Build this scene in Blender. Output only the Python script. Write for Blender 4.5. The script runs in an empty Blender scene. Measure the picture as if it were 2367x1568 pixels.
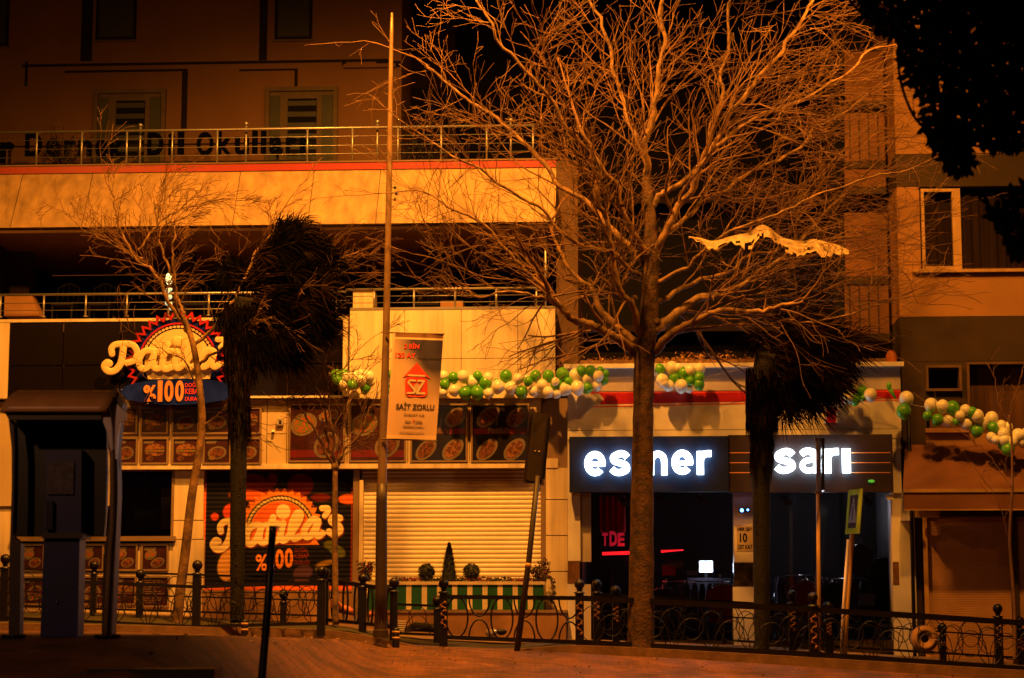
import bpy, bmesh, math, random
import numpy as np
from mathutils import Vector, Matrix, noise as mnoise
R = math.radians
random.seed(7)
SC = bpy.context.scene
COL = SC.collection

# ------------------------------------------------------------------ camera
CAMZ = 1.6
VW, VH, FPX = 2367.0, 1568.0, 4725.0          # photograph measured at 2367 x 1568, focal length in those pixels
HORIZ = 1420.0
PITCH = math.atan((HORIZ - VH / 2) / FPX)
cam_d = bpy.data.cameras.new('camera')
cam = bpy.data.objects.new('camera', cam_d)
COL.objects.link(cam)
SC.camera = cam
cam.location = (0, 0, CAMZ)
cam.rotation_euler = (R(90) + PITCH, 0, 0)
cam_d.sensor_width = 36
cam_d.lens = FPX / VW * 36
cam_d.clip_end = 600
cam_d.dof.use_dof = True
cam_d.dof.focus_distance = 38.5
cam_d.dof.aperture_fstop = 2.4

# ------------------------------------------------------------------ night sky, moonlight, exposure
world = bpy.data.worlds.new("World")
SC.world = world
world.use_nodes = True
wn = world.node_tree.nodes
wl = world.node_tree.links
wn.clear()
wo = wn.new('ShaderNodeOutputWorld')
bg = wn.new('ShaderNodeBackground')
sky = wn.new('ShaderNodeTexSky')
sky.sky_type = 'NISHITA'
sky.sun_disc = False
sky.sun_elevation = R(-4)
sky.sun_rotation = R(200)
tint = wn.new('ShaderNodeMixRGB')
tint.blend_type = 'MULTIPLY'
tint.inputs[0].default_value = 1
tint.inputs[2].default_value = (1.0, 0.36, 0.13, 1)   # sky glow of the sodium lit town
wl.new(sky.outputs[0], tint.inputs[1])
wl.new(tint.outputs[0], bg.inputs[0])
bg.inputs[1].default_value = 0.05
wl.new(bg.outputs[0], wo.inputs[0])

SC.view_settings.view_transform = 'Standard'
SC.view_settings.look = 'None'
SC.view_settings.exposure = 0
SC.view_settings.gamma = 1
SC.render.engine = 'CYCLES'
SC.cycles.max_bounces = 6
SC.cycles.diffuse_bounces = 3
SC.cycles.glossy_bounces = 3
SC.cycles.transmission_bounces = 4
SC.cycles.transparent_max_bounces = 12
SC.cycles.use_denoising = True
SC.cycles.sample_clamp_indirect = 3
SC.cycles.caustics_reflective = False
SC.cycles.caustics_refractive = False

# ------------------------------------------------------------------ projection helpers (photo pixel + depth -> real place)
cp, sp = math.cos(PITCH), math.sin(PITCH)
def ray(u, v):
    a = (u - VW / 2) / FPX
    b = (VH / 2 - v) / FPX
    return Vector((a, cp - b * sp, sp + b * cp))
def P(u, v, Y):
    d = ray(u, v)
    return Vector((0, 0, CAMZ)) + d * (Y / d.y)
ALPHA = R(3.4)
FT = Vector((math.cos(ALPHA), -math.sin(ALPHA), 0))
FN = Vector((-math.sin(ALPHA), -math.cos(ALPHA), 0))
FO = Vector((0, 40, 0))
def fu(u, v, off=0.0):
    """where a sight line meets the street front pushed out by off: (distance along, height)"""
    d = ray(u, v)
    o = Vector((0, 0, CAMZ))
    pl = FO + FN * off
    t = (pl - o).dot(FN) / d.dot(FN)
    h = o + d * t
    return (h - FO).dot(FT), h.z
def F(a, b, c=0.0):
    return FO + FT * a + FN * c + Vector((0, 0, b))
def rect(u0, v0, u1, v1, off=0.0):
    um, vm = (u0 + u1) / 2, (v0 + v1) / 2
    return fu(u0, vm, off)[0], fu(u1, vm, off)[0], fu(um, v1, off)[1], fu(um, v0, off)[1]

# ------------------------------------------------------------------ street lamps out of the frame (sodium), added booth fill
def sodium(name, loc, target, power, angle=150, blend=0.6, col=(1.0, 0.44, 0.05), rad=0.28):
    ld = bpy.data.lights.new(name, 'SPOT')
    ld.energy = power
    ld.color = col
    ld.spot_size = R(angle)
    ld.spot_blend = blend
    ld.shadow_soft_size = rad
    lo = bpy.data.objects.new(name, ld)
    COL.objects.link(lo)
    lo.location = loc
    lo.rotation_euler = (Vector(target) - Vector(loc)).to_track_quat('-Z', 'Y').to_euler()
    return lo
sodium('sodium_lamp', P(900, -900, 30.8), P(1050, 1600, 39.5), 21500, 120, 1.0, (1.0, 0.34, 0.035))
sodium('sodium_lamp', P(2180, -330, 31.6), P(1800, 1300, 37.0), 5200, 150, 1.0, (1.0, 0.34, 0.03))
sodium('sodium_lamp', P(-500, -330, 30.0), P(150, 1500, 38), 3600, 150, 1.0, (1.0, 0.33, 0.025))
sodium('booth_fill', (-9.0, 5.0, 9.5), (-4.4, 21.0, 2.0), 1400, 75, 1.0, (1.0, 0.44, 0.18))  # added spot near the camera, brightens the phone booth front
sun_d = bpy.data.lights.new('moon', 'SUN')
sun_d.energy = 0.003
sun_d.angle = R(0.5)
sun_d.color = (0.8, 0.85, 1.0)
sun = bpy.data.objects.new('moon', sun_d)
COL.objects.link(sun)
sun.rotation_euler = (R(50), 0, R(-20))

# ------------------------------------------------------------------ materials
MATS = {}
def mat(name, col=(0.5, 0.5, 0.5), rough=0.6, metal=0.0, var=0.12, scale=3.0, bump=0.0, bscale=40.0,
        emit=None, estr=0.0, kind='noise', col2=None, spec=0.5, streak=False):
    if name in MATS:
        return MATS[name]
    m = bpy.data.materials.new(name)
    m.use_nodes = True
    nt = m.node_tree
    n, l = nt.nodes, nt.links
    b = n['Principled BSDF']
    b.inputs['Roughness'].default_value = rough
    b.inputs['Metallic'].default_value = metal
    b.inputs['Specular IOR Level'].default_value = spec
    tc = n.new('ShaderNodeTexCoord')
    mp = n.new('ShaderNodeMapping')
    l.new(tc.outputs['Object'], mp.inputs[0])
    if streak:
        mp.inputs['Scale'].default_value = (3.0, 3.0, 0.22)
    if kind == 'voronoi':
        t = n.new('ShaderNodeTexVoronoi')
        t.inputs['Scale'].default_value = scale
        fac = t.outputs['Color']
        sep = n.new('ShaderNodeSeparateColor')
        l.new(mp.outputs[0], t.inputs['Vector'])
        l.new(fac, sep.inputs[0])
        facs = sep.outputs[0]
    else:
        t = n.new('ShaderNodeTexNoise')
        t.inputs['Scale'].default_value = scale
        t.inputs['Detail'].default_value = 6
        t.inputs['Roughness'].default_value = 0.6
        l.new(mp.outputs[0], t.inputs['Vector'])
        facs = t.outputs['Fac']
    rp = n.new('ShaderNodeValToRGB')
    c = Vector(col)
    c2 = Vector(col2) if col2 else c * (1 - var * 2.2)
    c1 = c if col2 else c * (1 + var * 0.6)
    rp.color_ramp.elements[0].position = 0.3
    rp.color_ramp.elements[1].position = 0.7
    rp.color_ramp.elements[0].color = (max(c2[0], 0), max(c2[1], 0), max(c2[2], 0), 1)
    rp.color_ramp.elements[1].color = (min(c1[0], 1), min(c1[1], 1), min(c1[2], 1), 1)
    l.new(facs, rp.inputs[0])
    l.new(rp.outputs[0], b.inputs['Base Color'])
    if bump > 0:
        t2 = n.new('ShaderNodeTexNoise')
        t2.inputs['Scale'].default_value = bscale
        t2.inputs['Detail'].default_value = 4
        l.new(tc.outputs['Object'], t2.inputs['Vector'])
        bp = n.new('ShaderNodeBump')
        bp.inputs['Strength'].default_value = bump
        bp.inputs['Distance'].default_value = 0.02
        l.new(t2.outputs['Fac'], bp.inputs['Height'])
        l.new(bp.outputs[0], b.inputs['Normal'])
    if emit:
        b.inputs['Emission Color'].default_value = (*emit, 1)
        b.inputs['Emission Strength'].default_value = estr
    MATS[name] = m
    return m

mat('ochre_panel', (0.42, 0.28, 0.13), 0.5, var=0.20, scale=1.6, streak=True)
mat('cream_panel', (0.84, 0.70, 0.50), 0.45, var=0.15, scale=1.6, streak=True)
mat('white_panel', (0.84, 0.8, 0.7), 0.4, var=0.04, scale=0.8, streak=True)
mat('beige_wall', (0.62, 0.48, 0.30), 0.6, var=0.05, scale=1.5)
mat('seam', (0.10, 0.07, 0.04), 0.8)
mat('red_band', (0.30, 0.008, 0.006), 0.45, var=0.05)
mat('black_panel', (0.008, 0.005, 0.004), 0.25, var=0.1, spec=0.25)
mat('bronze_line', (0.16, 0.09, 0.05), 0.5, 0.3)
mat('render_rear', (0.34, 0.18, 0.08), 0.85, var=0.10, scale=0.5, bump=0.1)
mat('render_rear_dark', (0.035, 0.018, 0.010), 0.9, var=0.2, scale=0.6)
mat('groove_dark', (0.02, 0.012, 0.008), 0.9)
mat('curtain_glass', (0.07, 0.075, 0.06), 0.4, var=0.1)
mat('window_frame_rear', (0.20, 0.14, 0.07), 0.6)
mat('shutter_teal', (0.09, 0.10, 0.075), 0.6)
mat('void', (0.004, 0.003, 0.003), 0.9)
mat('slab_brown', (0.20, 0.11, 0.06), 0.8, var=0.1)
mat('corner_render', (0.085, 0.045, 0.022), 0.85, var=0.15)
mat('steel', (0.40, 0.38, 0.36), 0.4, 0.7, var=0.05)
mat('rail_black', (0.009, 0.006, 0.005), 0.38, 0.2, var=0.2, scale=8)
mat('rail_gold', (0.34, 0.16, 0.05), 0.35, 0.7, var=0.3, scale=20)
mat('shutter_cream', (0.84, 0.74, 0.58), 0.4, 0.0, var=0.06, scale=1.2)
mat('frame_brown', (0.27, 0.18, 0.11), 0.45, var=0.08)
mat('plate', (0.20, 0.15, 0.10), 0.4, var=0.1, scale=12)
mat('food', (0.20, 0.05, 0.015), 0.6, kind='voronoi', scale=38, col2=(0.05, 0.015, 0.008))
mat('food_bun', (0.28, 0.11, 0.04), 0.6, kind='voronoi', scale=22, col2=(0.10, 0.025, 0.01))
mat('food_green', (0.10, 0.16, 0.02), 0.6, kind='voronoi', scale=40, col2=(0.35, 0.06, 0.02))
mat('menu_dark', (0.012, 0.008, 0.006), 0.35, var=0.3, scale=5)
mat('menu_maroon', (0.055, 0.008, 0.006), 0.4, var=0.3, scale=6)
mat('menu_red', (0.16, 0.01, 0.006), 0.4)
mat('print_red', (0.75, 0.05, 0.02), 0.6, var=0.05)
mat('print_dark', (0.05, 0.035, 0.03), 0.7)
mat('print_grey', (0.22, 0.15, 0.11), 0.7)
mat('letter_cream', (0.86, 0.68, 0.36), 0.3, var=0.03)
mat('letter_orange', (0.85, 0.36, 0.12), 0.4, var=0.03)
mat('sign_navy', (0.012, 0.03, 0.40), 0.12, var=0.3)
mat('sign_black', (0.009, 0.014, 0.034), 0.6, spec=0.2)
mat('sign_brown', (0.042, 0.028, 0.026), 0.6, spec=0.2)
mat('dot_cream', (0.8, 0.62, 0.4), 0.4)
mat('marble_brown', (0.22, 0.11, 0.05), 0.15, var=0.3, scale=4)
mat('marble_dark', (0.07, 0.05, 0.02), 0.15, var=0.5, scale=6)
mat('shop_white', (0.80, 0.76, 0.72), 0.5, var=0.04)
mat('shop_grey', (0.50, 0.44, 0.40), 0.5, var=0.05)
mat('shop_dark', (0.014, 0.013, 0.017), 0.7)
mat('navy_paint', (0.003, 0.003, 0.12), 0.4, var=0.2)
mat('booth_grey', (0.050, 0.024, 0.014), 0.4, 0.1, var=0.15)
mat('booth_roof', (0.75, 0.36, 0.12), 0.35, var=0.12)
mat('booth_glass', (0.008, 0.004, 0.003), 0.35)
mat('booth_wing', (0.85, 0.72, 0.80), 0.25, var=0.06)
mat('notice', (0.10, 0.07, 0.09), 0.6, kind='voronoi', scale=26, col2=(0.05, 0.035, 0.05))
mat('chrome', (0.8, 0.8, 0.8), 0.15, 1.0)
mat('bark', (0.13, 0.062, 0.026), 0.85, kind='noise', scale=7, col2=(0.014, 0.009, 0.007), bump=1.0, bscale=22)
mat('twig', (0.19, 0.090, 0.030), 0.7, var=0.25, scale=5)
mat('bark_pale', (0.36, 0.20, 0.07), 0.7, scale=5, col2=(0.035, 0.018, 0.010), bump=0.5, bscale=25)
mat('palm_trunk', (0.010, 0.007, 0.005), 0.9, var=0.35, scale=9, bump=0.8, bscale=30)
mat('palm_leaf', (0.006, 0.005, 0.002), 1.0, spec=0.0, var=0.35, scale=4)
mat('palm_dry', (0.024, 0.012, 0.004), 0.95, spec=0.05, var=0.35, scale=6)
mat('leaf_dark', (0.012, 0.016, 0.008), 0.7, var=0.3)
mat('balloon_green', (0.11, 0.44, 0.02), 0.25, var=0.03, spec=0.6)
mat('balloon_white', (0.92, 0.92, 0.80), 0.25, var=0.02, spec=0.6)
mat('string', (0.6, 0.5, 0.4), 0.6)
mat('pole_metal', (0.27, 0.165, 0.08), 0.5, 0.2, var=0.15, scale=3)
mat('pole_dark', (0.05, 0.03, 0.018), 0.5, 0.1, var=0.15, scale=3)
mat('black_metal', (0.012, 0.010, 0.010), 0.45, 0.2)
mat('traffic_case', (0.035, 0.022, 0.012), 0.5)
mat('sign_yellow', (0.42, 0.60, 0.01), 0.8, spec=0.1)
mat('sign_blue', (0.07, 0.05, 0.06), 0.9, spec=0.1)
mat('sign_white', (0.26, 0.22, 0.2), 0.35)
mat('planter_green', (0.010, 0.10, 0.028), 0.45, var=0.1)
mat('planter_white', (0.78, 0.66, 0.46), 0.45)
mat('plinth', (0.34, 0.18, 0.09), 0.8, var=0.15, scale=2, bump=0.15)
mat('leaf_topiary', (0.035, 0.045, 0.015), 0.6, var=0.4, scale=20)
mat('flower_red', (0.30, 0.012, 0.02), 0.6, var=0.3, scale=20)
mat('awning_brown', (0.22, 0.085, 0.035), 0.75, var=0.1, scale=1.2)
mat('right_wall', (0.36, 0.18, 0.065), 0.8, var=0.07, scale=0.8, bump=0.1)
mat('balcony_wall', (0.20, 0.085, 0.032), 0.8, var=0.12, scale=1.5)
mat('right_wall_dark', (0.045, 0.026, 0.012), 0.85, var=0.1, scale=0.8)
mat('pvc_white', (0.50, 0.30, 0.12), 0.45)
mat('curtain', (0.12, 0.055, 0.025), 0.9, var=0.25, scale=2, streak=True)
mat('shutter_brown', (0.50, 0.27, 0.13), 0.6, var=0.06)
mat('shutter_dark', (0.05, 0.035, 0.02), 0.7)
mat('dry_leaves', (0.42, 0.22, 0.07), 0.8, kind='voronoi', scale=30, col2=(0.12, 0.05, 0.02), bump=0.8, bscale=40)
mat('sheet_plastic', (0.42, 0.30, 0.16), 0.6, var=0.25, scale=7)
mat('orange_plastic', (0.75, 0.22, 0.05), 0.5, var=0.2, scale=8)
mat('foil', (0.6, 0.5, 0.45), 0.2, 0.6)
mat('grass', (0.055, 0.050, 0.012), 0.9, kind='noise', scale=5, col2=(0.035, 0.022, 0.010), bump=0.6, bscale=30)
mat('kerb', (0.26, 0.14, 0.07), 0.85, scale=4, col2=(0.13, 0.07, 0.03), bump=0.3, bscale=20)
mat('asphalt', (0.05, 0.035, 0.025), 0.85, var=0.2, scale=4, bump=0.2)
mat('shop_paving', (0.30, 0.18, 0.10), 0.8, var=0.15, scale=3, bump=0.2)
mat('wood_panel', (0.34, 0.17, 0.07), 0.7, var=0.1)
mat('school_letter', (0.004, 0.005, 0.010), 0.9, spec=0.05)
mat('led_white', (0.9, 0.9, 0.9), emit=(0.85, 0.96, 1.0), estr=6)
mat('led_side', (0.8, 0.8, 0.8), emit=(0.55, 0.80, 1.0), estr=14)
mat('screen', (0.9, 0.9, 0.9), emit=(0.85, 0.95, 1.0), estr=22)
mat('led_red', (0.8, 0.02, 0.02), emit=(1.0, 0.01, 0.012), estr=2.6)
mat('neon_red', (0.6, 0.02, 0.02), emit=(1.0, 0.02, 0.05), estr=0.42)
mat('led_blue', (0.2, 0.3, 0.9), emit=(0.10, 0.35, 1.0), estr=9)
mat('glow_warm', (0.9, 0.9, 0.5), emit=(1.0, 0.95, 0.42), estr=1.6)
mat('glow_pale', (0.7, 0.9, 0.7), emit=(0.60, 0.85, 0.55), estr=0.55)
mat('lamp_red_small', (0.9, 0.2, 0.05), emit=(1.0, 0.20, 0.02), estr=3.0)
mat('green_led', (0.1, 0.5, 0.1), emit=(0.15, 0.75, 0.05), estr=0.4)
mat('clothes_red', (0.6, 0.04, 0.03), 0.9)
mat('clothes_orange', (0.75, 0.07, 0.02), 0.9)
mat('clothes_dark', (0.12, 0.09, 0.11), 0.9)
mat('clothes_pale', (0.28, 0.24, 0.24), 0.9)
mat('clothes_green', (0.02, 0.06, 0.02), 0.9)
mat('red_plastic', (0.50, 0.02, 0.03), 0.25)
mat('yellow_strip', (0.72, 0.42, 0.12), 0.5)

def glass_mat():
    m = bpy.data.materials.new('shop_glass')
    m.use_nodes = True
    n, l = m.node_tree.nodes, m.node_tree.links
    n.clear()
    o = n.new('ShaderNodeOutputMaterial')
    mx = n.new('ShaderNodeMixShader')
    tr = n.new('ShaderNodeBsdfTransparent')
    tr.inputs[0].default_value = (0.75, 0.78, 0.85, 1)
    gl = n.new('ShaderNodeBsdfGlossy')
    gl.inputs['Roughness'].default_value = 0.03
    fr = n.new('ShaderNodeFresnel')
    fr.inputs[0].default_value = 1.5
    l.new(fr.outputs[0], mx.inputs[0])
    l.new(tr.outputs[0], mx.inputs[1])
    l.new(gl.outputs[0], mx.inputs[2])
    l.new(mx.outputs[0], o.inputs[0])
    MATS['shop_glass'] = m
glass_mat()

def brick_mat():
    m = bpy.data.materials.new('brick_paving')
    m.use_nodes = True
    n, l = m.node_tree.nodes, m.node_tree.links
    b = n['Principled BSDF']
    tc = n.new('ShaderNodeTexCoord')
    br = n.new('ShaderNodeTexBrick')
    br.inputs['Scale'].default_value = 1.0
    br.inputs['Brick Width'].default_value = 0.22
    br.inputs['Row Height'].default_value = 0.11
    br.inputs['Mortar Size'].default_value = 0.006
    br.inputs['Color1'].default_value = (0.20, 0.075, 0.026, 1)
    br.inputs['Color2'].default_value = (0.10, 0.034, 0.012, 1)
    br.inputs['Mortar'].default_value = (0.07, 0.026, 0.010, 1)
    l.new(tc.outputs['Object'], br.inputs['Vector'])
    ns = n.new('ShaderNodeTexNoise')
    ns.inputs['Scale'].default_value = 1.3
    ns.inputs['Detail'].default_value = 7
    l.new(tc.outputs['Object'], ns.inputs['Vector'])
    mr = n.new('ShaderNodeMapRange')
    mr.inputs[1].default_value = 0.3
    mr.inputs[2].default_value = 0.7
    mr.inputs[3].default_value = 0.35
    mr.inputs[4].default_value = 1.15
    l.new(ns.outputs['Fac'], mr.inputs[0])
    mx = n.new('ShaderNodeMixRGB')
    mx.blend_type = 'MULTIPLY'
    mx.inputs[0].default_value = 1
    l.new(br.outputs['Color'], mx.inputs[1])
    l.new(mr.outputs[0], mx.inputs[2])
    l.new(mx.outputs[0], b.inputs['Base Color'])
    bp = n.new('ShaderNodeBump')
    bp.inputs['Strength'].default_value = 0.6
    bp.inputs['Distance'].default_value = 0.01
    l.new(br.outputs['Fac'], bp.inputs['Height'])
    bp.invert = True
    l.new(bp.outputs[0], b.inputs['Normal'])
    b.inputs['Roughness'].default_value = 0.75
    MATS['brick_paving'] = m
brick_mat()

def art_mat():
    m = bpy.data.materials.new('painted_art')
    m.use_nodes = True
    n, l = m.node_tree.nodes, m.node_tree.links
    b = n['Principled BSDF']
    a = n.new('ShaderNodeVertexColor')
    a.layer_name = 'art'
    l.new(a.outputs['Color'], b.inputs['Base Color'])
    b.inputs['Roughness'].default_value = 0.6
    b.inputs['Specular IOR Level'].default_value = 0.15
    MATS['painted_art'] = m
art_mat()

# ------------------------------------------------------------------ mesh builder
ROOTLOC = {}
def bbase(vs):
    xs = [v[0] for v in vs]; ys = [v[1] for v in vs]; zs = [v[2] for v in vs]
    return Vector(((min(xs) + max(xs)) / 2, (min(ys) + max(ys)) / 2, min(zs)))
class MB:
    def __init__(s, xf=None):
        s.v, s.f, s.mi, s.sm, s.mats, s.cur, s.smooth = [], [], [], [], [], None, False
        s.xf = xf or (lambda a, b, c: Vector((a, b, c)))
    def m(s, name, smooth=False):
        if name not in s.mats:
            s.mats.append(name)
        s.cur = s.mats.index(name)
        s.smooth = smooth
        return s
    def add(s, vs, fs, raw=False):
        k = len(s.v)
        s.v += [Vector(q) if raw else s.xf(*q) for q in vs]
        for f in fs:
            s.f.append(tuple(i + k for i in f))
            s.mi.append(s.cur or 0)
            s.sm.append(s.smooth)
        return s
    def box(s, a0, a1, b0, b1, c0, c1):
        vs = [(a, b, c) for c in (c0, c1) for b in (b0, b1) for a in (a0, a1)]
        return s.add(vs, [(0, 1, 3, 2), (4, 6, 7, 5), (0, 4, 5, 1), (2, 3, 7, 6), (0, 2, 6, 4), (1, 5, 7, 3)])
    def poly(s, pts, c0, c1):
        n = len(pts)
        vs = [(p[0], p[1], c0) for p in pts] + [(p[0], p[1], c1) for p in pts]
        fs = [tuple(range(n))[::-1], tuple(range(n, 2 * n))]
        fs += [(i, (i + 1) % n, n + (i + 1) % n, n + i) for i in range(n)]
        return s.add(vs, fs)
    def disc(s, ca, cb, ra, rb, c0, c1, n=28, rot=0.0, a0=0, a1=2 * math.pi):
        pts = []
        for i in range(n):
            t = a0 + (a1 - a0) * i / n
            x, y = ra * math.cos(t), rb * math.sin(t)
            pts.append((ca + x * math.cos(rot) - y * math.sin(rot), cb + x * math.sin(rot) + y * math.cos(rot)))
        return s.poly(pts, c0, c1)
    def ring(s, ca, cb, r0, r1, c0, c1, a0, a1, n=40):
        pts = [(ca + r1 * math.cos(a0 + (a1 - a0) * i / n), cb + r1 * math.sin(a0 + (a1 - a0) * i / n)) for i in range(n + 1)]
        pin = [(ca + r0 * math.cos(a0 + (a1 - a0) * i / n), cb + r0 * math.sin(a0 + (a1 - a0) * i / n)) for i in range(n + 1)]
        return s.strip(pin, pts, c0, c1)
    def strip(s, A, B, c0, c1):
        n = len(A)
        vs = [(p[0], p[1], c) for c in (c0, c1) for q in (A, B) for p in q]
        fs = []
        for i in range(n - 1):
            fs += [(2 * n + i, 2 * n + i + 1, 3 * n + i + 1, 3 * n + i), (i, n + i, n + i + 1, i + 1),
                   (i, i + 1, 2 * n + i + 1, 2 * n + i), (n + i, 3 * n + i, 3 * n + i + 1, n + i + 1)]
        fs += [(0, 2 * n, 3 * n, n), (n - 1, 2 * n - 1, 4 * n - 1, 3 * n - 1)]
        return s.add(vs, fs)
    def tube(s, pts, rad, n=8, cap=True, flat=None):
        """tube through local points; flat = (axis vector, squash)"""
        pw = [s.xf(*p) for p in pts]
        if not hasattr(rad, '__len__'):
            rad = [rad] * len(pts)
        k = len(s.v)
        ref = Vector((0.31, 0.22, 0.93))
        prev = None
        for i, p in enumerate(pw):
            d = (pw[min(i + 1, len(pw) - 1)] - pw[max(i - 1, 0)])
            if d.length < 1e-9:
                d = Vector((0, 0, 1))
            d.normalize()
            if prev is None:
                x = d.cross(ref if abs(d.dot(ref)) < 0.95 else Vector((1, 0, 0))).normalized()
            else:
                x = (prev - d * prev.dot(d))
                x = x.normalized() if x.length > 1e-6 else d.cross(ref).normalized()
            prev = x
            y = d.cross(x)
            for j in range(n):
                t = 2 * math.pi * j / n
                q = (x * math.cos(t) + y * math.sin(t)) * rad[i]
                if flat:
                    q -= flat[0] * q.dot(flat[0]) * (1 - flat[1])
                s.v.append(p + q)
        for i in range(len(pw) - 1):
            for j in range(n):
                s.f.append((k + i * n + j, k + i * n + (j + 1) % n, k + (i + 1) * n + (j + 1) % n, k + (i + 1) * n + j))
                s.mi.append(s.cur or 0); s.sm.append(s.smooth)
        if cap:
            for i in (0, len(pw) - 1):
                s.f.append(tuple(k + i * n + j for j in range(n)))
                s.mi.append(s.cur or 0); s.sm.append(False)
        return s
    def ball(s, c, r, nu=16, nv=10, sq=(1, 1, 1), raw=False):
        vs, fs = [], []
        for i in range(nv + 1):
            ph = math.pi * i / nv
            for j in range(nu):
                t = 2 * math.pi * j / nu
                vs.append((c[0] + r * sq[0] * math.sin(ph) * math.cos(t), c[1] + r * sq[1] * math.sin(ph) * math.sin(t), c[2] + r * sq[2] * math.cos(ph)))
        for i in range(nv):
            for j in range(nu):
                fs.append((i * nu + j, i * nu + (j + 1) % nu, (i + 1) * nu + (j + 1) % nu, (i + 1) * nu + j))
        return s.add(vs, fs, raw)
    def lathe(s, c, prof, n=14):
        """profile of (radius, height) turned about the world vertical at world point c"""
        vs, fs = [], []
        for r, z in prof:
            for j in range(n):
                t = 2 * math.pi * j / n
                vs.append((c[0] + r * math.cos(t), c[1] + r * math.sin(t), c[2] + z))
        for i in range(len(prof) - 1):
            for j in range(n):
                fs.append((i * n + j, i * n + (j + 1) % n, (i + 1) * n + (j + 1) % n, (i + 1) * n + j))
        return s.add(vs, fs, True)
    def text(s, body, a0, a1, b0, b1, c0, c1, bold=0.0):
        T = text_shape(body, bold)
        vs = [(a0 + (a1 - a0) * x, b0 + (b1 - b0) * y, c0 + (c1 - c0) * z) for x, y, z in T[0]]
        return s.add(vs, T[1])
    def go(s, name, parent=None, label=None, cat=None, group=None, kind=None):
        me = bpy.data.meshes.new(name)
        if parent is not None:
            r = parent
            base = ROOTLOC[r.name]
        else:
            base = bbase(s.v)
        me.from_pydata([tuple(v - base) for v in s.v], [], s.f)
        for nm in s.mats:
            me.materials.append(MATS[nm])
        me.polygons.foreach_set('material_index', s.mi)
        me.polygons.foreach_set('use_smooth', s.sm)
        me.update()
        bm = bmesh.new(); bm.from_mesh(me)
        if len(bm.faces) < 60000:
            bmesh.ops.recalc_face_normals(bm, faces=bm.faces)
        bm.to_mesh(me); bm.free()
        o = bpy.data.objects.new(name, me)
        COL.objects.link(o)
        if parent is not None:
            o.parent = parent
        else:
            o.location = base
        ROOTLOC[o.name] = base
        tag(o, label, cat, group, kind)
        return o
TXT = {}
def text_shape(body, bold):
    k = (body, bold)
    if k in TXT:
        return TXT[k]
    c = bpy.data.curves.new('t', 'FONT')
    c.body = body
    c.size = 1
    c.offset = bold
    c.extrude = 0.5
    c.resolution_u = 6
    o = bpy.data.objects.new('t', c)
    COL.objects.link(o)
    dg = bpy.context.evaluated_depsgraph_get()
    me = o.evaluated_get(dg).to_mesh()
    vs = [tuple(v.co) for v in me.vertices]
    fs = [tuple(p.vertices) for p in me.polygons]
    o.evaluated_get(dg).to_mesh_clear()
    bpy.data.objects.remove(o)
    bpy.data.curves.remove(c)
    if not vs:
        vs = [(0, 0, 0), (1, 0, 0), (1, 1, 1)]; fs = [(0, 1, 2)]
    xs = [v[0] for v in vs]; ys = [v[1] for v in vs]
    x0, x1, y0, y1 = min(xs), max(xs), min(ys), max(ys)
    vs = [((x - x0) / max(x1 - x0, 1e-6), (y - y0) / max(y1 - y0, 1e-6), z + 0.5) for x, y, z in vs]
    TXT[k] = (vs, fs)
    return TXT[k]
def tag(o, label=None, cat=None, group=None, kind=None):
    if label: o['label'] = label
    if cat: o['category'] = cat
    if group: o['group'] = group
    if kind: o['kind'] = kind
def root(name, loc, label, cat, group=None):
    o = bpy.data.objects.new(name, None)
    COL.objects.link(o)
    o.location = loc
    ROOTLOC[o.name] = Vector(loc)
    o.empty_display_size = 0.2
    tag(o, label, cat, group)
    return o
def lerp(x, tab):
    if x <= tab[0][0]:
        (x0, y0), (x1, y1) = tab[0], tab[1]
    elif x >= tab[-1][0]:
        (x0, y0), (x1, y1) = tab[-2], tab[-1]
    else:
        for (x0, y0), (x1, y1) in zip(tab, tab[1:]):
            if x0 <= x <= x1:
                break
    return y0 + (y1 - y0) * (x - x0) / (x1 - x0)
def smooth(t):
    t = max(0.0, min(1.0, t))
    return t * t * (3 - 2 * t)
def spline(pts, n=6):
    out = []
    P_ = [Vector(p) for p in pts]
    for i in range(len(P_) - 1):
        p0 = P_[max(i - 1, 0)]; p1 = P_[i]; p2 = P_[i + 1]; p3 = P_[min(i + 2, len(P_) - 1)]
        for k in range(n):
            t = k / n
            out.append(0.5 * ((2 * p1) + (p2 - p0) * t + (2 * p0 - 5 * p1 + 4 * p2 - p3) * t * t + (3 * p1 - p0 - 3 * p2 + p3) * t ** 3))
    out.append(P_[-1])
    return out

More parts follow.
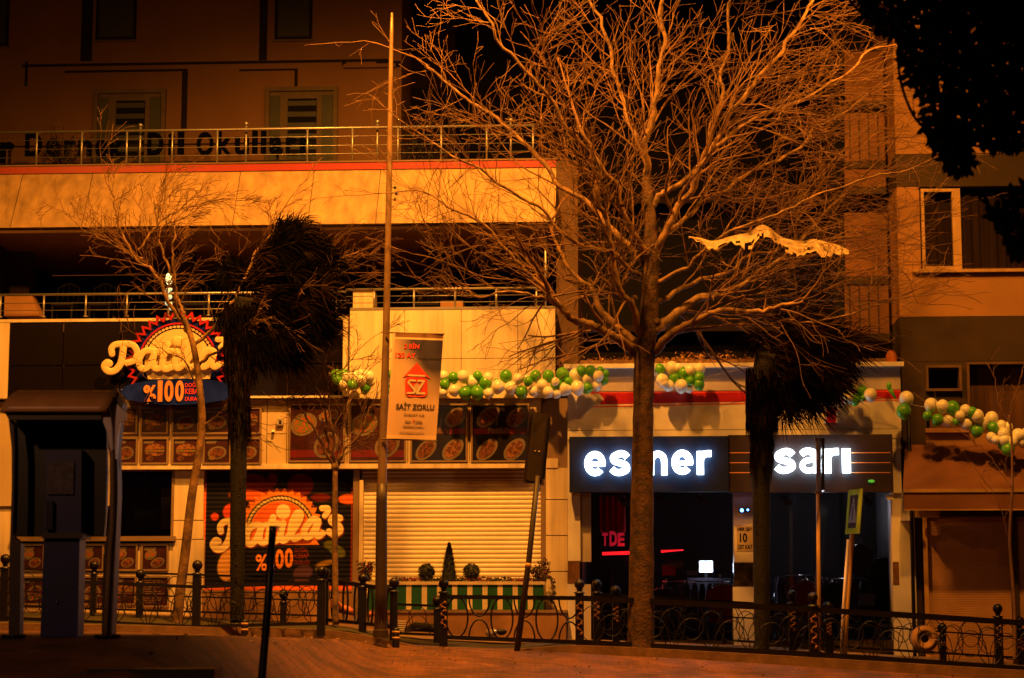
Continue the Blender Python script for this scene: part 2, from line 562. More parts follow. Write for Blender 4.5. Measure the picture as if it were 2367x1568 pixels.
# ------------------------------------------------------------------ ground
KB = [(-300, 1452), (0, 1457), (259, 1461), (453, 1466), (602, 1473), (768, 1477), (905, 1491), (1027, 1496), (1189, 1503), (1329, 1510), (1448, 1517),
      (1562, 1522), (1775, 1535), (1895, 1544), (2128, 1558), (2257, 1568), (2700, 1600)]       # foot of the kerb in the photo
KT = [(-300, 1436), (0, 1440), (453, 1449), (665, 1453), (802, 1460), (905, 1482), (960, 1495), (1180, 1502), (1215, 1500), (1308, 1491), (1448, 1496),
      (1775, 1514), (2367, 1550), (2700, 1570)]                                                 # kerb top
SF = [(-300, 1405), (250, 1415), (450, 1424), (750, 1440), (1100, 1465), (1340, 1478), (1740, 1492), (2100, 1516), (2367, 1530), (2700, 1550)]  # foot of the shop fronts
def yk(u):
    return 35.6 - 0.9 * smooth((700 - u) / 600)
def pave_pt(u, t):
    """t 0 at the kerb, growing toward the camera"""
    Y0 = yk(u)
    w = smooth((u - 300) / 600)
    ysl, ysr = 20.0, Y0 - 0.15
    Ys = ysl * (1 - w) + ysr * w                # where the bank starts to fall
    z0 = P(u, lerp(u, KB), Y0).z
    zb = P(u, 1471, 20.0).z if u < 300 else P(300, 1471, 20).z
    zs = zb * (1 - w) + z0 * w
    if t <= 0.3:
        k = t / 0.3
        Y = Y0 + (Ys - Y0) * k
        z = z0 + (zs - z0) * k
    elif t <= 0.6:
        k = (t - 0.3) / 0.3
        Y = Ys - 4.0 * k
        z = zs - 0.13 * 4.0 * k * (1.0 if u > 600 else 1.0)
    else:
        k = (t - 0.6) / 0.4
        Ya = Ys - 4.0
        Y = Ya + (8.0 - Ya) * k
        z = (zs - 0.52) * (1 - smooth(k)) + (-0.05) * smooth(k)
    x = (u - VW / 2) / FPX * Y / (cp + 0.0195)
    return Vector((x * 1.0, Y, z))
us = list(range(-300, 2701, 60))
mb = MB().m('brick_paving', True)
ts = [0, 0.08, 0.15, 0.22, 0.27, 0.3, 0.33, 0.38, 0.44, 0.5, 0.56, 0.6, 0.66, 0.75, 0.87, 1.0]
vs = [pave_pt(u, t) for u in us for t in ts]
nt_ = len(ts)
fs = [(i * nt_ + j, (i + 1) * nt_ + j, (i + 1) * nt_ + j + 1, i * nt_ + j + 1) for i in range(len(us) - 1) for j in range(nt_ - 1)]
mb.add(vs, fs, True)
mb.go('pavement', kind='structure', label='red brick pavement sloping down in front of the railings')

def kerbtop(u):
    return P(u, min(lerp(u, KT), lerp(u, KB) - 0.2), yk(u) + 0.04)
def facade_foot(u):
    d = P(u, lerp(u, SF), 39.9)
    a, b = fu(u, lerp(u, SF), 0.02)
    return F(a, b, 0.05)
mb = MB().m('kerb')
vs, fs = [], []
for u in us:
    f = P(u, lerp(u, KB), yk(u)); t = kerbtop(u)
    vs += [Vector((f.x, f.y - 0.002, f.z - 0.3)), Vector((t.x, f.y - 0.002, t.z)), Vector((t.x, f.y + 0.16, t.z + 0.004)), Vector((t.x, f.y + 0.17, t.z - 0.3))]
for i in range(len(us) - 1):
    for j in range(3):
        fs.append((i * 4 + j, (i + 1) * 4 + j, (i + 1) * 4 + j + 1, i * 4 + j + 1))
mb.add(vs, fs, True)
mb.go('kerb', kind='structure')

# verge between the two railings and the shops' own pavement behind it
mbv = MB().m('grass', True)
mbs = MB().m('shop_paving', True)
vv, vf, sv, sf = [], [], [], []
uf = list(range(-300, 2701, 30))
def verge_mid(u, k):
    a = kerbtop(u) + Vector((0, 0.17, 0)); b = facade_foot(u)
    p = a.lerp(b, k)
    return p
for i, u in enumerate(uf):
    g_ = 0.42 + 0.45 * smooth((850 - u) / 150)
    for k in (0, 0.15, 0.3, 0.42):
        p = verge_mid(u, k * g_ / 0.42)
        hump = 0.05 * math.sin(math.pi * k / 0.42) if not (915 < u < 1215) else -0.02
        p.z += hump + 0.015 * mnoise.noise(Vector((p.x * 2, p.y * 3, 0)))
        vv.append(p)
    for k in (g_, g_ + 0.03, g_ + (1 - g_) * 0.5, 1.0, 1.4):
        p = verge_mid(u, k)
        p.z -= 0.0
        sv.append(p)
for i in range(len(uf) - 1):
    for j in range(3):
        vf.append((i * 4 + j, (i + 1) * 4 + j, (i + 1) * 4 + j + 1, i * 4 + j + 1))
    for j in range(4):
        sf.append((i * 5 + j, (i + 1) * 5 + j, (i + 1) * 5 + j + 1, i * 5 + j + 1))
mbv.m('shop_paving', True)
mbv.m('grass', True)
mbv.add(vv, vf, True)
for q, f in enumerate(mbv.f):
    i = q // 3
    if 905 < uf[i] < 1215:
        mbv.mi[q] = 0
mbv.go('verge', kind='structure', label='dark grassy verge between the two railings')
mbs.add(sv, sf, True)
mbs.go('shop_pavement', kind='structure')
mb = MB().m('asphalt')
mb.add([(-200, -60, -1.2), (200, -60, -1.2), (200, 300, -1.2), (-200, 300, -1.2)], [(0, 1, 2, 3)], True)
mb.go('ground', kind='structure')
mb = MB().m('asphalt')
mb.add([(-60, -10, -0.06), (60, -10, -0.06), (60, 8.2, -0.06), (-60, 8.2, -0.06)], [(0, 1, 2, 3)], True)
mb.go('road', kind='structure')

# ================================================================== RESTAURANT (left building)
def FB():
    return MB(F)
Z0 = -0.6
gx0 = fu(-80, 1000)[0]
rest = root('restaurant_building', F(fu(650, 1400)[0], fu(650, 1430)[1], 0), 'two storey cream clad restaurant with roof terrace and sloped parapet', 'building')

def rbox(mb, u0, v0, u1, v1, off, c0, c1):
    a0, a1, b0, b1 = rect(u0, v0, u1, v1, off)
    return mb.box(a0, a1, b0, b1, c0, c1)

# sloped parapet with joints
w = FB().m('ochre_panel')
def para(u, v, top):
    off = -0.15 if top else 0.6
    a, b = fu(u, v, off)
    return a, b, off
uL, uR = -60, 1284
aL, aR = para(uL, 530, False)[0], para(uR, 508, False)[0]
bB, bT = fu(600, 520, 0.6)[1], fu(600, 396, -0.15)[1]
n = 9
joints = [fu(u, 520, 0.6)[0] for u in (23, 188, 362, 537, 711, 868, 1010, 1150)]
edges = [aL] + joints + [aR]
vsl = []
for i in range(len(edges) - 1):
    e0, e1 = edges[i] + 0.008, edges[i + 1] - 0.008
    w.add([(e0, bB, 0.6), (e1, bB, 0.6), (e1, bT, -0.15), (e0, bT, -0.15), (e0, bB, 0.52), (e1, bB, 0.52), (e1, bT, -0.23), (e0, bT, -0.23)],
          [(0, 1, 2, 3), (4, 7, 6, 5), (0, 4, 5, 1), (1, 5, 6, 2), (3, 2, 6, 7), (0, 3, 7, 4)])
w.go('parapet', rest)
w = FB().m('seam')
w.add([(aL, bB, 0.57), (aR - 0.01, bB, 0.57), (aR - 0.01, bT, -0.18), (aL, bT, -0.18), (aL, bB, 0.5), (aR - 0.01, bB, 0.5), (aR - 0.01, bT, -0.3), (aL, bT, -0.3)],
      [(0, 1, 2, 3), (4, 7, 6, 5), (0, 4, 5, 1), (1, 5, 6, 2), (3, 2, 6, 7), (0, 3, 7, 4)])
w.go('parapet_backing', rest)
bR = fu(600, 379, -0.15)[1]
w = FB().m('red_band').box(aL, aR, bT + 0.003, bR, -0.6, -0.12)
w.go('red_coping', rest)
w = FB().m('bronze_line').box(aL, aR, bR, bR + 0.03, -0.6, -0.10)
w.go('coping_trim', rest)
# slab edge under the parapet, soffit, beam
w = FB().m('slab_brown').box(aL, aR + 0.02, fu(600, 533, 0.5)[1], bB - 0.003, -4.6, 0.5)
w.go('terrace_ceiling', rest)
w = FB().m('slab_brown')
bb0, bb1 = fu(600, 570, -1.2)[1], fu(600, 548, -1.2)[1]
w.box(fu(-60, 560, -1.2)[0], fu(1130, 560, -1.2)[0], bb0, bb1, -1.5, -1.2)
w.m('window_frame_rear').box(fu(640, 560, -1.2)[0], fu(1130, 560, -1.2)[0], bb0 - 0.002, bb1 - 0.08, -1.2, -1.17)
w.go('terrace_beam', rest)
# dark open storey behind
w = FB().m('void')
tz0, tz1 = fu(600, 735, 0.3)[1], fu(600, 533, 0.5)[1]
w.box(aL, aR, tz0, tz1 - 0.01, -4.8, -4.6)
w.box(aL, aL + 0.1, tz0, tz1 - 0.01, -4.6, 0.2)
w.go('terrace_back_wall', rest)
for uu in (45, 420, 1010):
    a = fu(uu, 620, -1.5)[0]
    FB().m('render_rear_dark').box(a - 0.22, a + 0.22, tz0, bb1, -1.9, -1.5).go('terrace_column', rest)
# terrace floor and its edge
w = FB().m('slab_brown').box(aL, aR - 0.02, tz0 - 0.25, tz0, -4.6, 0.33)
w.go('terrace_floor', rest)
# black composite fascia, left; cream composite fascia, right
fa0, fa1, fb0, fb1 = rect(20, 738, 802, 917, 0.35)
a_left = fu(-60, 850, 0.35)[0]
mid = fu(800, 820, 0.35)[0]
aR2 = fu(1284, 820, 0.35)[0]
fz0, fz1 = fu(700, 917, 0.35)[1], fu(700, 733, 0.35)[1]
w = FB().m('black_panel')
us_ = [20, 145, 278, 400, 530, 665, 800]
sa = [fu(x, 830, 0.35)[0] for x in us_]
zm = fu(200, 845, 0.35)[1]
for i in range(len(sa) - 1):
    w.box(sa[i] + 0.012, sa[i + 1] - 0.012, fz0 + 0.02, zm - 0.012, 0.28, 0.35)
    w.box(sa[i] + 0.012, sa[i + 1] - 0.012, zm + 0.012, fz1 - 0.06, 0.28, 0.35)
w.go('black_fascia', rest)
w = FB().m('bronze_line').box(sa[0], sa[-1] - 0.001, fz0 + 0.015, fz1 - 0.07, 0.1, 0.29)
w.go('fascia_grid', rest)
w = FB().m('cream_panel').box(a_left, sa[-1] - 0.005, fz1 - 0.06, fz1, 0.05, 0.37)
w.box(a_left, sa[0], fz0, fz1 - 0.062, 0.05, 0.36)
w.box(sa[-1] - 0.06, sa[-1] + 0.03, fz0 - 0.001, fz1 - 0.001, 0.05, 0.39)
w.m('shop_white').box(fu(560, 915, .35)[0], sa[-1] - 0.065, fz0 - 0.03, fz0 + 0.012, 0.05, 0.42)  # white strip: the lit stretch of the ledge put into colour
w.go('fascia_frame', rest)
w = FB().m('cream_panel')
tz = fu(1000, 716, 0.35)[1]
su = [804, 935, 1066, 1197, 1284]
sb = [fu(x, 820, 0.35)[0] for x in su]
zs_ = fu(1050, 829, 0.35)[1]
zb_ = fu(1050, 921, 0.35)[1]
for i in range(4):
    w.box(sb[i] + 0.006 + (0.03 if i == 0 else 0), sb[i + 1] - 0.006, zs_ + 0.006, tz, 0.30, 0.35)
    w.box(sb[i] + 0.006 + (0.03 if i == 0 else 0), sb[i + 1] - 0.006, zb_, zs_ - 0.006, 0.30, 0.35)
w.go('cream_fascia', rest)
w = FB().m('seam').box(sb[0] + 0.03, sb[-1] - 0.012, zb_ + 0.01, tz - 0.01, 0.0, 0.32)
w.go('cream_fascia_backing', rest)
w = FB().m('steel').box(sb[0] + 0.04, sb[-1], tz, tz + 0.05, 0.0, 0.36)
w.go('terrace_edge_trim', rest)

# band of menu light boxes: wall behind
mz0, mz1 = fu(600, 1081, 0.22)[1], fu(600, 924, 0.22)[1]
a0 = fu(-60, 1000, 0.22)[0]; a1 = fu(1250, 1000, 0.22)[0]
w = FB().m('beige_wall').box(fu(268, 1000, 0.22)[0], a1, mz0, mz1, 0.0, 0.22)
w.box(a_left, fu(268, 1000, .22)[0], fu(100, 1170, 0.1)[1], mz1, 0.0, 0.12)
w.m('cream_panel').box(fu(268, 1000, 0.22)[0], a1, mz0 - 0.03, mz0 + 0.07, 0.0, 0.26)
w.go('menu_band', rest)
w = FB().m('seam')
for uu in (331, 397, 464, 538, 611, 687, 803, 875, 944, 1062, 1091, 1250):
    pass
for uu in (617, 663, 803, 943, 1085):
    a = fu(uu, 1000, 0.22)[0]
    FB().m('seam').box(a - 0.006, a + 0.006, mz0 + 0.071, mz1, 0.2, 0.224).go('menu_band_joint', rest)
a = fu(617, 1003, .22); b = fu(663, 1003, .22)
w.box(a[0], b[0], a[1] - 0.005, a[1] + 0.005, 0.2, 0.2245)
w.go('menu_band_joint', rest)

# ground floor wall pieces
gz = fu(600, 1460, 0.0)[1] - 0.35
w = FB().m('cream_panel')
def wallp(u0, v0, u1, v1, c=0.0, d=0.25, name='cream_panel'):
    a0, a1, b0, b1 = rect(u0, v0, u1, v1, c)
    FB().m(name).box(a0, a1, b0, b1, c - d, c).go('wall_panel' if name != 'plinth' else 'plinth', rest)
wallp(-60, 1172, 26, 1285, 0.05)
wallp(-60, 1286.5, 26, 1450, 0.048)
wallp(398, 1088, 470, 1202, 0.05); wallp(398, 1204, 470, 1246, 0.05); wallp(398, 1248, 470, 1470, 0.05)
wallp(26, 1256, 398, 1470, 0.04)
wallp(1262, 1082, 1312, 1154, 0.10); wallp(1262, 1156, 1312, 1237, 0.10); wallp(1262, 1239, 1312, 1320, 0.10); wallp(1262, 1322, 1312, 1500, 0.10)
wallp(1250, 1082, 1262, 1500, 0.03, 0.2, 'frame_brown')
wallp(815, 1085, 829, 1470, 0.09, 0.3, 'frame_brown'); wallp(829.5, 1110, 838, 1470, 0.12, 0.3, 'cream_panel')
wallp(1250, 921, 1312, 1060, 0.08, 0.3, 'frame_brown'); wallp(1290, 1060, 1312, 1082, 0.08, 0.3, 'frame_brown')  # brown panels carry the shade on the upper column
wallp(1250, 1060, 1290, 1082, 0.12, 0.3, 'cream_panel')
w = FB().m('plinth')
wallp(466, 1366, 838, 1500, 0.06, 0.3, 'plinth')
w.m('frame_brown')
wallp(466, 1365, 838, 1369, 0.075, 0.3, 'frame_brown')
# corner pillar at the right end
w = FB().m('corner_render')
a0, a1, b0, b1 = rect(1286, 380, 1336, 912, -0.1)
w.box(a0, a1, b0, fu(1300, 372, -0.1)[1], -4.5, -0.1)
w.go('corner_pillar', rest)
# solid mass behind the front walls
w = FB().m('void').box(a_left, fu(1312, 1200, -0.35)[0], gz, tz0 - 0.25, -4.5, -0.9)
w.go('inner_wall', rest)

# ---- serving window with steel frame
wd = FB().m('frame_brown')
def frame(w, u0, v0, u1, v1, off, t, c0, c1):
    a0, a1, b0, b1 = rect(u0, v0, u1, v1, off)
    w.box(a0, a1, b1 - t, b1, c0, c1); w.box(a0, a1, b0, b0 + t, c0, c1)
    w.box(a0, a0 + t, b0 + t, b1 - t, c0, c1); w.box(a1 - t, a1, b0 + t, b1 - t, c0, c1)
    return a0, a1, b0, b1
a0, a1, b0, b1 = frame(wd, 262, 1084, 402, 1247, 0.06, 0.05, -0.1, 0.07)
wo_ = wd.go('window', rest, label='dark serving window with steel frame')
w = FB().m('shop_dark').box(a0 + .05, a1 - .05, b0 + .05, b1 - .05, -0.7, -0.65)
w.m('booth_glass').box(fu(330, 1200, 0)[0], fu(333, 1200, 0)[0], b0 + .05, b1 - .05, -.05, -.02)
w.m('clothes_pale'); rbox(w, 362, 1126, 388, 1222, 0.0, -0.4, -0.37)
w.m('sign_navy'); rbox(w, 275, 1096, 392, 1118, 0.0, -0.5, -0.45)
w.go('window_interior', rest)
w = FB().m('shop_glass').box(a0 + .05, a1 - .05, b0 + .05, b1 - .05, 0.0, 0.008)
w.go('glass', wo_)
w = FB().m('frame_brown'); rbox(w, 26, 1240, 404, 1251, 0.16, 0.0, 0.16)
w.go('window_sill', rest)

# ---- plain roller shutter
def shutter_profile(b, b0, period):
    t = ((b - b0) / period) % 1.0
    return 0.013 * math.sin(math.pi * min(1, t / 0.86)) ** 0.7 if t < 0.86 else 0.0
def shutter(u0, v0, u1, v1, off, period, matname, depth=1.0):
    a0, a1, b0, b1 = rect(u0, v0, u1, v1, off)
    w = FB().m(matname, False)
    nb = int((b1 - b0) / period * 10)
    vs = []
    for i in range(nb + 1):
        b = b0 + (b1 - b0) * i / nb
        c = off + shutter_profile(b, b0, period) * depth
        vs += [(a0, b, c), (a1, b, c)]
    w.add(vs, [(2 * i, 2 * i + 1, 2 * i + 3, 2 * i + 2) for i in range(nb)])
    return w
w = shutter(836, 1112, 1252, 1450, -0.06, 0.088, 'shutter_cream')
w.go('roller_shutter', rest, label='plain cream corrugated roller shutter')
w = FB().m('frame_brown'); rbox(w, 836, 1080, 1252, 1113, -0.02, -0.3, -0.02)  # brown of the housing also carries the shade under the menu band
w.m('shutter_cream')
for k in range(3):
    rbox(w, 838, 1091 + 9 * k, 1250, 1092.5 + 9 * k, -0.02, -0.05, -0.014)
w.go('shutter_box', rest)

# ---- shutter painted with the mural (vertex painted grid that keeps the slats)
STROKES = [  # measured on the shutter, 4.847 px to a photo px
    (37, [(352, 655), (440, 662), (483, 743), (452, 828), (375, 866)]),
    (40, [(335, 690), (325, 790), (300, 890), (240, 965), (170, 975), (132, 925), (160, 882), (186, 890)]),
    (36, [(214, 778), (208, 720), (250, 672), (352, 652), (400, 650)]),
    (38, [(672, 728), (630, 705), (560, 722), (508, 800), (510, 890), (556, 918), (610, 870), (660, 760)]),
    (36, [(668, 712), (650, 860), (685, 905), (735, 885)]),
    (38, [(800, 622), (772, 720), (752, 860), (790, 900), (850, 870)]),
    (34, [(720, 705), (850, 690)]),
    (38, [(912, 690), (885, 830), (915, 880), (965, 850)]),
    (38, [(962, 850), (1010, 790), (1080, 680), (1108, 590), (1068, 574), (1015, 680), (1000, 800), (1035, 858), (1095, 840)]),
    (38, [(1300, 660), (1245, 645), (1175, 720), (1148, 795), (1185, 845), (1245, 800), (1290, 700)]),
    (36, [(1305, 680), (1278, 790), (1310, 832), (1355, 800)]),
    (32, [(1345, 520), (1405, 520), (1410, 560), (1378, 605)]),
    (38, [(1545, 632), (1480, 618), (1452, 668), (1535, 720), (1545, 780), (1480, 812), (1428, 785)]),
]
IDOT = (912, 557, 80)
PAL = {'bg': (0.006, 0.006, 0.016), 'maroon': (0.13, 0.010, 0.008), 'or1': (0.85, 0.16, 0.03), 'or2': (0.95, 0.30, 0.05), 'blk': (0.015, 0.01, 0.012),
       'cream': (0.95, 0.78, 0.45), 'oranget': (0.95, 0.30, 0.04), 'green': (0.12, 0.13, 0.02), 'purple': (0.09, 0.04, 0.10), 'red': (0.70, 0.08, 0.03),
       'garlic': (0.75, 0.40, 0.12), 'dred': (0.24, 0.03, 0.012), 'yellow': (0.35, 0.20, 0.02)}
def seg_dist(X, Y, pts):
    D = np.full(X.shape, 1e9)
    for (x0, y0), (x1, y1) in zip(pts, pts[1:]):
        dx, dy = x1 - x0, y1 - y0
        L = dx * dx + dy * dy + 1e-9
        t = np.clip(((X - x0) * dx + (Y - y0) * dy) / L, 0, 1)
        D = np.minimum(D, np.hypot(X - x0 - t * dx, Y - y0 - t * dy))
    return D
def tri_mask(X, Y, body, x0, x1, y0, y1, bold=0.02):
    vs, fs = text_shape(body, bold)
    M = np.zeros(X.shape, bool)
    for f in fs:
        if not all(vs[i][2] > 0.9 for i in f):
            continue
        p = [(x0 + (x1 - x0) * vs[i][0], y1 + (y0 - y1) * vs[i][1]) for i in f]
        for k in range(1, len(p) - 1):
            (ax, ay), (bx, by), (cx, cy) = p[0], p[k], p[k + 1]
            sel = (X >= min(ax, bx, cx)) & (X <= max(ax, bx, cx)) & (Y >= min(ay, by, cy)) & (Y <= max(ay, by, cy))
            if not sel.any():
                continue
            xx, yy = X[sel], Y[sel]
            d1 = (xx - bx) * (ay - by) - (ax - bx) * (yy - by)
            d2 = (xx - cx) * (by - cy) - (bx - cx) * (yy - cy)
            d3 = (xx - ax) * (cy - ay) - (cx - ax) * (yy - ay)
            ins = ~(((d1 < 0) | (d2 < 0) | (d3 < 0)) & ((d1 > 0) | (d2 > 0) | (d3 > 0)))
            M[sel] |= ins
    return M
def art_sheet(a0, a1, b0, b1, prof, na, nb, paint, frame_fn=None):
    """grid whose vertex colours carry the printed artwork"""
    A = np.linspace(0, 1, na + 1); B = np.linspace(0, 1, nb + 1)
    GX, GY = np.meshgrid(A, B)
    col = paint(GX, GY)
    w = FB().m('painted_art')
    vs = [(a0 + (a1 - a0) * x, b1 + (b0 - b1) * y, prof(b1 + (b0 - b1) * y)) for y in B for x in A]
    w.add(vs, [(j * (na + 1) + i, j * (na + 1) + i + 1, (j + 1) * (na + 1) + i + 1, (j + 1) * (na + 1) + i) for j in range(nb) for i in range(na)])
    return w, col.reshape(-1, 3)
def put_art(o, col):
    me = o.data
    ca = me.color_attributes.new('art', 'FLOAT_COLOR', 'POINT')
    buf = np.ones((len(me.vertices), 4), dtype=np.float32)
    buf[:len(col), :3] = col
    ca.data.foreach_set('color', buf.ravel())
def over(C, M, c):
    M = np.clip(M, 0, 1)[..., None]
    C[:] = C * (1 - M) + np.array(c) * M
def paint_mural(GX, GY):
    # into the measured coordinates of the shutter crop
    X = (470 + GX * (815 - 470) - 466.5) * 4.847
    Y = (1087 + GY * (1366 - 1087) - 1068.5) * 4.847
    C = np.zeros(GX.shape + (3,)) + np.array(PAL['bg'])
    el = lambda x, y, rx, ry, r=0.0: 1 / (1 + np.exp(((np.hypot(((X - x) * np.cos(r) + (Y - y) * np.sin(r)) / rx, (-(X - x) * np.sin(r) + (Y - y) * np.cos(r)) / ry) - 1) * min(rx, ry)) / 2.5))
    over(C, (Y < 105) * 1.0, PAL['maroon'])
    for e in ((560, 220, 150, 90), (785, 200, 55, 80), (1100, 260, 145, 130), (1330, 400, 110, 45), (640, 330, 160, 120)):
        over(C, el(*e), PAL['maroon'])
    over(C, (X < 42) * (Y > 240) * 1.0, PAL['or1']); over(C, (X < 42) * (Y <= 240) * 1.0, PAL['dred'])
    over(C, (X > 1672) * (Y > 280) * 1.0, PAL['dred'])
    over(C, el(1640, 420, 110, 55), PAL['or1'])
    over(C, el(330, 560, 95, 95), PAL['red']); over(C, el(143, 612, 44, 42), PAL['red']); over(C, el(500, 370, 190, 60), PAL['or1'])
    over(C, el(330, 1150, 140, 190, 0.3) * (Y < 1340), PAL['garlic'])
    over(C, el(1440, 930, 70, 50), PAL['green']); over(C, el(1520, 1000, 100, 60, 0.5), PAL['green']); over(C, el(1390, 1135, 100, 28, -0.25), PAL['yellow'])
    over(C, el(1300, 1200, 22, 22), PAL['green']); over(C, el(1140, 1240, 110, 80, -0.3), PAL['purple']); over(C, el(1130, 1330, 80, 50), PAL['purple'])
    th = np.arctan2(Y - 770, X - 880); rr = np.hypot(X - 880, Y - 770)
    teeth = 455 + 28 * (2 * np.abs(((th * 34 / (2 * math.pi)) % 1) - 0.5) - 0.5) * 2
    over(C, np.clip((teeth - rr) / 4, 0, 1) * (Y < 930), PAL['or2'])
    over(C, np.clip((470 - rr) / 4, 0, 1) * np.clip((rr - 400) / 30, 0, 1) * 0.35 * (Y < 500), PAL['or1'])
    over(C, el(880, 790, 330, 345) * (Y < 900), PAL['or1'])
    over(C, np.clip((rr - 335) / 3, 0, 1) * np.clip((397 - rr) / 3, 0, 1) * (Y < 700), PAL['blk'])
    for k in range(24):
        t = math.pi + 0.26 + k * (math.pi - 0.52) / 23
        over(C, el(880 + 366 * math.cos(t), 770 + 366 * math.sin(t), 11, 20, t + 0.5), PAL['cream'])
    over(C, np.clip((38 - seg_dist(X, Y, [(480, 930), (640, 905), (1200, 880)])) / 3, 0, 1), PAL['dred'])
    sh = np.full(X.shape, 1e9); D = np.full(X.shape, 1e9)
    for r, pts in STROKES:
        q = [(p[0], p[1]) for p in spline([(a, b, 0) for a, b in pts], 5)]
        D = np.minimum(D, seg_dist(X, Y, q) - r)
        sh = np.minimum(sh, seg_dist(X - 8, Y - 12, q) - r - 6)
    D = np.minimum(D, np.hypot(X - IDOT[0], (Y - IDOT[1]) * 0.93) - IDOT[2])
    over(C, np.clip(-sh / 6, 0, 1) * 0.75, PAL['dred'])
    over(C, np.clip(-D / 4 + 0.5, 0, 1), PAL['cream'])
    over(C, tri_mask(X, Y, '%', 612, 740, 1035, 1220) * 1.0, PAL['oranget'])
    for ch, x0 in (('1', 755), ('0', 832), ('0', 936)):
        over(C, tri_mask(X, Y, ch, x0, x0 + (60 if ch == '1' else 92), 968 if x0 > 900 else 978, 1185 if x0 > 900 else 1196, 0.035) * 1.0, PAL['oranget'])
    for k, (tx) in enumerate(('DOĞAL', 'KEBAP', 'DURAĞI')):
        over(C, tri_mask(X, Y, tx, 1045, 1200 + k * 6, 955 + k * 68, 1012 + k * 68, 0.02) * 1.0, PAL['dred'])
    over(C, (Y > 1385) * 1.0, PAL['or1'])
    return C
a0, a1, b0, b1 = rect(470, 1087, 815, 1366, -0.04)
w, colr = art_sheet(a0, a1, b0, b1, lambda b: -0.04 + shutter_profile(b, b0, 0.088) * 0.5, 300, 250, paint_mural)
so = w.go('roller_shutter', rest, label='roller shutter painted with the orange sunburst and the shop name')
put_art(so, colr)

# ================================================================== REAR APARTMENT HOUSE, upper left
RO = -7.0
rear = root('apartment_building', F(fu(450, 700, RO)[0], fu(450, 700, RO)[1], RO), 'tall dim ochre apartment block behind the roof terrace, with recessed windows', 'building')
w = FB().m('render_rear')
a0, a1, b0, b1 = rect(-120, -60, 928, 420, RO)
bbot = fu(400, 700, RO)[1]
w.box(a0, a1, bbot, b1, RO - 5, RO)
w.go('wall', rear)
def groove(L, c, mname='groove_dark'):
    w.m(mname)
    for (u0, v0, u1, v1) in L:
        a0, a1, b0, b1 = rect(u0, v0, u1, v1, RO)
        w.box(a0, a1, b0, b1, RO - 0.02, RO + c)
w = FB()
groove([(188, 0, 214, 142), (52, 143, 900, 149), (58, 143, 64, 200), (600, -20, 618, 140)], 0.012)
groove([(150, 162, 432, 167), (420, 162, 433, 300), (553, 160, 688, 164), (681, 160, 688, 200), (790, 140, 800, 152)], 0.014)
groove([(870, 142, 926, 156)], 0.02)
w.go('dark_strip', rear)  # thin dark strips lying on the wall face
w = FB().m('render_rear')
groove([(795, 150, 915, 158)], 0.10, 'render_rear')
w.go('string_course', rear)
def rear_window(u0, v0, u1, v1, slats=False, label=None):
    w = FB()
    if slats:
        fr_ = FB().m('window_frame_rear')
        frame(fr_, u0, v0, u1, v1, RO + .03, 0.10, RO, RO + 0.10)
        fo = fr_.go('window', rear)
        a0, a1, b0, b1 = rect(u0, v0, u1, v1, RO + .03)
        g = FB().m('window_frame_rear').box(a0 + .1, a1 - .1, b0 + .1, b1 - .1, RO + .002, RO + 0.03)
        g.go('window_panel', fo)
        s = FB().m('shutter_teal')
        W = (a1 - a0)
        s.box(a0 + 0.12, a0 + 0.12 + W * 0.13, b0 + .1, b1 - 0.2, RO + .03, RO + 0.06)
        s.go('side_light', fo)
        s = FB().m('shutter_teal')
        s.box(a1 - 0.12 - W * 0.15, a1 - 0.12, b0 + .1, b1 - 0.2, RO + .03, RO + 0.06)
        s.go('side_light', fo)
        c = FB().m('void')
        m0, m1 = a0 + W * 0.31, a1 - W * 0.29
        c.box(m0, m1, b0 + .1, b1 - 0.28, RO + .03, RO + 0.05)
        c.go('opening', fo)
        l = FB().m('curtain_glass')
        zz = b1 - 0.34
        while zz > b0 + 0.1:
            l.box(m0 + .005, m1 - .005, zz - 0.12, zz, RO + .045, RO + 0.075)
            zz -= 0.265
        l.go('louvre', fo)
    else:
        fr_ = FB().m('groove_dark')
        a0, a1, b0, b1 = frame(fr_, u0, v0, u1, v1, RO, 0.07, RO, RO + 0.03)
        fo = fr_.go('window', rear)
        g = FB().m('curtain_glass').box(a0 + .07, a1 - .07, b0 + .07, b1 - .07, RO, RO + 0.012)
        g.go('pane', fo)
        g = FB().m('window_frame_rear').box(a0 - .02, a1 + .02, b0 - .05, b0 - 0.002, RO, RO + 0.05)
        g.go('sill', fo)
rear_window(223, -40, 316, 93); rear_window(636, -40, 722, 92); rear_window(-60, -40, 22, 108)
rear_window(216, 207, 382, 420, True); rear_window(613, 202, 780, 420, True)
# school name board letters fixed on the rear wall
sgn = root('school_sign', F(fu(400, 380, RO + 1.6)[0], fu(400, 380, RO + 1.6)[1], RO + 1.6), 'row of dark letters of a language school name above the red coping', 'sign')
for ch, u0, u1, v0, v1 in (('r', 2, 34, 330, 378), ('D', 60, 98, 309, 362), ('e', 108, 140, 322, 364), ('r', 150, 176, 324, 366), ('n', 182, 213, 324, 365), ('e', 222, 250, 324, 366), ('k', 256, 286, 312, 366),
                           ('D', 342, 378, 308, 360), ('i', 390, 404, 310, 362), ('l', 412, 426, 306, 358), ('O', 456, 494, 307, 361), ('k', 504, 535, 305, 358), ('u', 544, 576, 318, 360),
                           ('l', 584, 596, 304, 356), ('l', 604, 616, 304, 356), ('a', 624, 654, 316, 358), ('r', 662, 686, 316, 357), ('ı', 694, 706, 316, 356)):
    a0, a1, b0, b1 = rect(u0, v0, u1, v1, RO + 1.6)
    w = FB().m('school_letter').text(ch, a0, a1, b0, b1, RO + 1.6, RO + 1.68, 0.03)
    w.go('letter', sgn)
w = FB().m('groove_dark')
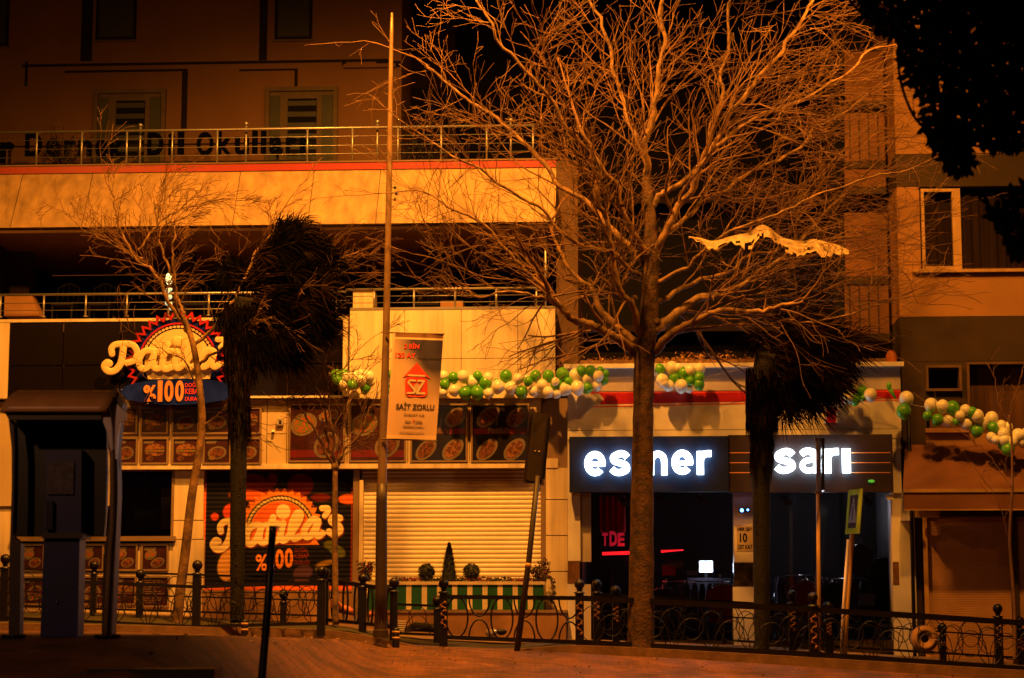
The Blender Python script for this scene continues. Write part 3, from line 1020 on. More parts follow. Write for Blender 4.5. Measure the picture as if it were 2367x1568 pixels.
a0, a1, b0, b1 = rect(-20, 333, 720, 336, RO + 1.6)
w.box(a0, a1, b0, b1, RO + 1.55, RO + 1.597)
a0, a1, b0, b1 = rect(-20, 374, 720, 377, RO + 1.6)
w.box(a0, a1, b0, b1, RO + 1.55, RO + 1.597)
for uu in (20, 320, 640):
    a = fu(uu, 360, RO + 1.6)[0]
    w.box(a - .03, a + .03, fu(uu, 420, RO + 1.6)[1], fu(uu, 334, RO + 1.6)[1], RO + 1.5, RO + 1.548)
w.go('rail', sgn)
# taller dark house further right
dk = root('dark_apartment_building', F(fu(1000, 700, RO - 2)[0], fu(1000, 700, RO - 2)[1], RO - 2), 'unlit brown apartment block between the ochre block and the plane tree', 'building')
w = FB().m('render_rear_dark')
a0, a1, b0, b1 = rect(930, -60, 1052, 380, RO - 2)
w.box(a0, a1, bbot, b1, RO - 7, RO - 2)
w.go('wall', dk)
w = FB().m('void')
for (u0, v0, u1, v1) in ((945, 205, 990, 330), (1002, 205, 1040, 330), (960, -40, 1010, 60)):
    a0, a1, b0, b1 = rect(u0, v0, u1, v1, RO - 2)
    w.box(a0, a1, b0, b1, RO - 2.02, RO - 1.985)
w.go('window', dk)
fd = root('unlit_building', F(fu(1500, 900, -9)[0], fu(1500, 900, -9)[1], -9), 'nearly black block seen through the plane tree branches', 'building')
w = FB().m('void')
a0, a1, b0, b1 = rect(1040, -80, 2100, 900, -10)
w.box(a0, a1, fu(1500, 1000, -10)[1], b1, -14, -10)
w.go('wall', fd)
w = FB().m('render_rear_dark')
for (u0, v0, u1, v1) in ((1340, 760, 1940, 775), (1345, 470, 1935, 482), (1345, 180, 1935, 190)):
    rbox(w, u0, v0, u1, v1, -9.9, -10, -9.2)
w.go('balcony_slab', fd)

# ================================================================== railings of the terraces
def terrace_rail(name, label, posts, vtop, vbase, off, rails, u0, u1, r=0.022, ball=()):
    """posts by photo column; heights by photo row at the first and last post"""
    z = lambda u, v: fu(u, v, off)
    um = (u0 + u1) / 2
    zt = z(um, vtop)[1]; zb = z(um, vbase)[1]
    t = root(name, F(z(um, vbase)[0], zb, off), label, 'railing', 'steel terrace railings')
    aA, aB = z(u0, vtop)[0], z(u1, vtop)[0]
    w = FB().m('steel', True).tube([(aA, zt, off), (aB, zt, off)], r * 1.25, 8); w.go('handrail', t)
    for k in rails:
        zz = zb + (zt - zb) * k
        w = FB().m('steel', True).tube([(aA, zz, off), (aB, zz, off)], r * 0.3, 6); w.go('rail_bar', t)
    for p in posts:
        a = z(p, vtop)[0]
        w = FB().m('steel', True).tube([(a, zb, off), (a, zt, off)], r, 8)
        w.lathe(F(a, zb, off), [(0, 0.0), (0.05, 0.0), (0.05, 0.015), (r, 0.02)], 10)
        w.go('post', t)
    for p in ball:
        a = z(p, vtop)[0]
        w = FB().m('steel', True).tube([(a, zb, off - .1), (a, zt + 0.1, off - .1)], r * 1.1, 8)
        w.ball(F(a, zt + 0.14, off - .1), 0.045, 10, 8, raw=True)
        w.go('lamp_post_stub', t)
terrace_rail('terrace_railing', 'long steel cable railing on the red coping of the roof terrace', [-20, 86, 190, 294, 399, 503, 711, 815, 920, 1020, 1125, 1232], 299, 379, -0.35, (0.26, 0.5, 0.76), -60, 1236, ball=(322, 567, 871, 1180))
terrace_rail('terrace_railing', 'steel railing above the black fascia, left half of the middle terrace', [2, 102, 199, 294, 390, 483, 580, 680, 778], 679, 731, 0.15, (0.3, 0.62), -60, 800)
terrace_rail('terrace_railing', 'steel railing above the cream fascia, right half of the middle terrace', [865, 957, 1052, 1147, 1240], 668, 714, 0.15, (0.33, 0.66), 800, 1262)
w = FB().m('steel', True)
a = fu(1261, 600, 0.1)[0]
w.tube([(a, fu(1261, 715, .1)[1], 0.1), (a, fu(1261, 533, .1)[1], 0.1)], 0.025, 8)
w.go('steel_column', label='thin steel column at the right end of the middle terrace', cat='column')
for (u0, v0, u1, v1, m_, lb) in ((10, 684, 72, 731, 'wood_panel', 'slanted orange board behind the left end of the middle railing'),
                                 (816, 676, 866, 716, 'cream_panel', 'bright cream box standing behind the railing beside the tall street pole'),
                                 (1018, 698, 1070, 716, 'wood_panel', 'low brown box on the middle terrace under the plane tree twigs')):
    a0, a1, b0, b1 = rect(u0, v0, u1, v1, -0.5)
    w = FB().m(m_)
    sl = 0.18 if u0 == 10 else 0
    w.add([(a0, b0, -.5), (a1 + sl, b0, -.5), (a1, b1, -.5), (a0, b1, -.5), (a0, b0, -.9), (a1 + sl, b0, -.9), (a1, b1, -.9), (a0, b1, -.9)],
          [(0, 1, 2, 3), (4, 7, 6, 5), (0, 4, 5, 1), (1, 5, 6, 2), (3, 2, 6, 7), (0, 3, 7, 4)])
    w.m('bronze_line').box(a0, a1, b1, b1 + 0.02, -.91, -.49)
    w.go('terrace_box', label=lb, cat='box')
# terrace café chairs hinted behind the railing
for uu in (150, 235, 455, 990):
    a, b = fu(uu, 725, -1.0)
    t = root('terrace_chair', F(a, b - .05, -1.0), {150: 'dark cane chair nearest the orange board on the middle terrace', 235: 'dark cane chair between the orange board and the sunburst sign',
             455: 'dark cane chair above the sunburst sign', 990: 'dark cane chair on the right half of the middle terrace'}[uu], 'chair', 'chairs on the middle terrace')
    b = fu(uu, 735, .3)[1]
    w = FB().m('void', True)
    w.tube([(a - .22, b + .45, -1.15), (a - .22, b + .85, -1.25), (a, b + .95, -1.28), (a + .22, b + .85, -1.25), (a + .22, b + .45, -1.15)], 0.02, 6)
    for x in (-.11, 0, .11):
        w.tube([(a + x, b + .45, -1.17), (a + x, b + .93, -1.27)], 0.012, 5)
    w.go('backrest', t)
    w = FB().m('void').box(a - .23, a + .23, b + .42, b + .46, -1.18, -.74)
    w.go('seat', t)
    for x, y in ((-.2, -1.15), (.2, -1.15), (-.2, -.78), (.2, -.78)):
        w = FB().m('void').box(a + x - .015, a + x + .015, b + 0.002, b + .42, y - .015, y + .015)
        w.go('leg', t)

# ================================================================== menu boards
def menu_board(u0, v0, u1, v1, off, kind, label, seed):
    rnd = random.Random(seed)
    a0, a1, b0, b1 = rect(u0, v0, u1, v1, off)
    W, H = a1 - a0, b1 - b0
    t = root('menu_board', F((a0 + a1) / 2, b0, off), label, 'menu board', 'menu boards with dish pictures')
    w = FB().m('frame_brown')
    for q in ((a0 - .035, a1 + .035, b1, b1 + .035), (a0 - .035, a1 + .035, b0 - .035, b0), (a0 - .035, a0, b0, b1), (a1, a1 + .035, b0, b1)):
        w.box(*q, off - .01, off + 0.05)
    w.go('frame', t)
    w = FB().m('menu_dark' if kind == 'big' else 'menu_maroon').box(a0, a1, b0, b1, off - .01, off + 0.02)
    def plate(cx, cy, rx, ry, rot, fm='food'):
        w.m('plate').disc(a0 + W * cx, b0 + H * cy, rx, ry, off + .0205, off + 0.024, 26, rot)
        w.m(fm).disc(a0 + W * cx, b0 + H * cy, rx * .78, ry * .74, off + .0245, off + 0.030, 22, rot)
    if kind == 'big':
        ry_ = b0 + H * 0.53
        w.m('menu_red').box(a0, a1, ry_ - H * .05, ry_ + H * .05, off + .019, off + 0.0202)
        plate(.28, .80, W * .25, H * .15, 0.75, 'food'); plate(.80, .78, W * .22, H * .15, 0.7, 'food_bun')
        plate(.26, .20, W * .24, H * .14, 0.8, 'food'); plate(.76, .20, W * .24, H * .15, 0.8, 'food_bun')
        w.m('plate').text("Patila's", a0 + W * .28, a0 + W * .68, ry_ - H * .035, ry_ + H * .07, off + .0205, off + 0.026, 0.02)
    elif kind == 'big1':
        w.m('menu_red').box(a0, a1, b0 + H * .06, b0 + H * .19, off + .019, off + 0.0202)
        plate(.25, .66, W * .26, H * .2, 0.5, 'food_green'); plate(.68, .28, W * .27, H * .2, 0.85, 'food')
        plate(.72, .82, W * .2, H * .1, 0.3, 'food_bun')
    elif kind == 'small':
        k = seed % 4
        w.m('plate').poly([(a0 + W * .04, b1 - H * .06), (a0 + W * .04, b1 - H * .18), (a0 + W * .42, b1 - H * .18), (a0 + W * .5, b1 - H * .06)], off + .019, off + .0205)
        if k in (0, 1):
            w.m('food_bun').disc(a0 + W * .5, b0 + H * .55, W * .42, H * .26, off + .0205, off + .025, 20, 0.08, 0, math.pi)
            w.m('food_green').box(a0 + W * .1, a0 + W * .9, b0 + H * .46, b0 + H * .55, off + .0205, off + .026)
            w.m('food_bun').disc(a0 + W * .5, b0 + H * .44, W * .4, H * .16, off + .0205, off + .025, 20, 0.0, math.pi, 2 * math.pi)
            w.m('food').disc(a0 + W * .3, b0 + H * .18, W * .16, H * .10, off + .0205, off + .024, 14)
        else:
            plate(.5, .42, W * .38, H * .28, .2, 'food'); w.m('food_green').disc(a0 + W * .3, b0 + H * .2, W * .14, H * .1, off + .031, off + .034, 12)
    elif kind == 'plates':
        w.m('plate').poly([(a0 + W * .05, b1 - H * .05), (a0 + W * .05, b1 - H * .2), (a0 + W * .5, b1 - H * .2), (a0 + W * .58, b1 - H * .05)], off + .019, off + .0205)
        plate(.32, .62, W * .27, H * .2, .5, 'food_green' if seed % 2 else 'food_bun'); plate(.62, .28, W * .3, H * .2, .4, 'food')
    elif kind == 'text':
        for k in range(11):
            w.m('frame_brown' if k % 2 else 'print_grey').box(a0 + W * .06, a0 + W * (.5 + .45 * rnd.random()), b1 - H * (.08 + .08 * k) - H * .022, b1 - H * (.08 + .08 * k), off + .019, off + .0215)
    w.go('picture', t)
cols5 = ((270, 315), (330, 386), (402, 457), (474, 531), (545, 601))
pos5 = ('first', 'second', 'third', 'fourth', 'fifth')
for r_, (v0, v1) in enumerate(((946, 1000), (1016, 1070))):
    for c_, (u0, u1) in enumerate(cols5):
        menu_board(u0, v0, u1, v1, 0.23, 'small', '%s menu board from the booth in the %s row under the oval sign' % (pos5[c_], ('upper', 'lower')[r_]), r_ * 5 + c_ * 3 + 1)
for k, (u0, u1) in enumerate(((672, 794), (812, 935), (953, 1077), (1093, 1220))):
    menu_board(u0, 938, u1, 1065, 0.23, 'big1' if k < 2 else 'big',
               ('large dark board with two tilted plates above the mural shutter', 'large dark board with plates partly hidden by the tall pole', 'large dark board with four oval plates below the hanging banner',
                'large dark board with four oval plates beside the traffic light')[k], k)
for k, (u0, u1) in enumerate(((52, 100), (120, 168), (189, 237), (264, 315), (331, 386))):
    menu_board(u0, 1262, u1, 1316, 0.045, 'plates', '%s small red dish board from the left under the serving window' % pos5[k], k + 1)
for k, (u0, u1) in enumerate(((58, 110), (189, 240), (262, 312))):
    menu_board(u0, 1336, u1, 1395, 0.045, 'small', ('red dish board behind the phone booth, near the pavement', 'red dish board of the bottom row right of the phone pedestal', 'red dish board of the bottom row right of the booth post')[k], k + 2)
a0, a1, b0, b1 = rect(330, 1336, 388, 1400, 0.045)
menu_board(330, 1336, 388, 1400, 0.045, 'text', 'cream price list with lines of text near the pavement', 9)

# small camera, red lamp on the band
w = FB().m('shop_grey'); rbox(w, 640, 968, 656, 984, 0.23, .22, .30); w.m('shop_dark'); rbox(w, 645, 972, 651, 979, 0.30, .30, .31)
w.go('junction_box', label='small grey box on the panel between the menu boards', cat='box')
a, b = fu(632, 997, 0.24)
w = MB().m('lamp_red_small', True).ball(F(a, b, 0.28), 0.028, 10, 8, raw=True)
w.m('black_metal').lathe(F(a, b - .05, .28), [(0, 0), (.03, 0), (.03, .03), (0, .03)], 8)
w.go('signal_lamp', label='tiny glowing red lamp beside the small menu boards', cat='lamp')

# ================================================================== big round shop sign with script letters
sg = root('sunburst_sign', F(fu(408, 880, 0.6)[0], fu(408, 935, 0.6)[1], 0.4), 'round sign with red zigzag rim, cream dome and raised script shop name', 'sign')
def S2(tx, ty):
    return fu(218.2 + tx / 6.314, 699.8 + ty / 6.314, 0.6)
pxm = (S2(1000, 0)[0] - S2(0, 0)[0]) / 1000
ca, cb = S2(1200, 860)
def pol(r, t):
    return ca + r * pxm * math.cos(t), cb + r * pxm * math.sin(t)
w = FB().m('sign_navy')
w.poly([pol(640, R(-20) + R(220) * i / 40) for i in range(41)], 0.40, 0.47)
w.go('back_disc', sg)
w = FB().m('red_plastic')
nt = 46
inn, out = [], []
for i in range(nt + 1):
    t = R(-26) + R(232) * i / nt
    big = i % 2 == 0
    inn.append(pol(700 if big else 610, t)); out.append(pol(755 if big else 662, t))
w.strip(inn, out, 0.45, 0.53)
w.ring(ca, cb, 548 * pxm, 572 * pxm, 0.47, 0.52, R(-15), R(195), 50)
w.go('zigzag_rim', sg)
w = FB().m('sign_black').ring(ca, cb, 482 * pxm, 546 * pxm, 0.47, 0.50, R(0), R(180), 50)
w.m('dot_cream')
for i in range(27):
    t = R(8) + R(164) * i / 26
    p = pol(514, t)
    w.disc(p[0], p[1], 18 * pxm, 25 * pxm, 0.5, 0.512, 12, t)
w.go('dotted_arc', sg)
w = FB().m('letter_cream')
pts = [pol(478, R(180) * i / 36) for i in range(37)]
wav = []
L0 = pol(478, R(180)); 
pts += [S2(735, 1030), S2(775, 1110), S2(1670, 1105), S2(1700, 990)]
w.poly(pts, 0.47, 0.515)
w.go('dome', sg)
def smap(mx, my):
    tx = 95 + (mx - 95) / .768 * 1.05
    ty = 1050 + (my + (mx - 95) * .088 - 1020) / .768
    return S2(tx, ty)
w = FB()
order = 0
for r_, pts in STROKES:
    q = spline([(a, b, 0) for a, b in pts], 5)
    pp = []
    for p in q:
        a, b = smap(p.x, p.y)
        pp.append((a, b, 0.60 + 0.0025 * order))
    order += 1
    rr_ = r_ / .768 * pxm * 1.02
    k = FB().m('letter_cream', True)
    rad = [rr_] * len(pp); 
    # rounded ends
    e0 = Vector(pp[0]); e1 = Vector(pp[-1])
    k.tube(pp, rad, 12, True, (FN, 0.22))
    for e in (e0, e1):
        k.ball(F(*e), rr_ * .995, 14, 10, (1, .22, 1), raw=True)
    k.go('letter_stroke', sg)
a, b = smap(IDOT[0], IDOT[1] + 20)
k = FB().m('letter_cream', True).ball(F(a, b, .62), 62 / .768 * pxm, 18, 12, (1, .22, 1), raw=True)
k.go('letter_stroke', sg)

# oval sign under it
ov = root('oval_sign', F(fu(400, 930, .75)[0], fu(400, 935, .75)[1], .6), 'glossy navy oval sign reading %100 in orange under the round sign', 'sign')
ovp = [(350, 1268), (470, 1210), (620, 1165), (900, 1125), (1300, 1105), (1600, 1120), (1850, 1150), (2020, 1205), (2100, 1268), (2040, 1370), (1850, 1430), (1600, 1470), (1250, 1492), (1000, 1490), (700, 1455), (480, 1420), (400, 1345)]
w = FB().m('sign_navy')
def OV(tx, ty, off=0.7):
    return fu(218.2 + tx / 6.314, 699.8 + ty / 6.314, off)
w.poly([OV(*p) for p in ovp], 0.42, 0.70)
w.go('panel', ov)
for ch, x0, x1, y0, y1 in (('%', 718, 905, 1205, 1448), ('1', 925, 1000, 1140, 1448), ('0', 1022, 1160, 1138, 1448), ('0', 1180, 1312, 1138, 1446)):
    p0, p1 = OV(x0, y1), OV(x1, y0)
    w = FB().m('letter_orange').text(ch, p0[0], p1[0], p0[1], p1[1], .70, .73, 0.035)
    w.go('letter', ov)
w = FB().m('print_red')
for k, tx in enumerate(('DOĞAL', 'KEBAP', 'DURAĞI')):
    p0, p1 = OV(1325, 1235 + k * 100), OV(1560, 1155 + k * 100)
    w.text(tx, p0[0], p1[0], p0[1], p1[1], .70, .715, 0.01)
w.go('lettering', ov)
w = FB().m('chrome', True)
for tx, ty in ((345, 1268), (400, 1275), (465, 1428), (780, 1470), (1510, 1450)):
    a, b = OV(tx, ty)
    w.ball(F(a, b, .71), .02, 8, 6, raw=True)
w.go('screw_cap', ov)
# glowing balls standing in for reflected decorative light above the round sign
t = root('reflection_glow', F(fu(391, 700, .7)[0], fu(391, 715, .7)[1], .7), 'pale glowing balls on a cable standing for reflected lights above the round sign', 'reflected lights')
w = MB().m('glow_warm', True)
a, b = fu(391, 645, .7)
w.ball(F(a, b, .7), .10, 14, 10, (.72, .72, 1.25), raw=True)
w.go('glow_ball', t)
for uu, vv, r_ in ((388, 672, .05), (394, 669, .04), (393, 687, .045), (386, 701, .045), (394, 703, .04), (395, 713, .04), (389, 690, .03)):
    a, b = fu(uu, vv, .7)
    w = MB().m('glow_pale', True).ball(F(a, b, .7), r_, 8, 6, (1, 1, 1.1), raw=True); w.go('glow_ball', t)
w = FB().m('black_metal').tube([(fu(392, 720, .7)[0], fu(392, 725, .7)[1], .66), (fu(391, 640, .7)[0], fu(391, 640, .7)[1], .66)], .012, 6)
w.go('cable', t)

# ================================================================== CLOTHES SHOP with the two lit signs
shop = root('clothes_shop_building', F(fu(1700, 1490)[0], fu(1700, 1490)[1], 0), 'single storey white clothes shop with red ribbon stripe and dark open front', 'building')
gz2 = fu(1800, 1500, 0)[1] - 0.5
w = FB().m('shop_white')
A0, A1, B0, B1 = rect(1312, 842, 2082, 1012, 0.30)
w.box(A0, A1, B0 - 0.02, B1 - 0.09, 0.0, 0.30)
w.go('upper_wall', shop)
w = FB().m('shop_white').box(fu(1304, 840, .4)[0], A1 + 0.05, B1 - 0.085, B1, -0.2, 0.52)
w.go('roof_edge', shop)
w = FB().m('slab_brown').box(A0, A1, B1 - 0.35, B1 - 0.09, -6, -0.003)
w.box(A0, A1, B1 - 0.06, B1 + 0.16, -6, -0.22)
w.go('roof', shop)
# grey band coloured as roof-edge shade, red ribbon stripe with a notch and fine lines
w = FB()
def sq(u0, v0, u1, v1, c, name):
    w.m(name); a0, a1, b0, b1 = rect(u0, v0, u1, v1, .3); w.box(a0, a1, b0, b1, .29, c)
sq(1366, 905, 2081, 908, .309, 'print_red')
def pt(u, v): return fu(u, v, .3)
w.m('red_plastic').poly([pt(1387, 935), pt(2081, 922), pt(2081, 899), pt(1378, 909), pt(1390, 922)], .29, .306)
w.m('shop_grey').poly([pt(1368, 937), pt(1382, 936), pt(1396, 923), pt(1384, 908), pt(1370, 908), pt(1384, 922)], .29, .308)
w.m('print_red').poly([pt(1366, 942), pt(2081, 926), pt(2081, 924), pt(1372, 939.5)], .29, .307)
w.m('seam').box(A0, A1, fu(1700, 994, .3)[1], fu(1700, 993, .3)[1], .29, .3035)
w.go('ribbon_stripe', shop)
w = FB().m('shop_grey').box(A0, A1 + 0.003, pt(1700, 903)[1], B1 - 0.087, .29, .315)
w.go('shade_band', shop)
# pillars
w = FB()
def wp(u0, v0, u1, v1, c, d, name):
    w.m(name); a0, a1, b0, b1 = rect(u0, v0, u1, v1, c); w.box(a0, a1, b0, b1, c - d, c)
wp(1312.5, 1012, 1341, 1297, .20, .5, 'shop_white'); wp(1312.5, 1349, 1341, 1540, .20, .5, 'shop_white')
w.go('pillar', shop)
w = FB(); wp(1312.5, 1298, 1340, 1348.5, .21, .4, 'marble_brown'); w.go('marble_band', shop)
w = FB(); wp(1341.5, 1140, 1366, 1299, .05, .3, 'shop_grey'); wp(1341.5, 1351, 1366, 1540, .05, .3, 'shop_grey')
w.go('door_jamb', shop)
w = FB(); wp(1696, 1140, 1744, 1300, .12, .4, 'shop_white'); wp(1696, 1357, 1744, 1560, .12, .4, 'shop_white'); w.go('pillar', shop)
w = FB(); wp(1696, 1301, 1744, 1356, .125, .35, 'marble_dark'); w.go('marble_band', shop)
w = FB(); wp(2064, 1010, 2083, 1140, .28, .5, 'shop_white'); wp(2064, 1140, 2118, 1590, .2, .5, 'shop_white'); w.go('pillar', shop)
w = FB(); wp(2064, 1299, 2078, 1352, .21, .3, 'marble_brown'); w.go('marble_band', shop)
# room behind the glass
r0, r1 = fu(1345, 1300, 0)[0], fu(2070, 1300, 0)[0]
rf, rc = fu(1700, 1478, 0)[1], B0 - 0.02
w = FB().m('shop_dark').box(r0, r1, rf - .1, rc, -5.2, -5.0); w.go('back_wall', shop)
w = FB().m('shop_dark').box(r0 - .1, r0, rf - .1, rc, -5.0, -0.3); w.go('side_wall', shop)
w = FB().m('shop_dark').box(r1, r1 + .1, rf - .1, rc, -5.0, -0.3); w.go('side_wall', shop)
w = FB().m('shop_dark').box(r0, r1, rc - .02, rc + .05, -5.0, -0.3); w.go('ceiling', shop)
w = FB().m('marble_dark').box(r0, r1, rf - .25, rf - 0.02, -5.0, 0.1); w.go('shop_floor', shop)
w = FB().m('shop_glass').box(fu(1366, 1300, -.1)[0], fu(1696, 1300, -.1)[0], rf, rc, -.112, -.10); w.go('shop_window', shop)
w = FB().m('shop_glass').box(fu(1744, 1300, -.1)[0], fu(2064, 1300, -.1)[0], rf, rc, -.112, -.10); w.go('shop_window', shop)
w = FB().m('black_metal').box(fu(1366, 1300, -.1)[0], fu(1696, 1300, -.1)[0], rf - .1, rf + .04, -.14, -.113); w.go('window_rail', shop)

# lit sign boxes
e = root('letter_sign', F(fu(1500, 1136, .5)[0], fu(1500, 1136, .5)[1], .4), 'black box sign with glowing white letters esmer, behind the plane trunk', 'sign')
a0, a1, b0, b1 = rect(1316, 1009, 1684, 1137, .55)
w = FB().m('sign_black').box(a0, a1, b0, b1, .30, .55); w.go('sign_box', e)
def el_arc(cx, cy, rx_, ry_, t0, t1, n=26):
    return [(cx + rx_ * math.cos(R(t0 + (t1 - t0) * i / n)), cy + ry_ * math.sin(R(t0 + (t1 - t0) * i / n))) for i in range(n + 1)]
def spl2(pts, n=6):
    return [(p.x, p.y) for p in spline([(x, y, 0) for x, y in pts], n)]
GLY = {  # width, height, strokes of (width, centre line)
    'e': (49, 57, [(15, el_arc(24.5, 28.5, 17, 21, 8, 318)), (10, [(9, 27), (47.5, 27)]), (14.5, [(41.5, 24), (41.5, 32)])]),
    's': (47, 57, [(14.5, spl2([(41, 42), (34, 49), (23, 50), (9.5, 43), (11, 33.5), (24, 29), (37, 24), (39, 13.5), (26, 7.2), (14, 8), (5, 15)]))]),
    'm': (77, 56, [(15, [(7.5, 0), (7.5, 54)]), (14, spl2([(7.5, 25), (11, 41), (23, 48.7), (35, 43), (38.5, 30), (38.5, 15), (38.5, 0)])), (14, spl2([(38.5, 25), (42, 41), (54, 48.7), (66, 43), (69.5, 30), (69.5, 15), (69.5, 0)]))]),
    'r': (33, 56, [(15.5, [(7.5, 0), (7.5, 54)]), (14.5, spl2([(7.5, 25), (10, 39), (19, 47.5), (33, 48.5)]))]),
    'a': (48, 58, [(15, spl2([(5, 44), (13, 50), (24, 50.8), (36, 46), (40, 36), (40.5, 18), (40.5, 0)])), (12, spl2([(40, 33), (26, 31), (12, 27), (7, 17), (13, 8), (24, 6.5), (34, 10), (40, 18)]))]),
    'ı': (21, 56, [(19, [(10.5, 0), (10.5, 55)])])}
def glow(parent, ch, u0, u1, v0, v1, off, bold=0.03):
    a0, a1, b0, b1 = rect(u0, v0, u1, v1, off)
    gw, gh, st = GLY[ch]
    w = FB()
    for k, (wd, pts) in enumerate(st):
        A, B = [], []
        for i in range(len(pts)):
            x0, y0 = pts[max(i - 1, 0)]; x1, y1 = pts[min(i + 1, len(pts) - 1)]
            L = math.hypot(x1 - x0, y1 - y0) + 1e-9
            nx, ny = -(y1 - y0) / L * wd / 2, (x1 - x0) / L * wd / 2
            f = lambda x, y: (a0 + (a1 - a0) * x / gw, b0 + (b1 - b0) * y / gh)
            A.append(f(pts[i][0] + nx, pts[i][1] + ny)); B.append(f(pts[i][0] - nx, pts[i][1] - ny))
        w.m('led_side').strip(A, B, off + .045 + k * .0012, off + .09 + k * .0012)
        w.m('led_white').strip(A, B, off + .0925 + k * .0012, off + .10 + k * .0012)
    w.go('letter', parent)
for ch, u0, u1, v0, v1 in (('e', 1351, 1400, 1044, 1101), ('s', 1409, 1456, 1043, 1100), ('m', 1466, 1543, 1043, 1099), ('e', 1552, 1602, 1041, 1098), ('r', 1611, 1644, 1042, 1098)):
    glow(e, ch, u0, u1, v0, v1, .55)
e2 = root('letter_sign', F(fu(1880, 1140, .5)[0], fu(1880, 1140, .5)[1], .4), 'brown box sign with glowing white letters beside the second palm', 'sign')
a0, a1, b0, b1 = rect(1684.5, 1005, 2064, 1138, .50)
w = FB().m('sign_brown').box(a0, a1, b0, b1, .30, .50); w.go('sign_box', e2)
w = FB().m('letter_orange')
for vv in (1047, 1070, 1093):
    for (x0, x1) in ((1686, 1745), (1968, 2058)):
        s0 = fu(x0, vv, .5); s1 = fu(x1, vv, .5)
        w.box(s0[0], s1[0], s0[1] - .008, s0[1] + .008, .499, .508)
w.go('trim_line', e2)
for ch, u0, u1, v0, v1 in (('s', 1789, 1838, 1038, 1095), ('a', 1847, 1895, 1037, 1095), ('r', 1904, 1938, 1037, 1095), ('ı', 1945, 1966, 1037, 1094)):
    glow(e2, ch, u0, u1, v0, v1, .50)
a, b = fu(2014, 1113, .5)
w = MB().m('green_led', True).ball(F(a, b, .52), .04, 8, 6, (1.6, 1, .8), raw=True)
w.go('lamp', label='small green glow on the lower edge of the brown sign', cat='lamp')
# small red and white box lamp on the wall
t = root('wall_lantern', F(fu(1920, 980, .4)[0], fu(1920, 980, .4)[1], .4), 'small red lantern with white edges on the wall above the brown sign', 'lantern')
a0, a1, b0, b1 = rect(1907, 958, 1936, 977, .55); w = FB().m('red_plastic').box(a0 + .03, a1 - .03, b0, b1 + .14, .31, .55); w.go('body', t)
w = FB().m('shop_white').box(a0, a0 + .03, b0, b1 + .14, .31, .56).box(a1 - .03, a1, b0, b1 + .14, .31, .56).box(a0, a1, b1 + .14, b1 + .16, .31, .56); w.go('frame', t)
# wall spots under the sign
for uu, lb in ((1436, 'left of the trunk'), (1528, 'right of the trunk'), (1619, 'midway between the trunk and the poster pillar'), (1812, 'right of the second palm'), (2000, 'at the right end of the shop front')):
    a, b = fu(uu, 1141, -.35)
    t = root('ceiling_spotlight', F(a, b, -.35), 'unlit grey spotlight hanging in the shop window ' + lb, 'spotlight', 'spotlights in the shop window')
    w = FB().m('clothes_pale').box(a - .02, a + .02, b - .10, b + .02, -.37, -.33); w.go('bracket', t)
    w = FB().m('clothes_pale', True).tube([(a - .02, b - .08, -.42), (a + .08, b - .2, -.25)], [.05, .075], 12); w.go('lamp_head', t)
# security camera with two blue points on the poster pillar
t = root('security_camera', F(fu(1719, 1185, .2)[0], fu(1719, 1185, .2)[1], .15), 'small camera with two blue lights on the white pillar', 'camera')
a, b = fu(1719, 1180, .2)
w = FB().m('shop_dark').box(a - .09, a + .12, b - .035, b + .035, .13, .2); w.go('body', t)
w = FB().m('led_blue', True).ball(F(a - .035, b, .205), .034, 10, 8, raw=True); w.go('light', t)
w = FB().m('led_blue', True).ball(F(a + .08, b + .008, .205), .022, 10, 8, raw=True); w.go('light', t)
# poster
t = root('poster', F(fu(1721, 1272, .13)[0], fu(1721, 1272, .13)[1], .13), 'cream poster with black print, number 10 in the middle, on the white pillar', 'poster')
a0, a1, b0, b1 = rect(1703, 1215, 1741, 1274, .125)
w = FB().m('beige_wall').box(a0, a1, b0, b1, .12, .13); w.go('sheet', t)
w = FB().m('sign_black')
for tx, v0, v1, x0, x1 in (('HER ŞEY', 1219, 1230, 1705, 1739), ('10', 1233, 1254, 1710, 1727), ('ÜST KAT', 1258, 1270, 1705, 1739)):
    q = rect(x0, v0, x1, v1, .13); w.text(tx, q[0], q[1], q[2], q[3], .13, .135, 0.03)
w.go('lettering', t)
# roof edge litter of dry leaves
w = MB().m('dry_leaves')
rnd = random.Random(3)
for i in range(1500):
    u = rnd.uniform(1330, 1985); h = rnd.random() ** 2
    a, _ = fu(u, 835, .1)
    big = 0.16 if (1560 < u < 1700) else 0.07
    c = rnd.uniform(-.9, .3)
    p = F(a, B1 + .005 + h * big + (0.17 if c < -.21 else 0), c)
    s_ = rnd.uniform(.02, .05)
    d1 = Vector((rnd.uniform(-1, 1), rnd.uniform(-1, 1), rnd.uniform(-.6, .6))).normalized() * s_; d2 = Vector((rnd.uniform(-1, 1), rnd.uniform(-1, 1), rnd.uniform(-.6, .6))).normalized() * s_
    w.add([p - d1, p - d2, p + d1, p + d2], [(0, 1, 2, 3)], True)
w.go('dry_leaf_litter', kind='stuff', label='dry leaves lying along the flat roof edge')
a, b = fu(2062, 826, .1)
w = MB().m('orange_plastic', True).ball(F(a, b, .0), .14, 12, 8, (.8, .8, 1.1), raw=True)
w.go('roof_ball', label='orange lump at the right end of the shop roof', cat='ball')
w = FB().m('right_wall_dark', True).tube([(fu(2120 + 10, 895, .4)[0], fu(2130, 895, .4)[1], .35), (fu(2115, 870, .4)[0], fu(2115, 870, .4)[1], .4)], .02, 6)

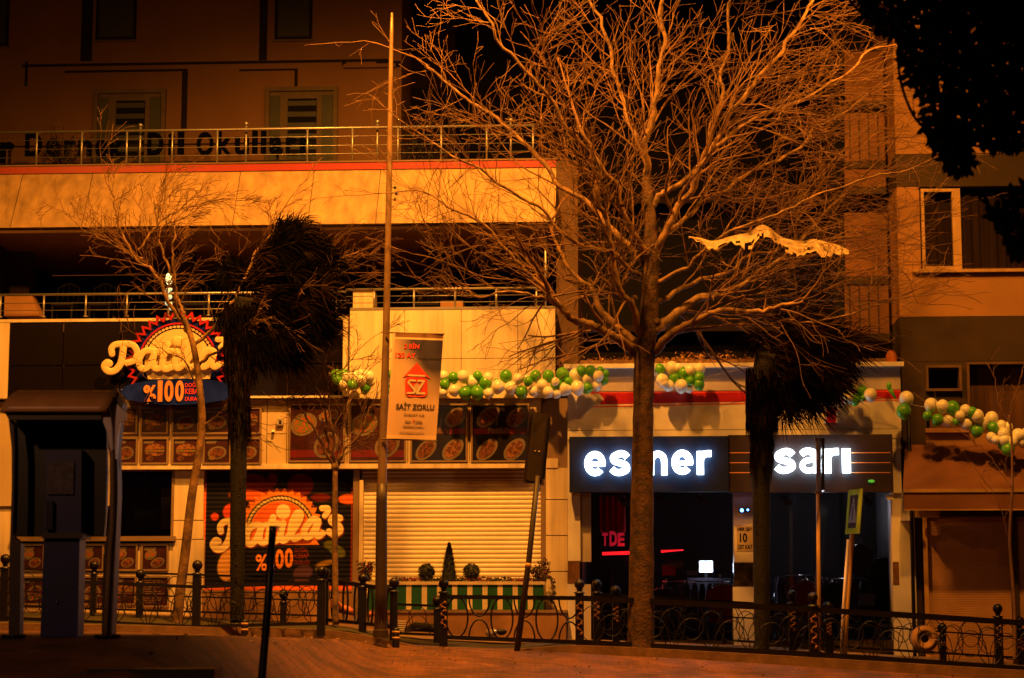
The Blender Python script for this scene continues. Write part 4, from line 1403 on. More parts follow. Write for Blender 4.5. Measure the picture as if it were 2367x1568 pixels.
# inside the shop
def inside(u0, v0, u1, v1, c, name, mat_, label, cat, group=None, thick=.05):
    a0, a1, b0, b1 = rect(u0, v0, u1, v1, c)
    w = FB().m(mat_).box(a0, a1, b0, b1, c - thick, c)
    return w, (a0, a1, b0, b1)
t = root('computer_monitor', F(fu(1632, 1330, -3)[0], fu(1632, 1330, -3)[1], -3), 'bright white computer screen on the till counter in the shop', 'monitor')
w, q = inside(1615, 1296, 1649, 1324, -3, '', 'shop_dark', '', '', thick=.06); w.go('case', t)
w, q = inside(1617, 1297.5, 1647, 1322.5, -2.99, '', 'screen', '', '', thick=.005); w.go('screen', t)
w, q = inside(1629, 1324, 1635, 1336, -3, '', 'shop_dark', '', ''); w.go('stand', t)
w, q = inside(1590, 1336, 1690, 1440, -2.8, '', 'clothes_dark', '', '', thick=.6)
w.go('till_counter', label='dark till counter under the bright screen', cat='counter')
for u0, v0, u1, v1, lb in ((1392, 1276.5, 1459, 1284, 'glowing red light tube under the red letters left of the trunk'), (1528, 1272, 1580, 1278, 'shorter glowing red light tube right of the trunk')):
    a0, a1, b0, b1 = rect(u0, v0, u1, v1, -2.5)
    w = FB().m('led_red', True).tube([(a0, (b0 + b1) / 2, -2.5), (a1, (b0 + b1) / 2 + (.03 if u0 > 1500 else .02), -2.5)], [(b1 - b0) / 2, (b1 - b0) / 2 * (.35 if u0 > 1500 else 1)], 10)
    w.go('light_tube', label=lb, cat='light tube', group='red light tubes in the shop')
t = root('neon_sign', F(fu(1417, 1265, -2.4)[0], fu(1417, 1265, -2.4)[1], -2.4), 'glowing red block letters on the shop wall above a red tube', 'sign')
for ch, u0, u1 in (('T', 1392, 1405), ('D', 1409, 1426), ('E', 1428, 1443)):
    a0, a1, b0, b1 = rect(u0, 1232 if ch != 'D' else 1228, u1, 1262, -2.4)
    w = FB().m('clothes_pale').text(ch, a0 - .012, a1 + .012, b0 - .012, b1 + .012, -2.46, -2.45, .05)
    w.m('neon_red').text(ch, a0, a1, b0, b1, -2.449, -2.42, .04); w.go('letter', t)
w = FB().m('clothes_red')
q = rect(1384, 1146, 1446, 1230, -2.6)
n_ = 22
vs = []
for i in range(n_ + 1):
    x = q[0] + (q[1] - q[0]) * i / n_
    c = -2.6 + .05 * math.sin(i * 1.3)
    vs += [(x, q[2], c), (x, q[3], c)]
w.add(vs, [(2 * i, 2 * i + 2, 2 * i + 3, 2 * i + 1) for i in range(n_)])
w.go('red_curtain', label='dark red curtain hanging above the red letters in the shop', cat='curtain')
def garment(name, u, v0, v1, width, c, mat_, label, hanger=True):
    a, b1 = fu(u, v0, c); _, b0 = fu(u, v1, c)
    t = root(name, F(a, b0, c), label, 'garment', 'clothes hanging in the shop')
    W = width
    w = FB().m(mat_)
    H = b1 - b0
    pts = [(a - W * .42, b0), (a + W * .42, b0), (a + W * .36, b0 + H * .55), (a + W * .5, b0 + H * .62), (a + W * .42, b0 + H * .86), (a + W * .12, b1), (a - W * .12, b1), (a - W * .42, b0 + H * .86), (a - W * .5, b0 + H * .62), (a - W * .36, b0 + H * .55)]
    w.poly(pts, c - .07, c + .07)
    w.go('cloth', t)
    if hanger:
        w = FB().m('chrome', True).tube([(a - W * .3, b1 - .03, c), (a, b1 + .05, c), (a + W * .3, b1 - .03, c)], .01, 6)
        w.tube([(a, b1 + .05, c), (a, b1 + .10, c), (a + .03, b1 + .13, c)], .008, 6)
        w.go('hanger', t)
garment('hanging_shirt', 1535, 1362, 1440, .75, -1.2, 'clothes_dark', 'black top on a bright hanger right of the plane trunk')
garment('hanging_shirt', 1674, 1352, 1440, .75, -.9, 'clothes_orange', 'orange red dress against the poster pillar')
garment('hanging_shirt', 1862, 1345, 1460, .7, -1.0, 'clothes_red', 'dull red top behind the right shop window near the railing post')
garment('hanging_shirt', 2040, 1290, 1440, .6, -1.2, 'clothes_green', 'dark green garment at the right end of the shop window')
garment('hanging_shirt', 1990, 1260, 1330, .5, -1.6, 'clothes_dark', 'dark jacket behind the crossing sign')
garment('hanging_shirt', 2003, 1372, 1400, .35, -.7, 'clothes_pale', 'small pale folded top in the right window', False)
garment('hanging_shirt', 1925, 1350, 1420, .5, -1.1, 'clothes_dark', 'dark blouse left of the crossing sign pole')
rnd = random.Random(40)
cl_ = ['clothes_dark', 'clothes_red', 'clothes_pale', 'clothes_green', 'clothes_dark', 'marble_brown']
for rk, (x0_, x1_, v_, c_) in enumerate(((1532, 1690, 1345, -1.9), (1790, 1880, 1330, -2.0), (1900, 2050, 1338, -1.8))):
    w = FB().m('chrome', True)
    a, b = fu(x0_, v_, c_); a2, _ = fu(x1_, v_, c_)
    w.tube([(a, b, c_), (a2, b, c_)], .015, 6); w.tube([(a, b, c_), (a, rf - .05, c_)], .015, 6); w.tube([(a2, b, c_), (a2, rf - .05, c_)], .015, 6)
    w.go('clothes_rack', label=('clothes rail between the plane trunk and the poster pillar', 'short clothes rail just right of the second palm', 'clothes rail behind the crossing sign')[rk], cat='clothes rack')
    n_ = int((a2 - a) / .14)
    for i in range(n_):
        x = a + .08 + i * .14 + rnd.uniform(-.03, .03); h_ = rnd.uniform(.55, .95)
        w = FB().m(rnd.choice(cl_))
        w.poly([(x - .05, b - h_), (x + .05, b - h_), (x + .06, b - .2), (x + .03, b - .04), (x - .03, b - .04), (x - .06, b - .2)], c_ - .2, c_ + .2)
        w.go('hanging_garment', label=('garment hanging in the dark row right of the plane trunk', 'garment hanging in the short dark row right of the second palm', 'garment hanging in the dark row behind the crossing sign')[rk], cat='garment',
             group=('garments on the rail by the plane trunk', 'garments on the rail by the second palm', 'garments on the rail behind the crossing sign')[rk])
w, q = inside(1392, 1318, 1416, 1372, -2.2, '', 'clothes_green', '', ''); w.m('clothes_pale').box(q[1] - .06, q[1], q[2], q[3] - .1, -2.19, -2.17)
w.go('wardrobe_mirror', label='pale green narrow mirror left of the plane trunk in the shop', cat='mirror')
for u0, v0, u1, v1, lb, mm in ((1531, 1308, 1562, 1330, 'small red box with a bright upper edge behind the glass', 'clothes_red'), (1588, 1320, 1612, 1330, 'small pale carton left of the bright screen', 'clothes_pale'), (1540, 1298, 1580, 1312, 'dim brown carton above the red box', 'marble_brown')):
    w, q = inside(u0, v0, u1, v1, -2.4, '', mm, '', '', thick=.2)
    if mm == 'clothes_red':
        w.m('sign_white').box(q[0], q[1], q[3] + .002, q[3] + .03, -2.55, -2.39)
    w.go('carton', label=lb, cat='box')
w, q = inside(1782, 1425, 1862, 1434, -.6, '', 'clothes_pale', '', '', thick=.5)
for x in (q[0], q[1] - .05):
    w.box(x, x + .05, rf - .02, q[2] - .001, -.7, -.65)
w.m('clothes_pale').box(q[0] + .3, q[0] + .55, rf - .02, q[2] - .05, -.9, -.72)
w.go('display_table', label='low pale display table inside the right shop window', cat='table')
rnd = random.Random(11)
for i, (uu, vv) in enumerate(((1890, 1320), (1900, 1336), (1912, 1338), (1924, 1343), (1932, 1347), (1938, 1356), (1960, 1345), (2010, 1318), (2026, 1330), (2029, 1340), (2048, 1342), (1972, 1328), (1500 + 40, 1340), (1582, 1344), (1664, 1330))):
    a, b = fu(uu, vv, -1.4)
    w = MB().m('dot_cream', True).ball(F(a, b, -1.4), .018 + .008 * rnd.random(), 8, 6, raw=True)  # cream ball puts the reflected glint of the hook into colour
    w.tube([tuple(F(a, b, -1.4)), tuple(F(a + .005, b - .10, -1.4))], .006, 5)
    w.go('clothes_hook', label='tiny hook with a glint painted pale among the clothes in the shop window', cat='hook', group='pale tipped hooks in the shop window')
for nm, (uu, vv), c_, pw, col_ in (('screen_light', (1632, 1310), -2.7, 9, (.75, .85, 1.0)), ('tube_light', (1450, 1285), -2.2, 9, (1.0, .05, .04)), ('shop_fill', (1900, 1180), -2.6, 32, (.85, .72, .7))):  # points added to brighten the shop; the last has no visible source
    ld = bpy.data.lights.new(nm, 'POINT'); ld.energy = pw; ld.color = col_; ld.shadow_soft_size = .15
    lo = bpy.data.objects.new(nm, ld); COL.objects.link(lo)
    a, b = fu(uu, vv, c_); lo.location = F(a, b, c_)
# small spotlight box at the right edge of the sign, grey box lamp on the right pillar
w = FB().m('shop_white'); rbox(w, 2049, 1144, 2064, 1155, .35, .21, .42); w.go('wall_spot', label='small cream spotlight at the right end of the brown sign', cat='spotlight')
w = FB().m('shop_white'); rbox(w, 2083, 1192, 2102, 1204, .35, .201, .42); w.m('shop_grey'); rbox(w, 2086, 1186, 2098, 1191.8, .3, .201, .28)
w.go('wall_spot', label='small cream spotlight on the white pillar beside the brown shutter', cat='spotlight')

# ================================================================== RIGHT APARTMENT HOUSE
rt = root('corner_apartment_building', F(fu(2250, 1500, .0)[0], fu(2250, 1520, .0)[1], 0), 'ochre apartment house with dark bands, balconies and a brown awning', 'building')
RO2 = 0.15
aR0 = fu(2084, 900, RO2)[0]; aR1 = fu(2500, 900, RO2)[0]
zz = lambda v, off=RO2: fu(2250, v, off)[1]
gzr = zz(1560)
w = FB().m('right_wall').box(aR0, aR1, zz(354), zz(-80), -6, RO2)
w.go('wall', rt)
w = FB().m('right_wall').box(aR0, aR1, zz(731), zz(634), -6, RO2)
w.go('wall', rt)
w = FB().m('right_wall').box(aR0, fu(2126, 500, RO2)[0], zz(633.5), zz(431), -6, RO2)
w.go('wall', rt)
w = FB().m('right_wall_dark').box(aR0 + .002, aR1, zz(430.5), zz(354.5), -6, RO2 - .004)
w.box(aR0 + .002, aR1, zz(835), zz(731.5), -6, RO2 - .004)
w.box(aR0 + .002, fu(2140, 900, RO2)[0], zz(1030), zz(835.5), -6, RO2 - .01)
w.box(fu(2222, 900, RO2)[0], fu(2238, 900, RO2)[0], zz(1030), zz(835.5), -6, RO2 - .01)
w.box(fu(2140.5, 900, RO2)[0], fu(2221.5, 900, RO2)[0], zz(932), zz(901), -6, RO2 - .01)
w.box(fu(2140.5, 900, RO2)[0], fu(2221.5, 900, RO2)[0], zz(851), zz(835.5), -6, RO2 - .01)
w.go('dark_band', rt)
w = FB().m('right_wall').box(fu(2140, 1000, RO2)[0], aR1, zz(1060), zz(1000), -6, RO2 - .008)
w.go('lower_wall', rt)
# upper window
w = FB()
a0 = fu(2126, 500, RO2)[0]
w.m('curtain').box(a0, aR1, zz(633), zz(431.5), -.3, -.25)
w.go('curtain', rt)
w = FB().m('pvc_white')
a0, a1, b0, b1 = frame(w, 2130, 437, 2221, 623, RO2 - .03, .06, 0, RO2)
w.box(a1 - .16, a1 - .061, b0 + .06, b1 - .06, .0, RO2 - .002)
wn_ = w.go('window', rt, label='cream window frame with dark curtains')
w = FB().m('shop_glass').box(a0 + .06, a1 - .16, b0 + .06, b1 - .06, .04, .05); w.go('pane', wn_)
w = FB().m('shop_glass').box(a1, aR1, b0 + .05, b1, .04, .05); w.go('pane', wn_)
w = FB().m('pvc_white').box(fu(2112, 628, .3)[0], aR1, zz(631), zz(624), .0, RO2 + .12); w.go('window_sill', rt)
w = FB().m('curtain', True)
vs = []
ca0, ca1 = fu(2136, 500, -.1)[0], aR1
for i in range(121):
    x = ca0 + (ca1 - ca0) * i / 120
    c = -.16 + .03 * math.sin(i * .9) + .02 * math.sin(i * .37)
    vs += [(x, b0 + .05, c), (x, b1, c)]
w.add(vs, [(2 * i, 2 * i + 2, 2 * i + 3, 2 * i + 1) for i in range(120)])
w.go('curtain_fold', rt)
# lower window, vent box
w = FB().m('bronze_line'); q = frame(w, 2236, 836, 2500, 1000, RO2 - .03, .05, -.05, RO2)
wq = w.go('window', rt)
w = FB().m('curtain').box(q[0] + .05, q[1] - .05, q[2] + .05, q[3] - .05, -.3, -.25); w.go('curtain', wq)
w = FB().m('bronze_line'); q = frame(w, 2139, 845, 2222, 905, RO2 + .02, .05, .0, RO2 + .1)
wq = w.go('window', rt, label='small square vent window with open dark opening')
w = FB().m('void').box(q[0] + .05, q[1] - .05, q[2] + .05, q[3] - .05, -.3, -.2); w.go('opening', wq)
w = FB().m('curtain'); q = rect(2150, 932, 2222, 990, RO2); w.box(q[0], q[1], q[2], q[3], -.2, RO2 - .03); w.go('window_panel', rt)
w = FB().m('right_wall'); q = rect(2140, 990, 2240, 1000, RO2 + .1); w.box(q[0], q[1], q[2], q[3], 0, RO2 + .12); w.go('window_sill', rt)
# balconies at the left side
for (v0, v1, ribs, nm) in ((262, 372, True, ''), (384, 432, False, ''), (492, 640, False, ''), (655, 772, True, ''), (120, 235, False, '')):
    b = FB().m('balcony_wall')
    a0, a1 = fu(1952, v0, -1.0)[0], aR0 - .06
    b0, b1 = fu(2000, v1, -1.0)[1], fu(2000, v0, -1.0)[1]
    b.box(a0, a1, b0, b1, -1.08, -1.0)
    if ribs:
        x = a0 + .08
        while x < a1 - .1:
            b.m('right_wall_dark').box(x, x + .03, b0 + .02, b1 - .02, -1.0, -.985); x += .19
    b.m('right_wall_dark').box(a0, a1, b0 - .16, b0 - .003, -3, -.96)
    b.go('balcony', rt)
w = FB().m('void').box(fu(1948, 500, -3)[0], aR0 - .01, gzr, zz(-80), -6, -3.0); w.go('stairwell_wall', rt)
# downpipe between the shops
w = FB().m('black_metal', True).tube([(fu(2098, 900, .2)[0], zz(900), .25), (fu(2098, 900, .2)[0], gzr, .25)], .035, 8)
w.go('drain_pipe', rt)
# awning: sloping cloth, front valance, box
aw = root('shop_awning', F(fu(2230, 1175, .8)[0], fu(2230, 1180, .8)[1], .9), 'brown sloping shop awning with cream front edge over the brown shutter', 'awning')
p0 = fu(2092, 1030, RO2)[0]; zt = zz(1028); zf = fu(2230, 1133, 1.0)[1]; pf = fu(2087, 1133, 1.0)[0]
w = FB().m('awning_brown').add([(p0, zt, RO2), (aR1, zt, RO2), (aR1, zf, 1.0), (pf, zf, 1.0), (p0, zt - .02, RO2), (aR1, zt - .02, RO2), (aR1, zf - .02, 1.0), (pf, zf - .02, 1.0)],
      [(0, 1, 2, 3), (4, 7, 6, 5), (0, 4, 5, 1), (1, 5, 6, 2), (3, 2, 6, 7), (0, 3, 7, 4)])
w.go('canopy_cloth', aw)
w = FB().m('pvc_white').box(pf, aR1, zf - .045, zf + .02, 1.0, 1.06); w.go('front_bar', aw)
w = FB().m('awning_brown').box(pf + .01, aR1, zf - .36, zf - .047, 1.01, 1.03); w.go('valance', aw)
w = FB().m('pvc_white').box(pf + .01, aR1, zf - .385, zf - .361, 1.0, 1.04); w.go('hem_bar', aw)
# shutter below
w = FB().m('right_wall_dark').box(fu(2084, 1200, .05)[0], fu(2128, 1200, .05)[0], gzr, zt, -.5, .02)
w.m('right_wall_dark').box(fu(2128, 1200, .05)[0] + .001, aR1, zz(1193), zz(1060), -.5, .06)
w.go('shopfront_wall', rt)
w = FB().m('yellow_strip'); rbox(w, 2137, 1193, 2147, 1580, .06, -.3, .09); w.go('shutter_guide', rt)
w = shutter(2147, 1195, 2340, 1580, 0.0, .045, 'shutter_brown', .2); w.go('roller_shutter', rt, label='brown finely ribbed roller shutter')
w = FB().m('right_wall_dark'); rbox(w, 2340, 1193, 2356, 1600, .08, -.3, .10); w.go('shutter_post', rt)
w = shutter(2356, 1195, 2500, 1600, 0.0, .045, 'shutter_brown', .2); w.go('roller_shutter', rt, label='second brown shutter at the photo edge')
w = FB().m('pvc_white'); rbox(w, 2118, 1180, 2170, 1196, .5, .3, .6); w.go('sign_light', label='cream strip with red lower edge under the left end of the brown awning', cat='light box')

# ================================================================== balloon garlands
def garland(label, balls, off, string_pts, seed):
    rnd = random.Random(seed)
    us_ = [b[0] for b in balls]; vs_ = [b[1] for b in balls]
    um, vm = sum(us_) / len(us_), max(vs_) + 10
    a, b = fu(um, vm, off)
    t = root('balloon_garland', F(a, b, off), label, 'balloon garland', 'garlands of green and white balloons')
    w = FB().m('string', True)
    w.tube([(*fu(u, v, off - .05), off - .05) for u, v in string_pts], .006, 5); w.go('string', t)
    for i, (u, v, r, c) in enumerate(balls):
        o = off + rnd.uniform(-.07, .07)
        a, b = fu(u, v, o)
        rr = r / 118.5
        up = rnd.uniform(-.5, .5)
        w = MB().m('balloon_green' if c == 'g' else 'balloon_white', True)
        cpos = F(a, b, o)
        kd = Vector((math.sin(up), .25, -math.cos(up))).normalized() * rr
        w.ball(cpos, rr * rnd.uniform(.86, 1.07), 20, 14, (1, 1, 1.04), raw=True)
        kn = kd.normalized()
        for q_ in range(len(w.v)):
            dv = w.v[q_] - cpos
            h_ = dv.dot(kn) / rr
            if h_ > 0:
                ax_ = kn * dv.dot(kn)
                w.v[q_] = cpos + ax_ * (1 + .16 * h_) + (dv - ax_) * (1 - .16 * h_ * h_)
        kd = kd * 1.1
        w.tube([tuple(cpos + kd * 1.0), tuple(cpos + kd * 1.13)], [rr * .05, rr * .13], 7)
        w.go('balloon', t)
# crop scale helpers: c2 for the middle strip, c3, c4
c2 = lambda x, y, r, c: (586.9 + .2591 * x, 782.5 + .2591 * y, r * .2591, c)
c3 = lambda x, y, r, c: (1173.8 + .2591 * x, 782.5 + .2591 * y, r * .2591, c)
c4 = lambda x, y, r, c: (1765.2 + .2591 * x, 782.5 + .2591 * y, r * .2591, c)
g1 = [c2(735, 330, 52, 'g'), c2(800, 320, 52, 'g'), c2(830, 350, 55, 'w'), c2(900, 340, 58, 'w'), c2(965, 325, 50, 'w'), c2(1020, 340, 52, 'w'), c2(880, 415, 52, 'g'), c2(745, 370, 46, 'g'),
      c2(925, 395, 50, 'w'), c2(995, 435, 52, 'g'), c2(1040, 385, 50, 'w'), c2(800, 410, 52, 'w'), c2(960, 370, 56, 'w'), c2(985, 470, 30, 'g')]
garland('left garland of green and cream balloons beside the tall street pole', g1, .75, [(760, 862), (800, 885), (850, 900), (905, 885)], 1)
g2 = [c2(1230, 320, 45, 'g'), c2(1200, 390, 45, 'w'), c2(1235, 470, 40, 'g'), c2(1300, 360, 50, 'w'), c2(1400, 380, 50, 'g'), c2(1500, 350, 50, 'w'), c2(1600, 400, 50, 'g'), c2(1640, 330, 48, 'w'),
      c2(1690, 335, 48, 'w'), c2(1705, 410, 55, 'g'), c2(1690, 480, 42, 'w'), c2(1780, 348, 56, 'g'), c2(1785, 462, 50, 'w'), c2(1865, 340, 54, 'w'), c2(1885, 485, 56, 'g'), c2(1948, 388, 60, 'w'), c2(1995, 335, 48, 'g'),
      c2(1993, 485, 58, 'g'), c2(2065, 395, 56, 'g'), c2(2090, 350, 44, 'w'), c2(2095, 490, 50, 'w'), c2(2168, 390, 38, 'g'), c2(2178, 430, 57, 'w'), c2(2248, 335, 57, 'g'), c2(2290, 440, 55, 'w'),
      c3(90, 360, 52, 'w'), c3(30, 440, 56, 'w'), c3(123, 478, 57, 'g'), c3(182, 383, 42, 'g'), c3(248, 335, 56, 'g'), c3(228, 470, 52, 'w'), c3(307, 416, 56, 'w'), c3(362, 335, 56, 'g'), c3(360, 480, 52, 'w'),
      c3(165, 350, 30, 'w'), c3(425, 385, 36, 'w'), c3(440, 412, 57, 'g'), c3(488, 318, 58, 'g'), c3(515, 450, 54, 'w'), c3(440, 490, 45, 'w'), c3(540, 385, 45, 'g'), c3(603, 325, 60, 'w'), c3(622, 440, 59, 'w'), c3(655, 290, 46, 'g'),
      c3(708, 355, 46, 'w'), c3(710, 440, 52, 'g'), c3(735, 290, 50, 'g'), c3(797, 420, 50, 'w'), c3(808, 335, 50, 'w'), c3(825, 285, 36, 'g'), c3(870, 315, 42, 'g'), c3(860, 375, 40, 'g')]
g2 = [b for b in g2 if b[2] > 7]
garland('longest garland of balloons, from the hanging banner to the plane trunk', g2, .75, [(905, 885), (1000, 890), (1100, 880), (1200, 882), (1300, 880), (1405, 876), (1460, 873)], 2)
g3 = [c3(1230, 290, 45, 'g'), c3(1290, 250, 45, 'w'), c3(1320, 300, 40, 'w'), c3(1352, 275, 52, 'g'), c3(1378, 372, 56, 'w'), c3(1462, 265, 58, 'w'), c3(1520, 262, 40, 'w'), c3(1490, 355, 55, 'g'), c3(1438, 420, 48, 'w'), c3(1572, 310, 54, 'g'), c3(1622, 285, 56, 'w'),
      c3(1548, 425, 56, 'w'), c3(1625, 378, 46, 'g'), c3(1612, 445, 42, 'w'), c3(1708, 350, 52, 'g'), c3(1714, 270, 52, 'w'), c3(1705, 410, 50, 'g'), c3(1390, 400, 44, 'w')]
garland('short garland of balloons right of the plane trunk above the black sign', g3, .75, [(1500, 868), (1560, 875), (1640, 870), (1765, 842)], 3)
g4 = [c4(655, 515, 48, 'w'), c4(750, 430, 50, 'g'), c4(745, 520, 55, 'w'), c4(812, 542, 58, 'g'), c4(880, 465, 52, 'g'), c4(952, 502, 56, 'w'), c4(888, 530, 30, 'g')]
garland('garland of few balloons under the fronds of the second palm', g4, .75, [(1920, 905), (2010, 915), (2080, 930)], 4)
g5 = [c4(1274, 535, 62, 'w'), c4(1250, 650, 62, 'g'), c4(1495, 595, 58, 'w'), c4(1462, 688, 45, 'g'), c4(1597, 605, 58, 'w'), c4(1552, 725, 57, 'g'), c4(1685, 620, 60, 'g'), c4(1645, 735, 56, 'w'), c4(1715, 745, 40, 'g'), c4(1800, 640, 54, 'w'), c4(1752, 690, 48, 'w'),
      c4(1860, 660, 48, 'g'), c4(1808, 760, 56, 'w'), c4(1905, 690, 62, 'w'), c4(1905, 825, 60, 'g'), c4(1955, 755, 54, 'w'), c4(2035, 710, 62, 'w'), c4(2045, 795, 50, 'g'), c4(2030, 880, 44, 'w'), c4(2120, 780, 58, 'w'), c4(2070, 905, 44, 'w'), c4(2140, 850, 52, 'w'),
      c4(2180, 790, 48, 'w'), c4(2150, 905, 48, 'w'), c4(2180, 990, 62, 'g'), c4(2270, 865, 58, 'w'), c4(2310, 920, 50, 'w'), c4(2215, 925, 48, 'w'), c4(2120, 960, 30, 'g'), c4(2340, 850, 46, 'w')]
garland('right garland sagging across the windows of the ochre apartment house', g5, .95, [(2080, 930), (2140, 942), (2230, 955), (2310, 985), (2380, 1020)], 5)
a, b = fu(2055, 893, .5)
w = MB().m('balloon_green', True).ball(F(a, b, .5), .07, 10, 8, (.7, .6, 1.2), raw=True)
w.tube([tuple(F(a + .02, b - .06, .5)), tuple(F(a + .12, b - .24, .5))], [.05, .02], 8)
w.go('burst_balloon', label='limp burst green balloon hanging above the red ribbon stripe', cat='balloon')

# ================================================================== RAILINGS on the verge
def ornate_post(w_parent, u, vtop, vbase, Y, gold=False, wpx=19):
    s = FPX / Y * 0.99
    top = P(u, vtop, Y); base = P(u, vbase, Y)
    h = top.z - base.z
    hw = wpx / 2 / s
    w = MB().m('rail_black')
    def bx(x0, x1, z0, z1, d=None, m_=None):
        if m_: w.m(m_)
        d = d or (x1 - x0) / 2
        w.add([(base.x + x, base.y + y, base.z + z) for z in (z0, z1) for y in (-d, d) for x in (x0, x1)],
              [(0, 1, 3, 2), (4, 6, 7, 5), (0, 4, 5, 1), (2, 3, 7, 6), (0, 2, 6, 4), (1, 5, 7, 3)], True)
    bx(-hw, hw, -0.12, h - 0.25)
    w.m('rail_black', True).lathe(base, [(hw * 1.35, h - .25), (hw * 1.35, h - .23), (hw * .6, h - .21), (hw * .6, h - .19), (hw * 1.1, h - .18), (0, h - .16)], 12)
    o = w.go('post', w_parent)
    w = MB().m('rail_black', True).ball((base.x, base.y, base.z + h - .09), .09, 16, 10, raw=True)
    w.go('ball_cap', o)
    if gold:
        g = MB().m('rail_gold', True)
        n_ = 26
        pts = [(base.x + hw * .6 * math.sin(k * .75), base.y - hw - .004, base.z + .32 + (h - .72) * k / n_) for k in range(n_ + 1)]
        g.tube(pts, .010, 6)
        for k in range(0, n_ + 1, 4):
            p = pts[k]
            sgn = -1 if p[0] > base.x else 1
            g.ball((base.x + sgn * hw * .45, p[1], p[2] + .02), .026, 8, 6, (1, .5, 1), raw=True)
        for k in range(2, n_ + 1, 3):
            p = pts[k]
            g.ball((p[0], p[1], p[2]), .020, 8, 6, (1.2, .5, .8), raw=True)
        g.go('scroll_ornament', o)
def rail_bar(parent, pa, pb, r=.035, name='rail', flat=.6, gray=False):
    d = (pb - pa)
    w = MB().m('rail_black')
    up = Vector((0, 0, r)); side = Vector((0, 1, 0)) * r * flat
    if abs(d.y) > abs(d.x):
        side = Vector((1, 0, 0)) * r * flat
    vs = [pa - up - side, pa - up + side, pa + up + side, pa + up - side, pb - up - side, pb - up + side, pb + up + side, pb + up - side]
    w.add(vs, [(0, 1, 2, 3), (7, 6, 5, 4), (0, 4, 5, 1), (1, 5, 6, 2), (2, 6, 7, 3), (3, 7, 4, 0)], True)
    w.go(name, parent)
def hoop(parent, c, rx, rz, r=.012, a0=0, a1=2 * math.pi, gl=False, n=30, name='hoop', dx=1.0, dy=0.0):
    w = MB().m('rail_black', True)
    pts = [(c.x + dx * rx * math.cos(a0 + (a1 - a0) * i / n), c.y + dy * rx * math.cos(a0 + (a1 - a0) * i / n), c.z + rz * math.sin(a0 + (a1 - a0) * i / n)) for i in range(n + 1)]
    w.tube(pts, r, 7, cap=abs(a1 - a0) < 6.2)
    w.go(name, parent)
def fence(label, Y, top, bot, posts, gold, uu0, uu1, style='loops', pitch=56, mid=None, rr=.035, ystep=0, size=1.0):
    um = (uu0 + uu1) / 2
    Yf = (lambda u: Y + ystep * (u - uu0) / (uu1 - uu0)) 
    t = root('railing', P(um, lerp(um, bot) + 10, Yf(um)), label, 'railing', 'black iron railings along the verge')
    seq = sorted(set([uu0, uu1] + [p[0] for p in posts if uu0 < p[0] < uu1]))
    for a, b in zip(seq, seq[1:]):
        rail_bar(t, P(a, lerp(a, top), Yf(a)), P(b, lerp(b, top), Yf(b)), rr)
        rail_bar(t, P(a, lerp(a, bot), Yf(a)), P(b, lerp(b, bot), Yf(b)), rr)
        if mid:
            rail_bar(t, P(a, lerp(a, mid), Yf(a)), P(b, lerp(b, mid), Yf(b)), .014)
    for (u, v0, v1, wpx) in posts:
        ornate_post(t, u, v0, v1, Yf(u) + .001, gold, wpx)
    u = uu0 + pitch * .6
    k = 0
    while u < uu1 - pitch * .4:
        zt = P(u, lerp(u, top), Yf(u)); zb = P(u, lerp(u, bot), Yf(u))
        c = (zt + zb) / 2; H = (zt.z - zb.z) / 2
        s = FPX / Yf(u)
        if style == 'loops':
            if k % 2 == 0:
                hoop(t, c, pitch * .48 / s, H * .98, .016)
            else:
                hoop(t, Vector((c.x, c.y, zt.z)), pitch * .46 / s, H * .92, .015, math.pi, 2 * math.pi, n=18)
                hoop(t, Vector((c.x, c.y, zb.z)), pitch * .46 / s, H * .92, .015, 0, math.pi, n=18)
        else:
            hoop(t, c + Vector((0, 0, H * .15 * (1 if k % 2 else -1))), pitch * .62 * size / s, H * .8 * size, .008)
            if k % 2:
                hoop(t, Vector((c.x, c.y, zb.z)), pitch * .9 / s, H * 1.3, .008, 0, math.pi, n=20)
        u += pitch
        k += 1
    return t
YA = 35.75
TA = [(1025, 1380), (1180, 1381), (1340, 1383), (1448, 1386), (1560, 1390), (1775, 1403), (2128, 1425), (2367, 1440), (2500, 1449)]
BA = [(1025, 1473), (1180, 1480), (1340, 1485), (1775, 1507), (1930, 1516), (2367, 1546), (2500, 1556)]
fence('iron railing with large loops in front of the striped planter', YA, TA, BA, [(1025, 1338, 1496, 19), (1340, 1339, 1511, 19)], True, 1025, 1340, 'loops', 52, rr=.036)
fence('iron railing with gold scrolled posts on the right side of the verge', YA, TA, BA, [(1882, 1369, 1543, 20), (2420, 1402, 1577, 20)], True, 1341.5, 2420, 'rings', 46, rr=.048)
TB = [(1380, 1373), (1450, 1378), (1780, 1397), (2060, 1416), (2367, 1437), (2500, 1446)]
BB = [(1380, 1460), (1450, 1466), (1780, 1487), (2060, 1502), (2367, 1522), (2500, 1532)]
MBB = [(1380, 1412), (1780, 1430), (2300, 1470), (2500, 1480)]
YB_ = 37.6
fence('rear iron railing behind the plane trunk and the second palm', YB_, TB, BB, [(1380, 1340, 1474, 17), (1424, 1354, 1480, 16), (1833, 1364, 1500, 17), (1916, 1391, 1510, 16), (2310, 1396, 1535, 17), (2360, 1425, 1545, 16), (2180, 1440, 1530, 14)], True, 1380, 2430, 'rings', 40, MBB, .022, size=.9)
